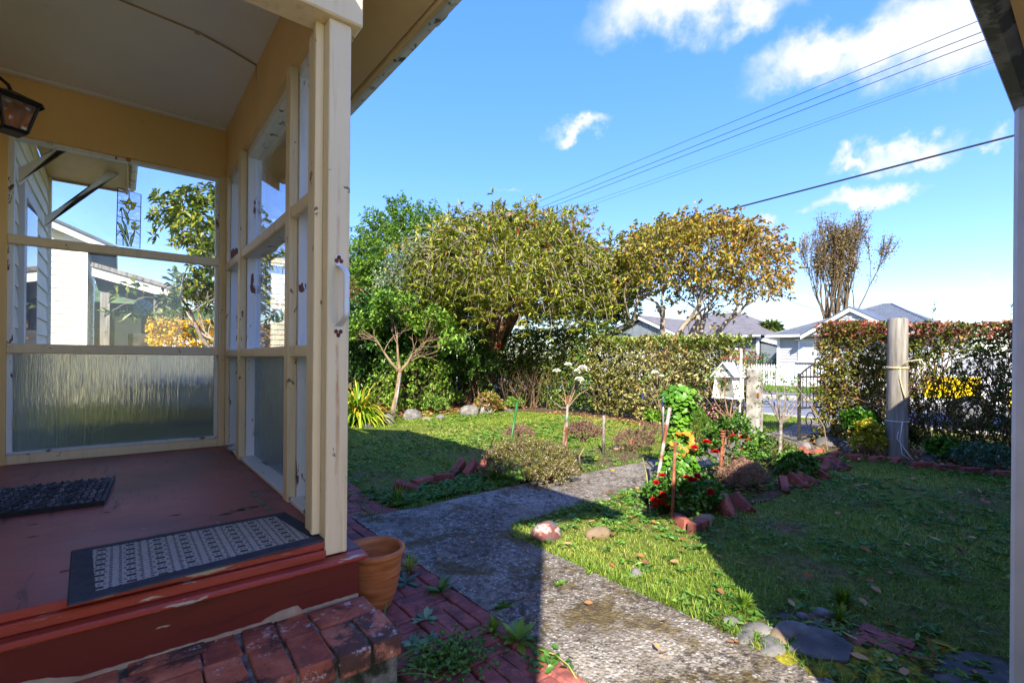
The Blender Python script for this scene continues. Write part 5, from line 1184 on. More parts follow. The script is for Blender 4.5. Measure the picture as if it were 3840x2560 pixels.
def far_window(parent, X, y0, y1, z0, z1, sash=True):
    fwn = O('window', MB().box(X - .05, X + .02, y0, y1, z0, z1), 'whitetrim', parent)
    O('sill', MB().box(X - .09, X - .051, y0 - .06, y1 + .06, z0 - .08, z0), 'whitetrim', fwn)
    O('hood', MB().box(X - .16, X - .051, y0 - .1, y1 + .1, z1 + .02, z1 + .07), 'whitetrim', fwn)
    for (a, b_, c_, d_) in ((y0 + .1, (y0 + y1) / 2 - .03, z0 + .1, z1 - .08), ((y0 + y1) / 2 + .03, y1 - .1, z0 + .1, z1 - .08)):
        O('curtain', MB().box(X - .058, X - .052, a, b_, c_, d_), 'curtain', fwn)
        O('pane', MB().box(X - .066, X - .062, a, b_, c_, d_), 'farglass', fwn)
    O('glazing_bar', MB().box(X - .075, X - .05, y0 + .1, (y0 + y1) / 2, (z0 + z1) / 2 - .1, (z0 + z1) / 2 - .05), 'whitetrim', fwn)
far_window(hs1, HX - .012, 8.55, 9.95, 1.28, 2.28)
hs2 = T('street_house', 'blue-grey weatherboard house partly hidden behind the autumn tree', 'house', (29, 16, 0))
GX2 = 29.0
O('wall', MB().box(GX2 + .02, GX2 + 7, 13.1, 16.6, 0, 2.75), 'bluegreyboard', hs2)
wb2 = mesh_of(MB().prism([(0, 0, 0), (-.032, 0, 0), (-.008, 0, .185), (0, 0, .185)], (0, 3.4, 0)), 'weatherboard', MAT['bluegreyboard']); fixn(wb2)
for k in range(15): inst('weatherboard', wb2, hs2, (GX2 + .02, 13.15, .02 + k * .18))
O('corner_board', MB().box(GX2 - .03, GX2 + .1, 13.04, 13.16, 0, 2.5), 'whitetrim', hs2)
O('lean_to_wall', MB().box(GX2 + .3, GX2 + 6, 12.2, 13.03, 0, 2.3), 'bluegreyboard', hs2)
O('lean_to_barge', MB().prism([(GX2 + .2, 13.2, 2.72), (GX2 + .2, 13.2, 2.5), (GX2 + .2, 12.05, 2.18), (GX2 + .2, 12.05, 2.4)], (.1, 0, 0)), 'whitetrim', hs2)
O('lean_to_roof', MB().slab([(GX2 + .2, 12.0, 2.42), (GX2 + 6, 12.0, 2.42), (GX2 + 6, 13.2, 2.75), (GX2 + .2, 13.2, 2.75)], .04), 'brownroof', hs2)
far_window(hs2, GX2 - .012, 14.25, 14.95, .95, 2.4); far_window(hs2, GX2 - .012, 15.55, 16.4, .95, 2.4)
rf2 = O('roof', MB().add([(GX2 - .5, 12.7, 2.75), (GX2 - .5, 19.5, 2.75), (GX2 + 4, 19.5, 4.6), (GX2 + 4, 16.2, 4.6), (GX2 + 8, 12.7, 2.75), (GX2 + 8, 19.5, 2.75)], [(0, 1, 2, 3), (0, 3, 4), (3, 2, 5, 4)]), 'brownroof', hs2)
O('gutter', MB().box(GX2 - .6, GX2 - .5, 12.7, 17.0, 2.66, 2.76, .01), 'whitetrim', hs2)
for k in range(12): O('rafter_end', MB().box(GX2 - .48, GX2 + .0, 12.9 + k * .32, 12.96 + k * .32, 2.60, 2.70), 'whitetrim', hs2)
g2 = O('gable', MB().prism([(GX2 - 1.2, 17.0, 2.5), (GX2 - 1.2, 23.8, 2.5), (GX2 - 1.2, 20.4, 4.0)], (.06, 0, 0)), 'bluegreyboard', hs2)
for k in range(9):
    y = 18 + k * .6; zt_ = 4.0 - abs(y - 20.4) / 3.4 * 1.5
    O('batten', MB().box(GX2 - 1.235, GX2 - 1.201, y - .03, y + .03, 2.5, zt_ - .02), 'bluegreyboard', g2)
O('wall', MB().box(GX2 - 1.15, GX2 + 6, 17.0, 23.8, 0, 2.5), 'whitetrim', hs2)
for s_ in (-1, 1):
    O('barge_board', MB().prism([(GX2 - 1.5, 20.4, 4.28), (GX2 - 1.5, 20.4, 4.06), (GX2 - 1.5, 20.4 + s_ * 3.9, 2.34), (GX2 - 1.5, 20.4 + s_ * 3.9, 2.56)], (.08, 0, 0)), 'whitetrim' if s_ < 0 else 'brownroof', g2)
    O('gable_roof', MB().slab([(GX2 - 1.5, 20.4, 4.3), (GX2 - 1.5, 20.4 + s_ * 3.9, 2.58), (GX2 + 6, 20.4 + s_ * 3.9, 2.58), (GX2 + 6, 20.4, 4.3)], .05), 'brownroof', g2)
# rusty-brown shed and dark shrub in the gap, distant tree mass
shed = T('garden_shed', 'brown timber shed in the gap between the street houses', 'shed', (33, 12, 0))
O('wall', MB().box(36, 38, 13.5, 16.5, 0, 2.2), 'brownroof', shed); 
for k in range(7): O('slat', MB().box(35.94, 35.99, 13.4, 16.6, .2 + k * .3, .42 + k * .3), 'rust', shed)
c = AT(2830, 1385, 26.0); crown_thing('dark_shrub', 'low dark shrub behind the picket fence', (c[0], c[1], 0), (c[0], c[1], .75), (.9, .9, .6), 160, .14, .06, 'dark', 'darkbark', 0, seed=31, cat='shrub')
c = AT(2790, 1290, 60); crown_thing('distant_tree', 'rounded dark tree beyond the blue-grey house', (c[0], c[1], 0), (c[0], c[1], 2.4), (3.4, 3.4, 2.2), 260, .5, .25, 'dark', 'darkbark', .2, seed=32, tw=(.4, .9))
# --- emergency-striped van parked behind the thin hedge
van = T('parked_car', 'white and yellow estate car with red panel parked behind the thin hedge', 'car', (13, 0, 0))
VX0, VX1, VY0, VY1 = 12.1, 14.0, -2.6, 2.55
pr = [(VY0, .45), (VY0, 1.15), (VY0 + .9, 1.05), (VY0 + 1.5, 1.36), (VY0 + 1.9, 1.42), (VY1 - .35, 1.40), (VY1, 1.0), (VY1, .45)]
O('body', MB().prism([(VX0, y, z) for y, z in pr], (VX1 - VX0, 0, 0)), 'vanwhite', van)
for (y0, y1, z0, z1) in ((1.5, 2.3, .55, .95), (.35, 1.15, .35, .75), (-.9, .3, .86, .98), (-.9, .2, .42, .7)): O('yellow_panel', MB().box(VX0 - .012, VX0 - .001, y0, y1, z0, z1), 'vanyellow', van)
O('side_window', MB().box(VX0 - .011, VX0 - .001, -1.0, 1.9, 1.0, 1.3), 'carwhite', van)
O('red_panel', MB().box(VX0 - .014, VX0 - .002, -1.1, .55, .16, .44), 'vanred', van)
for y in (-1.7, 1.65):
    wh = O('wheel', MB().lathe([(.0, -.1), (.20, -.1), (.32, -.09), (.34, -.04), (.34, .04), (.32, .09), (.2, .1), (0, .1)], n=24).xf(Matrix.Translation((VX0 + .08, y, .32)) @ Matrix.Rotation(R(90), 4, 'Y')), 'tyre', van, smooth=True)
    O('hub_cap', MB().lathe([(0, .03), (.14, .02), (.19, 0)], n=18).xf(Matrix.Translation((VX0 - .03, y, .32)) @ Matrix.Rotation(R(-90), 4, 'Y')), 'greytube', wh, smooth=True)

# ================================================================== LEFT NEIGHBOUR SEEN THROUGH THE GLASS
gar = T('neighbour_garage', 'cream weatherboard garage with an open carport seen through the porch window', 'garage', (-.8, 16, 0))
GY = 16.0; gx1 = (ray(320, 1200)[0] / ray(320, 1200)[1]) * GY
O('wall', MB().box(-6, gx1 - .01, GY + .02, GY + 6, 0, 4.2), 'cream_ext', gar)
gb = mesh_of(MB().prism([(0, 0, 0), (0, -.03, 0), (0, -.006, .16), (0, 0, .16)], (gx1 + 6, 0, 0)), 'weatherboard', MAT['cream_ext']); fixn(gb)
for k in range(27): inst('weatherboard', gb, gar, (-6, GY + .02, .05 + k * .155))
sbm = mesh_of(MB().prism([(0, 0, 0), (.03, 0, 0), (.006, 0, .16), (0, 0, .16)], (0, 4, 0)), 'weatherboard', MAT['cream_ext']); fixn(sbm)
for k in range(24): inst('weatherboard', sbm, gar, (gx1 - .01, GY + .05, .05 + k * .155))
O('corner_board', MB().box(gx1 - .14, gx1 + .035, GY - .03, GY + .12, 0, 3.9), 'cream_ext', gar)
gr0, gr1 = OY(212, 834, GY - .3), OY(440, 930, GY - .3)
O('barge_board', MB().prism([(gr0[0] - 4, GY - .3, gr0[2] + 1.7), (gr0[0] - 4, GY - .3, gr0[2] + 1.45), (gr1[0], GY - .3, gr1[2] - .18), (gr1[0], GY - .3, gr1[2])], (0, .06, 0)), 'whitetrim', gar)
O('roof', MB().slab([(gr0[0] - 4, GY - .35, gr0[2] + 1.74), (gr1[0], GY - .35, gr1[2] + .04), (gr1[0], GY + 6, gr1[2] + .04), (gr0[0] - 4, GY + 6, gr0[2] + 1.74)], .06), 'iron_roof', gar)
cl, cr_ = OY(345, 1000, GY - .5), OY(725, 1095, GY - .5)
O('carport_roof', MB().slab([(cl[0], GY - .6, cl[2] + .1), (cr_[0], GY - .6, cr_[2]), (cr_[0], GY + 5, cr_[2]), (cl[0], GY + 5, cl[2] + .1)], .1), 'oldwood', gar)
O('carport_beam', MB().prism([(cl[0], GY - .55, cl[2] - .02), (cl[0], GY - .55, cl[2] - .22), (cr_[0] - .2, GY - .55, cr_[2] - .3), (cr_[0], GY - .55, cr_[2] - .1)], (0, .08, 0)), 'cream_ext', gar)
for px in (393, 592): q = OY(px, 1200, GY - .5); O('carport_post', MB().box(q[0] - .09, q[0] + .09, GY - .59, GY - .44, 0, 2.75), 'oldwood', gar)
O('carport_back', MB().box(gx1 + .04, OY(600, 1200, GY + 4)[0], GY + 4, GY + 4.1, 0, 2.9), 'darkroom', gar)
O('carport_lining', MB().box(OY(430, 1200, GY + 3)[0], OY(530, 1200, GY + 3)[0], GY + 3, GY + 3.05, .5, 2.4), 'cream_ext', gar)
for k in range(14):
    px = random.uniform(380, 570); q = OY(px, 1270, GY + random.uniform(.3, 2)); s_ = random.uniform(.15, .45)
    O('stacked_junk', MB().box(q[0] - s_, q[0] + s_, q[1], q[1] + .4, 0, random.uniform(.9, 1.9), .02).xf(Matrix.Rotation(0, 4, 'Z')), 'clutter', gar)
car = T('parked_car', 'silver car with roof-rack feet seen just above the porch window rail', 'car', (1.0, 12, 0))
cx0, cx1 = .25, 1.95
cpr = [(9.8, .35), (9.8, .75), (10.6, .92), (11.2, 1.36), (12.6, 1.40), (13.5, 1.25), (13.9, .85), (13.9, .35)]
O('body', MB().prism([(cx0, y, z) for y, z in cpr], (cx1 - cx0, 0, 0)), 'carwhite', car)
for x in (cx0 - .004, cx1 + .001): O('side_window', MB().prism([(x, 11.1, .95), (x, 11.35, 1.28), (x, 12.6, 1.32), (x, 13.2, 1.0)], (.003, 0, 0)), 'farglass', car)
for y in (11.35, 12.3):
    for x in (cx0 + .1, cx1 - .1): O('rack_foot', MB().box(x - .05, x + .05, y, y + .12, 1.36, 1.46, .012), 'tyre', car)
for y in (10.5, 13.1):
    for x in (cx0, cx1): O('wheel', MB().lathe([(.0, -.1), (.28, -.1), (.31, -.05), (.31, .05), (.28, .1), (0, .1)], n=20).xf(Matrix.Translation((x, y, .31)) @ Matrix.Rotation(R(90), 4, 'Y')), 'tyre', car, smooth=True)
nh = T('distant_house', 'distant grey-roofed house behind the golden hedge', 'house', (3, 40, 0))
a = AT(640, 1200, 40); O('wall', MB().box(a[0] - 1, a[0] + 8, a[1], a[1] + 5, 0, 3.4), 'whitetrim', nh)
O('roof', MB().add([(a[0] - 1.4, a[1] - .4, 3.3), (a[0] + 8.4, a[1] - .4, 3.3), (a[0] + 7, a[1] + 2.5, 4.4), (a[0] + .5, a[1] + 2.5, 4.4), (a[0] - 1.4, a[1] + 5.4, 3.3), (a[0] + 8.4, a[1] + 5.4, 3.3)], [(0, 1, 2, 3), (0, 3, 4), (1, 5, 2), (3, 2, 5, 4)]), 'iron_roof', nh)

# ================================================================== WIRES
def wire(pxa, pya, pxb, pyb, X, r, label):
    a, b = OX(pxa, pya, X), OX(pxb, pyb, X); pts = []
    for t in np.linspace(-.9, 4.2, 60):
        p = a + (b - a) * t; p[2] = a[2] + (b[2] - a[2]) * min(max(t, 0), 1) + .0; pts.append(p)
    O('overhead_wire', MB().tube(pts, r, 5), 'wire', label=label, cat='wire', group='overhead wires along the street')
wire(3700, 65, 2000, 765, 13.2, .007, 'topmost overhead power wire crossing the clouds'); wire(3705, 110, 2010, 785, 13.2, .008, 'second overhead power wire from the top'); wire(3712, 142, 2020, 795, 13.2, .008, 'third overhead power wire from the top')
wire(3735, 222, 2060, 812, 13.0, .004, 'upper of the two thin overhead wires'); wire(3737, 230, 2070, 822, 13.0, .004, 'lower of the two thin overhead wires'); wire(3812, 505, 2200, 925, 13.0, .022, 'thick black twisted overhead cable below the wires')
pts = [AT(2940, 1115, 30) + (AT(3160, 1165, 26) - AT(2940, 1115, 30)) * t - np.array([0, 0, .25 * 4 * t * (1 - t)]) for t in np.linspace(0, 1, 14)]
O('service_wire', MB().tube(pts, .012, 4), 'wire', label='short service wire running to the small house gable', cat='wire')

# ================================================================== GARDEN THINGS
# gate post, gate, letterbox, pole
gp_ = O('gate_post', MB().box(8.0, 8.2, 3.60, 3.80, -.05, 1.09, .018), 'conc', label='square weathered concrete gate post left of the gateway', cat='post')
O('latch', MB().box(7.99, 8.02, 3.585, 3.61, .62, .70, .004), 'rust', gp_)
gate = T('iron_gate', 'flaking black iron garden gate standing open against the hedge', 'gate', (7.85, 2.93, 0))
A_, B_ = np.array([7.85, 2.93]), np.array([8.55, 2.70])
def gq(t, z): p = A_ + (B_ - A_) * t; return (p[0], p[1], z)
O('stile', MB().box(7.83, 7.87, 2.91, 2.95, .04, 1.03, .004), 'ironblack', gate)
O('stile', MB().box(8.53, 8.57, 2.68, 2.72, .04, 1.03, .004), 'ironblack', gate)
for z in (.12, .52, .98): O('cross_bar', MB().tube([gq(0, z), gq(1, z)], .013, 4), 'ironblack', gate)
for k in range(9): t = (k + 1) / 10; O('bar', MB().tube([gq(t, .52), gq(t, 1.0 + .16 * math.sin(math.pi * t))], .0075, 5), 'ironblack', gate)
O('arch', MB().tube([gq(t, 1.0 + .17 * math.sin(math.pi * t)) for t in np.linspace(0, 1, 16)], .014, 5), 'ironblack', gate)
for s_ in (.3, .7): O('scroll', MB().tube([gq(s_ + .16 * (1 - a / 9) * math.cos(a), .32 + .15 * (1 - a / 9) * math.sin(a)) for a in np.linspace(0, 7.5, 26)], .010, 5), 'ironblack', gate)
O('finial_scroll', MB().tube([gq(.5 + .1 * (1 - a / 9) * math.cos(a), 1.2 + .07 * (1 - a / 9) * math.sin(a)) for a in np.linspace(0, 7.0, 22)], .012, 5), 'ironblack', gate)
# letterbox on a white pole with scroll bracket
lbp = AT(2777, 1560, 7.75); lx, ly = lbp[0], lbp[1]
lb_ = T('letterbox', 'white house-shaped letterbox on a scrolled white pole beside the gate post', 'letterbox', (lx, ly, 0))
O('pole', MB().tube([(lx - .03, ly + .02, 0), (lx, ly, .7), (lx, ly, 1.40)], [.017, .016, .016], 10), 'birdwhite', lb_, smooth=True)
O('bracket', MB().tube([(lx, ly - .28, 1.245), (lx, ly + .34, 1.245)], .009, 6), 'rust', lb_)
for s_ in (-1, 1):
    O('bracket_scroll', MB().tube([(lx, ly + s_ * .02, 1.39), (lx, ly + s_ * .12, 1.37), (lx, ly + s_ * .22, 1.29), (lx, ly + s_ * .29, 1.25), (lx, ly + s_ * .31, 1.275), (lx, ly + s_ * .28, 1.29)], .008, 6), 'rust', lb_, smooth=True)
    O('bracket_scroll', MB().tube([(lx, ly + s_ * (.07 + .045 * (1 - a / 10) * math.cos(a)), 1.27 + .04 * (1 - a / 10) * math.sin(a)) for a in np.linspace(0, 7, 20)], .006, 5), 'rust', lb_)
by, bw = ly + .2, .18; bx0, bx1 = lx - .15, lx + .13; bzr, bze, bzt, bzb = 1.175, .975, .95, .62
for s_ in (-1, 1):
    O('roof_board', MB().slab([(bx0 - .05, by, bzr), (bx0 - .05, by + s_ * bw * 1.12, bze - .03), (bx1 + .03, by + s_ * bw * 1.12, bze - .03), (bx1 + .03, by, bzr)][::s_], .014), 'birdwhite', lb_)
    O('side_board', MB().slab([(bx0 + .0, by + s_ * .14, bzt), (bx0, by + s_ * .19, bzb), (bx1, by + s_ * .19, bzb), (bx1, by + s_ * .14, bzt)], .012), 'birdwhite', lb_)
O('gable_board', MB().prism([(bx0, by - bw * .95, bze), (bx0, by + bw * .95, bze), (bx0, by, bzr - .018)], (.012, 0, 0)), 'birdwhite', lb_)
O('slot_rim', MB().box(bx0 - .008, bx0 - .001, by - .075, by + .075, 1.045, 1.066, .003), 'rust', lb_)
O('slot', MB().box(bx0 - .0095, bx0 - .0085, by - .06, by + .06, 1.050, 1.061), 'darkroom', lb_)
O('middle_floor', MB().box(bx0 - .01, bx1, by - .16, by + .16, bzt, bzt + .015), 'birdwhite', lb_)
O('base_board', MB().box(bx0 - .01, bx1, by - .2, by + .2, bzb - .015, bzb), 'birdwhite', lb_)
O('back_board', MB().box(bx1 - .012, bx1, by - .185, by + .185, bzb, bzt), 'birdwhite', lb_)
pc_ = G(3362, 1712); pole = T('timber_pole', 'thick weathered round timber pole standing in front of the hedge', 'post', tuple(pc_))
prf = [(.0, 1.76), (.095, 1.765), (.107, 1.75), (.108, 1.2), (.113, .6), (.118, .0), (.118, -.05)]
O('pole_shaft', MB().lathe(prf, pc_, 28), 'oldwood', pole, smooth=True)
def ring(c, z, r, tr, n=24, tilt=0): return [(c[0] + r * math.cos(a), c[1] + r * math.sin(a), z + tilt * math.cos(a)) for a in np.linspace(0, 2 * math.pi, n)]
rope = T('rope', 'tan rope tied round the upper part of the timber pole', 'rope', (pc_[0], pc_[1], 1.2))
O('rope_turn', MB().tube(ring(pc_, 1.13, .116, .008), .008, 6), 'rope', rope); O('rope_turn', MB().tube(ring(pc_, 1.148, .117, .008, tilt=.008), .008, 6), 'rope', rope)
f0 = np.array([pc_[0], pc_[1], 0]) - np.array([.095, .08, 0])
O('rope_tail', MB().tube([f0 + np.array([.0, .03, 1.14]), f0 + np.array([-.01, .03, 1.0]), f0 + np.array([.0, .0, .85]), f0 + np.array([0.01, -.03, .72])], .008, 6), 'rope', rope, smooth=True)
O('rope_loop', MB().tube([f0 + np.array([.0, .02, 1.14]), f0 + np.array([-.02, -.05, 1.22]), f0 + np.array([.02, -.17, 1.24]), f0 + np.array([.06, -.20, 1.17]), f0 + np.array([.08, -.13, 1.10]), f0 + np.array([.09, -.08, .95])], .008, 6), 'rope', rope, smooth=True)
wr = T('cord', 'white cord tied round the foot of the timber pole', 'rope', (pc_[0], pc_[1], .5))
O('cord_turn', MB().tube(ring(pc_, .46, .121, .006), .006, 6), 'whiterope', wr)
for dx, dz in ((.0, .03), (.03, -.02)): O('cord_tail', MB().tube([f0 + np.array([-.01 + dx, dx, .46]), f0 + np.array([-.03, .02 + dx, .25]), f0 + np.array([-.02 + dx, -dx * 2, .06]), f0 + np.array([-.03, -.08 - dx, .01])], .005, 5), 'whiterope', wr, smooth=True)
q = [G(3106, 1709), AT(3090, 1600, 6.35), AT(3040, 1520, 6.6), AT(2985, 1445, 6.9)]
O('bent_cane', MB().tube([q[0], q[0] * .4 + q[1] * .6, q[1], q[2], q[3]], .007, 6), 'palebark', smooth=True, label='long pale bent cane leaning against the abelia hedge', cat='stick')

# stones
STN = [  # px, py, size(x,y,z), material, label
 (2055, 2010, (.125, .085, .10), 'redstone', 'rounded grey rock with red and white veins beside the path corner'),
 (2240, 2010, (.085, .06, .05), 'tanstone', 'pale flat rock in the grass right of the veined rock'),
 (2640, 1960, (.125, .07, .055), 'tanstone', 'long tan boulder at the end of the brick edging'),
 (2550, 1925, (.085, .09, .075), 'darkstone', 'dark stone behind the flat red brick'),
 (2382, 2150, (.05, .035, .025), 'stone', 'small grey stone in the sunny grass'),
 (1452, 1588, (.15, .1, .20), 'stone', 'upright pale grey rock at the lawn edge by the strap-leaf clump'),
 (1413, 1570, (.11, .1, .11), 'stone', 'small pale rock left of the upright one'), (1378, 1602, (.1, .08, .05), 'darkstone', 'low rock at the left end of the lawn edge'),
 (1548, 1568, (.21, .12, .16), 'stone', 'pale rock at the lawn edge beside the small tree'), (1600, 1572, (.12, .09, .06), 'tanstone', 'low tan rock at the back lawn edge'), (1650, 1570, (.1, .08, .06), 'stone', 'small flat rock at the back lawn edge'),
 (1765, 1555, (.20, .10, .20), 'stone', 'left upright rock below the bottlebrush'), (1790, 1543, (.16, .1, .22), 'tanstone', 'middle brownish rock below the bottlebrush'), (1820, 1548, (.16, .1, .20), 'stone', 'right upright rock below the bottlebrush'), (1908, 1542, (.12, .08, .05), 'darkstone', 'low stone right of the bottlebrush rocks'),
 (3015, 1678, (.20, .14, .09), 'stone', 'pale grey boulder at the gate end of the brick edging'), (3100, 1668, (.22, .15, .13), 'darkstone', 'dark rounded boulder below the abelia hedge'), (3040, 1650, (.16, .12, .10), 'darkstone', 'dark boulder behind the pale one near the gate'), (3165, 1672, (.12, .1, .06), 'stone', 'small stone under the hedge'), (3185, 1690, (.09, .08, .05), 'stone', 'small pale stone beside the bent cane'), (3070, 1690, (.08, .06, .04), 'tanstone', 'little tan stone in front of the boulders'),
 (3490, 1722, (.16, .1, .08), 'darkstone', 'low dark stone under the thin hedge'),
 (2831, 2367, (.062, .05, .03), 'stone', 'oval pale river stone, left one by the path edge'), (2955, 2369, (.080, .058, .036), 'stone', 'largest rounded grey river stone by the path'), (2911, 2402, (.095, .04, .026), 'tanstone', 'long tan river stone by the path'), (2800, 2390, (.075, .045, .022), 'stone', 'flat grey river stone touching the path edge'), (2896, 2432, (.075, .05, .025), 'stone', 'moss-tipped river stone at the path edge'),
 (2884, 2365, (.030, .025, .018), 'stone', 'little grey pebble between two river stones'), (3088, 2300, (.055, .04, .025), 'stone', 'grey stone by the grass tuft'), (3012, 2316, (.04, .03, .018), 'stone', 'small grey pebble behind the river stones'), (2948, 2320, (.035, .03, .018), 'darkstone', 'dark pebble at the soil patch'), (2748, 2330, (.05, .035, .018), 'stone', 'stone half sunk in the path-side grass'),
 (3075, 2355, (.05, .03, .02), 'darkstone', 'dark stone behind the big slab'),
 (2085, 1838, (.05, .04, .03), 'whitetrim' if False else 'stone', 'pale stone in the weeds by the edging bricks'),
 (2318, 1685, (.09, .07, .06), 'tanstone', 'pale rock among the dry heaths'), (2375, 1662, (.08, .06, .06), 'edgebrick', 'reddish rock among the dry heaths')]
for i, (px, py, s3, mt, lab) in enumerate(STN):
    g = G(px, py); O('stone', rock((g[0], g[1], s3[2] * .12), s3, 100 + i, .26, rot=random.uniform(-.5, .5)), mt, smooth=True, label=lab, cat='stone')
q = [G(*p)[:2] for p in ((2955, 2450), (3035, 2362), (3120, 2385), (3200, 2440), (3180, 2500), (3060, 2490))]
O('stone_slab', MB().prism([(p[0], p[1], -.02) for p in q], (0, 0, .045)), 'darkstone', label='flat grey triangular stone slab by the mossy path edge', cat='stone')
q = [G(*p)[:2] for p in ((3515, 2490), (3580, 2440), (3760, 2490), (3850, 2560), (3700, 2620), (3500, 2560))]
O('stone_slab', MB().prism([(p[0], p[1], -.02) for p in q], (0, 0, .035)), 'darkstone', label='large dark paving slab in the lower right corner', cat='stone')
for (pa, pb_, w_, lab) in (((3230, 2360), (3430, 2430), .045, 'upper pinkish sunken brick in the mossy soil'), ((3225, 2385), (3400, 2465), .04, 'lower pinkish sunken brick in the mossy soil'), ((3195, 2405), (3240, 2425), .04, 'pinkish brick fragment beside the slab')):
    a, b = G(*pa), G(*pb_); dd = nrm(b - a); pp_ = np.array([-dd[1], dd[0], 0]) * w_
    O('sunken_brick', MB().prism([a - pp_ + [0, 0, -.03], b - pp_ + [0, 0, -.03], b + pp_ + [0, 0, -.03], a + pp_ + [0, 0, -.03]], (0, 0, .048)), 'pavebrick', label=lab, cat='brick')
O('twig', MB().tube([G(3380, 2445, .03), G(3440, 2465, .04), G(3500, 2475, .03), G(3500, 2440, .08), G(3478, 2400, .1), G(3480, 2385, .12)], [.005, .006, .006, .005, .004, .003], 5), 'brownbark', smooth=True, label='forked fallen twig on the moss', cat='twig')
# edging bricks
eb = [brick_mesh('brick', .215, .072, .105, 'edgebrick', s + 70, bev=.006) for s in range(4)]
EB = [(2598, 1915, 10, (0, 0), 'flat red brick behind the tan boulder'), (2552, 1965, 60, (.2, 0), 'half-buried brick left of the tan boulder'), (2620, 1985, 5, (0, .1), 'sunken brick in front of the tan boulder'),
      (2722, 1925, 58, (.25, -.75), 'big upright tilted brick in the edging'), (2782, 1905, 62, (.5, -.35), 'leaning brick behind the big upright one'),
      (2940, 1838, 30, (0, -.5), 'tilted brick at the rose bed edge'), (2988, 1820, 60, (.3, -.4), 'dark brick beside the moss-topped one'), (3030, 1812, 80, (.2, -.3), 'brick in the shaded edging run'), (3075, 1790, 55, (.35, -.3), 'smooth brown brick leaning over the lawn'),
      (3085, 1770, 20, (.1, 0), 'flat brick behind the leaning pair'), (3122, 1757, 62, (.3, -.3), 'long red brick leaning near the bed corner'), (3150, 1752, 65, (.3, -.3), 'red brick at the bed corner'),
      (3095, 1728, -25, (0, 0), 'brick in the inner edging row'), (3030, 1706, -22, (0, 0), 'brick lying at the start of the inner row'),
      (2995, 1690, -20, (0, 0), 'edging brick nearest the gate'), (3065, 1702, -20, (0, 0), 'second edging brick from the gate'), (3135, 1712, -20, (0, 0), 'third edging brick from the gate'), (3205, 1722, -22, (0, 0), 'fourth edging brick from the gate'), (3290, 1728, -22, (0, 0), 'edging brick left of the pole foot'),
      (3360, 1733, 0, (.1, .05), 'loose red brick in front of the timber pole'), (3455, 1752, -40, (0, 0), 'edging brick right of the loose one'), (3545, 1762, -42, (0, 0), 'weathered edging brick below the green plant'), (3645, 1772, -42, (0, 0), 'edging brick near the right end'), (3755, 1785, -45, (0, 0), 'last edging brick at the right end'),
      (1520, 1842, -20, (.3, .35), 'lone tilted brick in the left lawn edge'), (1718, 1770, 20, (.3, -.6), 'left of three tilted bricks by the heath'), (1762, 1772, 20, (.35, -.6), 'middle of three tilted bricks by the heath'), (1812, 1760, 20, (.35, -.6), 'right of three tilted bricks by the heath'),
      (1585, 1815, 15, (0, 0), 'flat brick in the left bed edge'), (1665, 1800, 12, (0, .1), 'sunken brick among the weeds'), (2605, 1668, 10, (0, 0), 'flat brick on the sunny path edge'), (2760, 1630, 10, (0, 0), 'reddish brick by the gate post')]
for i, (px, py, rz, (tx, ty), lab) in enumerate(EB):
    g = G(px, py); o = inst('edging_brick', eb[i % 4], None, (g[0], g[1], .008 + .05 * abs(ty)), (tx, ty, R(rz)), (1, 1, 1)); tag(o, lab, 'brick', 'garden edging bricks')
# soil of the flower bed and borders
def patch(name, pts, z, mat, **kw): return O(name, MB().prism([(x, y, z - .02) for x, y in pts], (0, 0, .02)), mat, kind='structure', **kw)
patch('flower_bed', [(3.2, 2.16), (3.6, 2.02), (4.4, 1.86), (5.5, 1.95), (6.7, 2.25), (7.4, 2.15), (7.4, 2.84), (6.65, 2.82), (5.6, 2.87), (4.6, 2.89), (3.9, 2.71), (3.3, 2.70)], .006, 'bedsoil')
patch('hedge_bed', [(7.3, 2.8), (7.35, 1.6), (7.3, .2), (7.2, -2.5), (8.7, -2.5), (8.7, 2.85)], .0, 'bedsoil')
patch('back_bed', [(2.6, 9.3), (4.6, 9.5), (6.2, 9.5), (7.4, 8.6), (7.8, 7.0), (7.75, 4.2), (8.7, 4.0), (8.7, 12.2), (2.6, 12.2)], .024, 'bedsoil')
patch('left_bed', [(2.3, 3.54), (3.1, 3.57), (5.2, 3.50), (5.3, 4.4), (4.4, 4.7), (3.6, 4.3), (2.9, 4.2), (2.3, 3.95)], .004, 'bedsoil')

# stakes, standard roses
def O1(name, pts, r, mat, label, cat='stake', n=8): return O(name, MB().tube(pts, r, n), mat, smooth=True, label=label, cat=cat)
O1('garden_stake', [G(1902, 1742), AT(1940, 1505, 5.75)], .014, 'greenstake', 'green plastic garden stake leaning beside the heath bush')
O1('garden_stake', [G(2262, 1702), AT(2265, 1556, 6.2)], [.019, .017], 'lichenbark', 'short pale lichened stake on the sunny lawn')
O1('garden_stake', [G(2447, 1912), AT(2482, 1700, 4.2), AT(2512, 1528, 4.35)], [.014, .016, .017], 'stake_white', 'tall leaning rust-streaked white stake left of the leafy pelargonium')
O1('garden_stake', [AT(2487, 1660, 4.9), AT(2487, 1475, 4.9)], .010, 'greytube', 'thin grey stake behind the leaning white stake')
O1('garden_stake', [G(2520, 1955), AT(2532, 1655, 3.85)], .013, 'rust', 'rusty straight stake in front of the leafy pelargonium')
O1('garden_stake', [G(2532, 1925), AT(2548, 1795, 3.9)], .012, 'rust', 'short stub stake behind the rusty stake')
st_ = T('iron_stake', 'rusty iron stake with a ringed finial beside the lichened rose stem', 'stake', tuple(G(2698, 1832)))
g0, g1 = G(2698, 1832), AT(2710, 1640, 4.75); O('shaft', MB().tube([g0, g1], .014, 8), 'rust', st_, smooth=True)
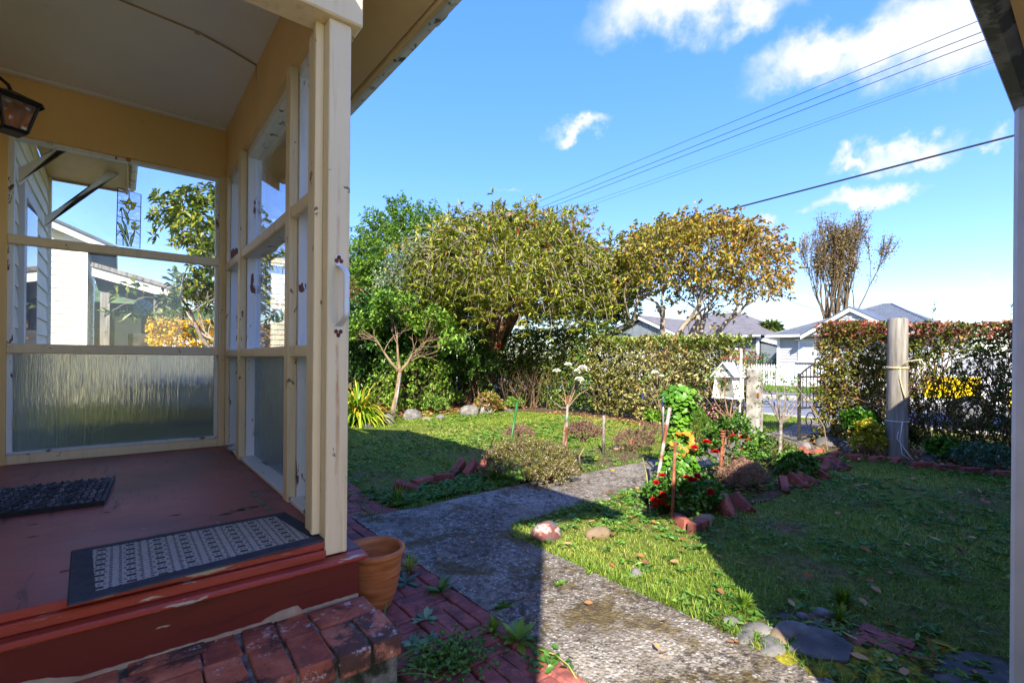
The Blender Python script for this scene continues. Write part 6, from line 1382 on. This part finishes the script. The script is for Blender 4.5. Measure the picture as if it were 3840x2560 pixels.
for k in range(3): O('finial_ring', MB().lathe([(.0, -.012), (.02, -.01), (.026, 0), (.02, .01), (0, .012)], g1 + np.array([0, 0, .012 + .026 * k]), 14), 'rust', st_, smooth=True)
def rose(name, c, r, mat, parent):
    n = 34; i = np.arange(n); rr_ = (i / n) ** .7; a = i * 2.4; el = 1.35 - 1.25 * rr_
    D = np.stack([np.cos(a) * np.cos(el), np.sin(a) * np.cos(el), np.sin(el)], 1); P = c + D * r * .12 - np.array([0, 0, r * .3])
    return leaves(name, P, D, r * (.75 + .45 * rr_), r * (.75 + .35 * rr_), LM[mat], rng.random(n), parent, fold=.55)
def standard(label, base, top, tipspx, depth, bark='lichenbark', r=.017, leafn=6, lm='green', flowers=(), seed=0, side=0):
    t = T('standard_rose', label, 'rose', tuple(base)); lst = [([base, (base + top) / 2 + rng.normal(size=3) * .012, top], [r * 1.15, r, r], 9)]; LP = []; LD = []
    for (px, py) in tipspx:
        e = AT(px, py, depth + rng.uniform(-.12, .12)); m = top * .45 + e * .55 + rng.normal(size=3) * .03; m[2] -= .02
        lst.append(([top, m, e], [r * .62, r * .42, .0035], 2))
        for k in range(2 + side):
            f = rng.uniform(.45, 1); q_ = m + (e - m) * f; d_ = nrm((e - m) + rng.normal(size=3) * .18); q2 = q_ + d_ * rng.uniform(.06, .16); lst.append(([q_, (q_ + q2) / 2 + rng.normal(size=3) * .008, q2], [.0045, .0035, .002], 1)); LP.append(q2); LD.append(d_)
        LP.append(e); LD.append(e - m)
    limbs('canes', lst, bark, t, 8, 5)
    if leafn:
        P, D = whorl(np.array(LP), np.array(LD), leafn, .8); P = P + sph(len(P)) * .03; leaves('leaves', P, D, .04, .024, LM[lm], rng.random(len(P)), t)
    for (px, py, rad) in flowers: rose('rose_bloom', AT(px, py, depth - .1), rad, 'white', t)
    return t
t = standard('standard rose with five white blooms on the sunny lawn', G(2110, 1695), AT(2128, 1530, 6.3), [(2085, 1470), (2100, 1400), (2150, 1390), (2190, 1420), (2215, 1450), (2160, 1430), (2070, 1500)], 6.3, 'palebark', .018, 7, 'weed', [(2089, 1392, .055), (2130, 1367, .045), (2186, 1382, .065), (2165, 1391, .042), (2172, 1423, .055)])
O('stake', MB().tube([G(2122, 1697), AT(2129, 1482, 6.28)], .016, 8), 'stake_white', t)
q0 = AT(2122, 1575, 6.26); O('tie', MB().tube([(q0[0] + .03 * math.cos(a), q0[1] + .03 * math.sin(a), q0[2] + .004 * a) for a in np.linspace(0, 12, 30)], .004, 5), 'bluetwine', t)
standard('bare leafless standard rose in front of the gateway', G(2905, 1772), AT(2928, 1592, 5.25), [(2852, 1420), (2872, 1500), (2880, 1440), (2925, 1480), (2940, 1430), (2905, 1400), (2975, 1430), (2995, 1480), (2960, 1510), (3005, 1500)], 5.25, 'lichenbark', .018, 3, 'weed', (), side=1)
standard('lichened standard rose beside the iron stake', G(2685, 1826), AT(2735, 1575, 4.85), [(2650, 1420), (2690, 1440), (2720, 1400), (2760, 1460), (2785, 1500), (2640, 1480), (2700, 1500)], 4.95, 'brownbark', .014, 3, 'weed', ())
standard('thin rose canes behind the leaning white stake', G(2480, 1700), AT(2484, 1560, 5.6), [(2440, 1420), (2465, 1400), (2500, 1420), (2520, 1450), (2430, 1460)], 5.6, 'palebark', .012, 4, 'weed', [(2455, 1397, .04), (2480, 1410, .03)])
O1('rose_cane', [G(2440, 1925), AT(2425, 1780, 4.2), AT(2410, 1715, 4.3)], [.006, .005, .003], 'cane', 'thin green rose cane left of the leaning stake', 'rose')
# leafy pelargonium column
b = G(2545, 1795); th = T('pelargonium', 'tall lush green pelargonium column with orange lower leaves', 'plant', tuple(b)); lst = []
for k in range(7): lst.append(([b + rng.normal(size=3) * [.04, .04, 0], b + np.array([0, 0, .4]) + rng.normal(size=3) * .04, b + np.array([0, 0, .82]) + rng.normal(size=3) * .06], [.012, .010, .006], 2))
limbs('stems', lst, 'cane', th, 6, 5)
def lobed(name, P, D, r, mat, v, th, lobes=5, cup=.25):
    V = []; Tt = []; vv = []
    for p, d, rr_, val in zip(P, nrm(np.asarray(D)), r, v):
        a = nrm(np.cross(d, sph(1)[0])); b_ = np.cross(d, a); o = len(V); V.append(p); n = lobes * 2
        for j in range(n + 1):
            t = 2 * math.pi * .9 * j / n + .3; f = 1 if j % 2 else .78; V.append(p + rr_ * f * (a * math.cos(t) + b_ * math.sin(t)) + d * rr_ * cup * (1.2 if j % 2 else .8))
        vv += [val] * (n + 2); Tt += [(o, o + j + 1, o + j + 2) for j in range(n)]
    return tri_obj(name, np.array(V), np.array(Tt), LM[mat], np.array(vv), th)
n = 620; zz = rng.uniform(.08, .93, n); rad = (.155 + .05 * np.sin(zz * 9)) * np.where(zz > .8, 1.1 - (zz - .8) * 4, 1) * np.sqrt(rng.uniform(.3, 1, n)); aa = rng.uniform(0, 6.28, n)
P = b + np.stack([np.cos(aa) * rad, np.sin(aa) * rad, zz], 1); D = np.stack([np.cos(aa), np.sin(aa), rng.uniform(.3, 1.4, n)], 1)
lobed('leaves', P, D, rng.uniform(.028, .05, n), 'pelarg', np.clip(rng.normal(.55, .25, n), 0, 1), th)
n = 14; P = b + np.stack([rng.normal(size=n) * .05 - .05, rng.normal(size=n) * .05 - .09, rng.uniform(.28, .48, n)], 1); lobed('orange_leaves', P, np.tile([-.5, -.6, .6], (n, 1)) + rng.normal(size=(n, 3)) * .3, rng.uniform(.035, .05, n), 'orangepetal', rng.random(n), th)
# bushes
def bush(name, label, base, r3, n, L, W_, mat, v_mu=.5, bark='brownbark', cat='shrub', whn=6, lump=.15, up=.4, group=None, seed=1, stems=14):
    t = T(name, label, cat, tuple(base), group); r3 = np.array(r3); base = np.array(base); c = base + np.array([0, 0, r3[2] * .8])
    d = sph(n); d[:, 2] = np.abs(d[:, 2]) - .25; P0 = c + d * r3 * (rng.uniform(.35, 1, n) ** .5)[:, None] * (1 + lump * vnoise(d * 2, 2, seed))[:, None]; P0[:, 2] = np.maximum(P0[:, 2], .02)
    pol_, PA, DA = sprays(P0, d + np.array([0, 0, up]) + rng.normal(size=(n, 3)) * .4, rng.uniform(.4, 1.0, n) * r3.mean() * .35, 3, 0, .15, .0028, .0014)
    st = [([base + rng.normal(size=3) * [.03, .03, 0], base * .5 + P0[k] * .5 + [0, 0, .02], P0[k]], [.006, .005, .003], 2) for k in range(min(stems, n))]
    limbs('stems', st + pol_[::3], bark, t, 5, 3)
    Pn = np.concatenate([PA[1], PA[2], PA[3]]); Dn = np.concatenate([DA[1], DA[2], DA[3]]); P, D = whorl(Pn, Dn, whn, .7); P = P + sph(len(P)) * L * .4
    leaves('foliage', P, D, L * rng.uniform(.7, 1.3, len(P)), W_, LM[mat], np.clip(rng.normal(v_mu, .27, len(P)), 0, 1), t); return t
bush('heath_bush', 'spreading yellow-green heath bush with tiny pink flowers beside the path', G(1985, 1790), (.46, .36, .22), 900, .016, .006, 'heath', .5, whn=9, seed=41)
bush('heath_bush', 'low heath mound at the path edge in front of the spreading heath', G(2075, 1812), (.28, .2, .12), 420, .014, .006, 'heath', .55, whn=9, seed=42)
bush('dry_heath', 'brownish dry heath on a bare stem near the short stake', G(2185, 1765) + np.array([0, 0, .32]), (.19, .17, .12), 330, .014, .006, 'deadtwig', .4, whn=8, seed=43)
O('bare_stem', MB().tube([G(2180, 1770), AT(2172, 1710, 5.1), AT(2190, 1680, 5.15)], [.010, .009, .006], 6), 'palebark', [o for o in COL.objects if o.name.startswith('dry_heath')][-1], smooth=True)
bush('dry_heath', 'small dry heath behind the green stake', G(1945, 1690) + np.array([0, 0, .12]), (.20, .17, .13), 240, .014, .006, 'deadtwig', .6, whn=8, seed=44)
bush('dry_heath', 'low dry heath left of the pelargonium', G(2370, 1690), (.30, .25, .16), 330, .014, .006, 'deadtwig', .5, whn=8, seed=45)
bush('dry_heath', 'sparse dry heath on the lawn right of the short stake', G(2440, 1665), (.2, .18, .2), 200, .014, .006, 'deadtwig', .45, whn=7, seed=46)
bush('pale_twig_bush', 'tangled pale bare bush left of the green stake', G(1820, 1745), (.24, .2, .24), 70, .012, .004, 'deadtwig', .8, 'palebark', whn=3, seed=47)
bush('heather', 'upright green heather with pink flower tips behind the pelargonium', G(2610, 1680), (.17, .17, .33), 420, .03, .005, 'green', .55, whn=7, up=1.6, seed=48)
n = 60; hb = G(2625, 1675); P = hb + np.stack([rng.normal(size=n) * .1 + .08, rng.normal(size=n) * .1 - .08, rng.uniform(.3, .62, n)], 1); leaves('pink_flowers', P, sph(n), .03, .02, LM['pink'], rng.random(n), [o for o in COL.objects if o.name.startswith('heather')][-1])
bush('lavender', 'dry grey lavender mound inside the brick edging', G(2785, 1838), (.22, .17, .15), 300, .05, .004, 'deadtwig', .95, 'greybark', whn=4, up=1.6, seed=49)
bush('low_shrub', 'low brownish-green shrub at the foot of the bare rose', G(2890, 1755), (.3, .26, .2), 420, .018, .009, 'smallhedge', .5, whn=6, seed=50)
bush('leafy_weed', 'leafy dark green weed behind the edging bricks', G(2985, 1785), (.2, .17, .14), 90, .045, .026, 'weed', .35, whn=5, seed=51)
rb = bush('rose_bush', 'leafy red rose bush in the flower bed beside the path', G(2745, 1805), (.30, .28, .38), 150, .04, .026, 'weed', .3, whn=5, up=.9, seed=52)
for px, py in ((2650, 1656), (2789, 1639), (2808, 1656), (2749, 1637), (2792, 1688), (2757, 1722), (2680, 1692), (2604, 1678)): rose('rose_bloom', AT(px, py, 4.7), .038, 'red', rb)
gb_ = bush('geranium', 'low red geranium with red flower heads beside the rusty stake', G(2560, 1900), (.34, .26, .13), 300, .04, .03, 'weed', .25, whn=5, seed=53, cat='plant')
for px, py, k in ((2480, 1875, 5), (2500, 1880, 4), (2470, 1882, 3), (2588, 1795, 3), (2606, 1797, 3), (2475, 1790, 2), (2558, 1866, 2), (2661, 1842, 2)):
    for j in range(k): rose('flower_head', AT(px + rng.normal() * 13, py + rng.normal() * 10, 3.75), .026, 'red', gb_)
rg = T('rose_sprig', 'single red rose standing left of the edging bricks', 'rose', tuple(G(2848, 1800))); rose('rose_bloom', AT(2848, 1780, 4.75), .035, 'red', rg); O('stem', MB().tube([G(2850, 1815), AT(2848, 1782, 4.76)], .003, 5), 'cane', rg)
# foliage at the foot of the right hedge
bush('geum_clump', 'fresh green round-leaved plant right of the pole', G(3545, 1722), (.20, .18, .14), 90, .05, .05, 'pelarg', .35, whn=4, cat='plant', seed=61)
bush('geum_clump', 'small green round-leaved plant at the foot of the pole', G(3405, 1690), (.12, .12, .2), 60, .045, .042, 'pelarg', .25, whn=4, cat='plant', seed=62)
bush('grey_groundcover', 'blue-green ground cover at the right end of the hedge bed', G(3700, 1745), (.42, .3, .12), 380, .035, .014, 'greyweed', .3, whn=7, cat='plant', seed=63)
bush('yellow_shrub', 'yellowing broad-leaved shrub left of the pole', G(3255, 1708), (.17, .15, .26), 90, .05, .034, 'yellowweed', .35, whn=5, seed=64)
bush('green_shrub', 'fresh green shrub in the abelia near the pole', G(3215, 1690) + np.array([.1, 0, .2]), (.2, .18, .22), 90, .055, .04, 'pelarg', .1, whn=5, seed=65)
bush('fern_plant', 'reddish-green plant at the foot of the bottlebrush', G(1830, 1545), (.3, .2, .22), 90, .11, .03, 'abelia', .55, whn=5, seed=66, cat='plant')
bush('lime_clump', 'small lime green leaf rosette in front of the hedge', G(2455, 1590), (.16, .14, .12), 40, .10, .03, 'pelarg', .95, whn=5, seed=67, cat='plant')
for i, (px, py, s_, lab) in enumerate([(1640, 1550, .3, 'light green weedy plant at the back bed edge'), (1700, 1530, .34, 'tall weedy plant left of the bottlebrush trunk'), (1580, 1545, .25, 'low weedy plant by the pale rock'), (1930, 1535, .25, 'weedy plant right of the bottlebrush rocks')]):
    bush('bed_weed', lab, G(px, py), (s_ * .8, s_ * .6, s_ * .7), 120, .06, .02, 'weed', .7, whn=4, seed=70 + i, cat='plant')

# paving weeds
def rosette(label, c, n, L, W_, mat, v_mu=.5, name='weed_rosette', el=(.1, .9)):
    t = T(name, label, 'weed', tuple(c))
    for k in range(n):
        V = []; Tt = []; vv = []
        a = k * 2.4 + rng.normal() * .15; e = rng.uniform(*el); l = L * rng.uniform(.7, 1.1); wd = W_ * rng.uniform(.8, 1.2); d = np.array([math.cos(a) * math.cos(e), math.sin(a) * math.cos(e), math.sin(e)]); sd = np.array([-math.sin(a), math.cos(a), 0]); p = np.array(c, float); val = float(np.clip(rng.normal(v_mu, .22), 0, 1))
        for i, wf in enumerate((.22, .45, .9, 1.0, .6, .05)):
            V += [p - sd * wd * wf * .5, p + np.array([0, 0, -.12 * wd]), p + sd * wd * wf * .5]; vv += [val] * 3; d = nrm(d + np.array([0, 0, -.16])); p = p + d * l / 5
            p[2] = max(p[2], .006)
        for i in range(5): q_ = 3 * i; Tt += [(q_, q_ + 1, q_ + 4), (q_, q_ + 4, q_ + 3), (q_ + 1, q_ + 2, q_ + 5), (q_ + 1, q_ + 5, q_ + 4)]
        tri_obj('leaf', np.array(V), np.array(Tt), LM[mat], np.array(vv), t)
    return t
def c1p(x, y): return G(1400 + x * .3401, 2060 + y * .3401, .006)
rosette('dark lobed weed rosette beside the terracotta pot', c1p(355, 365), 13, .105, .030, 'greyweed', .05)
rosette('spreading green weed with cut leaves at the paving edge', c1p(740, 465), 20, .10, .028, 'weed', .35, el=(.1, 1.2))
rosette('pale grey-green weed rosette on the middle of the paving', c1p(578, 775), 12, .075, .026, 'greyweed', .8)
rosette('pale grey-green weed rosette nearest the brick step', c1p(485, 1055), 13, .075, .026, 'greyweed', .7)
rosette('smallest pale weed rosette on the paving', c1p(632, 985), 11, .05, .018, 'greyweed', .75)
rosette('big bright green weed rosette at the edge of the path', c1p(1590, 1010), 20, .115, .036, 'weed', .6, el=(.15, 1.2))
def tuft(label, c, n=40, L=.09, W_=.005, v=None, name='grass_tuft', mat='grass'):
    t = T(name, label, 'grass tuft', tuple(c)); straps('blades', np.array(c), n, L, W_, mat, t, 1.0, v, 4, .8); return t
tuft('yellow-green grass tuft beside the dark weed', c1p(400, 225), 60, .10, .005, lambda: rng.uniform(.5, 1)); tuft('bright grass tuft on a tan paving brick', c1p(1310, 905), 36, .08, .008, lambda: rng.uniform(.2, .5)); tuft('few tall grass blades beside the brick step', G(1405, 2540, .01), 9, .26, .009, lambda: .4)
cl_ = T('clover_patch', 'patch of clover spreading over the paving bricks', 'weed', tuple(c1p(830, 1230))); n = 420; ctr_ = c1p(850, 1240)
P = np.stack([ctr_[0] + rng.normal(size=n) * .075 + rng.normal(size=n) * .01, ctr_[1] + rng.normal(size=n) * .07, .012 + np.abs(rng.normal(size=n)) * .022], 1); Pw, Dw = whorl(P, np.tile([0, 0, 1.], (n, 1)), 3, .85); leaves('leaves', Pw, Dw, .017, .015, LM['weed'], rng.random(len(Pw)) * .7, cl_)
vi = T('vine', 'trailing vine runner with dark leaves at the paving corner', 'vine', tuple(c1p(1880, 1290))); O('runner', MB().tube([c1p(1830, 1180) + [0, 0, .03], c1p(2010, 1240) + [0, 0, .03], c1p(2150, 1330) + [0, 0, .02], c1p(2260, 1450)], .0035, 5), 'cane', vi, smooth=True)
n = 40; P = c1p(1880, 1270) + np.stack([rng.normal(size=n) * .035, rng.normal(size=n) * .035, np.abs(rng.normal(size=n)) * .015], 1); leaves('leaves', P, sph(n) * [1, 1, .2] + [0, 0, .3], .035, .026, LM['weed'], rng.random(n) * .3, vi)
P = []; 
for i in range(1500):      # moss and seedlings in the joints
    x, y = rng.uniform(.8, 1.352), rng.uniform(.6, 5); P.append((x, y, rng.uniform(-.01, .004)))
leaves('joint_moss', np.array(P), sph(len(P)) * [1, 1, .3] + [0, 0, .5], .009, .006, LM['weed'], rng.random(len(P)), None, kind='stuff')['label'] = 'moss and seedlings in the paving joints'
P = np.stack([rng.uniform(1.36, 2.05, 260), 1.828 + rng.normal(size=260) * .008, np.full(260, .008)], 1); P = P[(vnoise(P, 9, 3) > .0)]
leaves('path_joint_weeds', np.repeat(P, 4, 0), sph(len(P) * 4) * [1, 1, .4] + [0, 0, .7], .022, .009, LM['weed'], rng.random(len(P) * 4), None, kind='stuff')['label'] = 'small weeds growing along the path joint'

# ================================================================== GRASS, WEEDS, LITTER
bedp = [[(3.2, 2.16), (3.6, 2.02), (4.4, 1.86), (5.5, 1.95), (6.7, 2.25), (7.4, 2.15), (7.4, 2.84), (6.65, 2.82), (5.6, 2.87), (4.6, 2.89), (3.9, 2.71), (3.3, 2.70)]]
def mask_poly(x, y, poly):
    c = np.zeros(len(x), bool); n = len(poly); j = n - 1
    for i in range(n):
        xi, yi = poly[i]; xj, yj = poly[j]
        with np.errstate(divide='ignore', invalid='ignore'): k = ((yi > y) != (yj > y)) & (x < (xj - xi) * (y - yi) / (yj - yi + 1e-12) + xi)
        c ^= k; j = i
    return c
def lawn_pts(x0, x1, y0, y1, n, jitter=.0, edge=0.0):
    x = rng.uniform(x0, x1, n); y = rng.uniform(y0, y1, n); P = np.stack([x, y, np.zeros(n)], 1)
    xx = x + rng.normal(size=n) * edge; yy = y + rng.normal(size=n) * edge
    ok = ~mask_poly(xx, yy, pp) & ~((xx < 1.352) & (yy < 5.4)) & ~((xx > 1.25) & (xx < 1.4) & (yy < 3.5))
    return P[ok]
def infrustum(P, m=.1):
    dp = P[:, 0] * FW[0] + P[:, 1] * FW[1]; lr = P[:, 0] * RT[0] + P[:, 1] * RT[1]
    return (dp > 1.5) & (np.abs(lr) < (1.054 + m) * dp + .3)
def blades(name, P, L, W_, v, lean=.5, label=''):
    N = len(P); a = rng.uniform(0, 2 * math.pi, N); ln = np.abs(rng.normal(size=N)) * lean + .12
    D = np.stack([np.cos(a) * ln, np.sin(a) * ln, np.ones(N)], 1); D = nrm(D); sd = np.stack([-np.sin(a), np.cos(a), np.zeros(N)], 1)
    L = L.reshape(-1, 1); W_ = W_.reshape(-1, 1); V = np.empty((N, 5, 3)); P = P + np.array([0, 0, -.008])
    m = P + D * L * .55; tip = P + D * L + np.stack([np.cos(a), np.sin(a), -.5 * np.ones(N)], 1) * L * .22
    V[:, 0] = P - sd * W_ * .5; V[:, 1] = P + sd * W_ * .5; V[:, 2] = m + sd * W_ * .4; V[:, 3] = m - sd * W_ * .4; V[:, 4] = tip
    Tt = np.array([[0, 1, 2], [0, 2, 3], [3, 2, 4]])[None] + (np.arange(N) * 5)[:, None, None]
    o = tri_obj(name, V.reshape(-1, 3), Tt.reshape(-1, 3), LM['grass'], np.repeat(v, 5), None, 'stuff'); o['label'] = label; return o
def clump(P, s, seed): return vnoise(P, s, seed)
def soilness(P): return np.clip(.5 + .75 * vnoise(P, 1.5, 21) + .25 * vnoise(P, 5, 22), 0, 1)
# right lawn (near)
P = lawn_pts(2.0, 8.0, -2.0, 2.95, 360000, edge=.02); P = P[infrustum(P)]; bm_ = mask_poly(P[:, 0], P[:, 1], bedp[0]); P = P[~bm_ | (rng.random(len(P)) < .12)]; P = P[~((P[:, 0] > 7.25) & (rng.random(len(P)) < .85))]
dens = .15 + .95 * soilness(P); nearpath = np.exp(-((P[:, 0] - 2.1) / .18) ** 2) * (P[:, 1] < 2.6); P = P[rng.random(len(P)) < np.clip(dens + nearpath, 0, 1)]
L = rng.uniform(.012, .032, len(P)) * (1 + .5 * clump(P, 4, 31)) * (1 + .7 * np.exp(-((P[:, 0] - 2.12) / .15) ** 2)); L = np.clip(L, .01, .09)
blades('lawn_grass', P, L, rng.uniform(.0025, .0055, len(P)), np.clip(rng.normal(.36, .2, len(P)) + .28 * clump(P, 2.2, 32) + .25 * clump(P, .8, 35), 0, 1), .95, 'short weedy grass of the right lawn')
# left lawn
P = lawn_pts(1.36, 8.0, 3.4, 9.9, 260000, edge=.025); P = P[infrustum(P)]; P = P[rng.random(len(P)) < (.2 + .85 * soilness(P))]
L = np.clip(rng.uniform(.014, .034, len(P)) * (1 + .4 * clump(P, 3, 33)), .01, .09)
blades('lawn_grass', P, L, rng.uniform(.004, .008, len(P)), np.clip(rng.normal(.42, .2, len(P)) + .28 * clump(P, 1.3, 34) + .25 * clump(P, .6, 36), 0, 1), .9, 'short grass of the left lawn')
# street verges
P = np.stack([rng.uniform(8.7, 11.55, 26000), rng.uniform(2.2, 8, 26000), np.zeros(26000)], 1); P = P[~mask_poly(P[:, 0], P[:, 1], pp)]; blades('verge_grass', P, rng.uniform(.02, .05, len(P)), np.full(len(P), .010), np.clip(rng.normal(.4, .18, len(P)), 0, 1), .6, 'grass verge beyond the gate')
P = np.stack([rng.uniform(19.45, 24.1, 26000), rng.uniform(6, 14, 26000), np.full(26000, .095)], 1); blades('verge_grass', P, rng.uniform(.03, .07, len(P)), np.full(len(P), .02), np.clip(rng.normal(.3, .12, len(P)), 0, 1), .6, 'grass verge in front of the picket fence')
# taller edge tufts along the path and beds
tp_ = []
for poly_, n in ((pp, 900),):
    for i in range(len(poly_)):
        a, b = np.array(poly_[i]), np.array(poly_[(i + 1) % len(poly_)]); l = np.linalg.norm(b - a)
        if l > 4 and a[0] < 2: 
            if a[0] < 1.4 and b[0] < 1.4: continue
        for k in range(int(l * 26)):
            t = rng.random(); q_ = a + (b - a) * t; 
            if 2 < q_[0] < 8 or q_[1] > 3.4: tp_.append((q_[0] + rng.normal() * .02 + (.03 if q_[1] < 2.6 else 0), q_[1] + (rng.normal() * .015 + (-.03 if q_[1] < 3.1 else .03)), 0))
P = np.array(tp_); P = P[(P[:, 0] > 1.4)]; P = np.repeat(P, 14, 0); P = P + rng.normal(size=P.shape) * [.018, .018, 0]
blades('edge_grass', P, rng.uniform(.03, .085, len(P)), rng.uniform(.003, .006, len(P)), np.clip(rng.normal(.35, .2, len(P)), 0, 1), .8, 'longer grass growing over the path edges')
# broad-leaved weeds in the lawns
def weeds(name, P, L, W_, mat, v_mu, label, n=6):
    Pw, Dw = whorl(P, np.tile([0, 0, 1.], (len(P), 1)), n, .92); Dw[:, 2] = np.abs(Dw[:, 2]) * .6 + .1; Pw = Pw + rng.normal(size=Pw.shape) * [.012, .012, .003]; Pw[:, 2] = np.abs(Pw[:, 2]) + .006
    o = leaves(name, Pw, Dw, L * rng.uniform(.5, 1.3, len(Pw)), W_ * rng.uniform(.6, 1.2, len(Pw)), LM[mat], np.clip(rng.normal(v_mu, .22, len(Pw)), 0, 1), None, kind='stuff'); o['label'] = label
P = lawn_pts(2.1, 7.3, -1.5, 2.9, 8000); P = P[infrustum(P)]; P = P[rng.random(len(P)) < np.clip(.25 + .6 * vnoise(P, 2.5, 41), 0.05, 1)]; weeds('lawn_weeds', P, .048, .018, 'weed', .4, 'broad-leaved weeds through the right lawn')
P = lawn_pts(1.4, 7.8, 3.5, 9.5, 6500); P = P[infrustum(P)]; P = P[rng.random(len(P)) < np.clip(.15 + .6 * vnoise(P, 2, 42), 0.03, 1)]; weeds('lawn_weeds', P, .055, .022, 'weed', .5, 'broad-leaved weeds through the left lawn')
n = 420; P = np.stack([rng.uniform(1.7, 3.4, n), 3.62 + np.abs(rng.normal(size=n)) * .22, np.zeros(n)], 1); weeds('bed_weeds', P, .07, .03, 'weed', .3, 'green weeds along the left bed edge', 7)
P = np.stack([rng.uniform(3.3, 7.2, 700), rng.uniform(2.0, 2.8, 700), np.zeros(700)], 1); weeds('bed_weeds', P, .05, .022, 'weed', .35, 'weeds covering the flower bed', 6)
for px, py, L_, n_, lab in ((1860, 1800, .24, 120, 'long grass clump in front of the heath bush'), (1490, 1885, .16, 80, 'grass clump by the lone brick'), (3165, 2265, .10, 160, 'bright grass clump beside the river stones'), (2790, 2275, .08, 120, 'sunny grass clump at the path edge'), (3150, 2330, .09, 60, 'small grass clump by the slab'), (2100, 1740, .22, 40, 'thin grass clump by the heath mound')):
    tuft(lab, G(px, py), n_, L_, .007, lambda: rng.uniform(.1, .55))
for px, py in ((1890, 1590), (2140, 1720), (2230, 1717), (2298, 1761), (2485, 1825), (2567, 1755), (2830, 1630)):
    pass
fl_ = T('dandelion', 'scattered small yellow dandelion flowers along the path edges', 'flower', tuple(G(2298, 1761)))
for px, py in ((1890, 1590), (2140, 1725), (2235, 1722), (2298, 1765), (2485, 1826), (2490, 1835)):
    rose('flower_head', G(px, py, .05), .018, 'yellowpetal', fl_)
# fallen leaves
def litter(name, P, L, label):
    a = rng.uniform(0, 6.28, len(P)); D = np.stack([np.cos(a), np.sin(a), rng.uniform(-.1, .25, len(P))], 1); P = P + np.stack([np.zeros(len(P)), np.zeros(len(P)), rng.uniform(.012, .03, len(P))], 1)
    o = leaves6(name, P, D, L * rng.uniform(.6, 1.3, len(P)), L * rng.uniform(.45, .65, len(P)), LM['litter'], rng.random(len(P)), None, 'stuff'); o['label'] = label
P = np.concatenate([lawn_pts(2.1, 7.3, -1.0, 2.8, 240), lawn_pts(2.0, 7.8, 3.5, 9.4, 140)]); litter('fallen_leaves', P, .055, 'fallen brown leaves scattered over the lawns')
P = np.stack([rng.uniform(3, 8.2, 2600), rng.uniform(8.9, 11.8, 2600), np.full(2600, .025)], 1); litter('leaf_litter', P, .07, 'brown leaf litter under the back shrubs')
P = np.stack([rng.uniform(7.3, 8.2, 1500), rng.uniform(-1.5, 8.0, 1500), np.full(1500, .01)], 1); P = P[~((P[:, 1] > 2.85) & (P[:, 1] < 3.7))]; litter('leaf_litter', P, .05, 'dry leaf litter under the hedges')
P = np.stack([rng.uniform(3.3, 7.3, 300), rng.uniform(2.0, 2.8, 300), np.zeros(300)], 1); litter('leaf_litter', P, .05, 'dry leaves in the flower bed')
P = np.stack([rng.uniform(1.4, 2.05, 14), rng.uniform(.9, 3.4, 14), np.full(14, .008)], 1); litter('path_leaves', P, .04, 'few dry leaves lying on the path')
# moss cushions at the lower right
MS = [(3080, 2480), (3160, 2520), (3240, 2480), (3330, 2470), (3420, 2500), (3500, 2490), (3300, 2530), (3200, 2440), (3060, 2520), (3560, 2440), (3400, 2550), (2950, 2470), (2890, 2440)]
mbm = MB()
for i, (px, py) in enumerate(MS):
    g = G(px, py); r = rock((g[0], g[1], .004), (.07 * random.uniform(.6, 1.3), .06 * random.uniform(.6, 1.3), .014), 300 + i, .3); mbm.add(r.v, r.f)
o = O('moss_cushions', mbm, 'moss', smooth=True, kind='stuff'); o['label'] = 'yellow-green moss cushions at the lower right path edge'
# silver pebbles of the hedge bed and soil patch near the river stones
patch('soil_patch', [tuple(G(*p)[:2]) for p in ((2780, 2330), (2930, 2290), (3120, 2310), (3350, 2380), (3560, 2430), (3840, 2480), (3840, 2640), (3150, 2640), (2960, 2475), (2790, 2400))], .006, 'bedsoil')
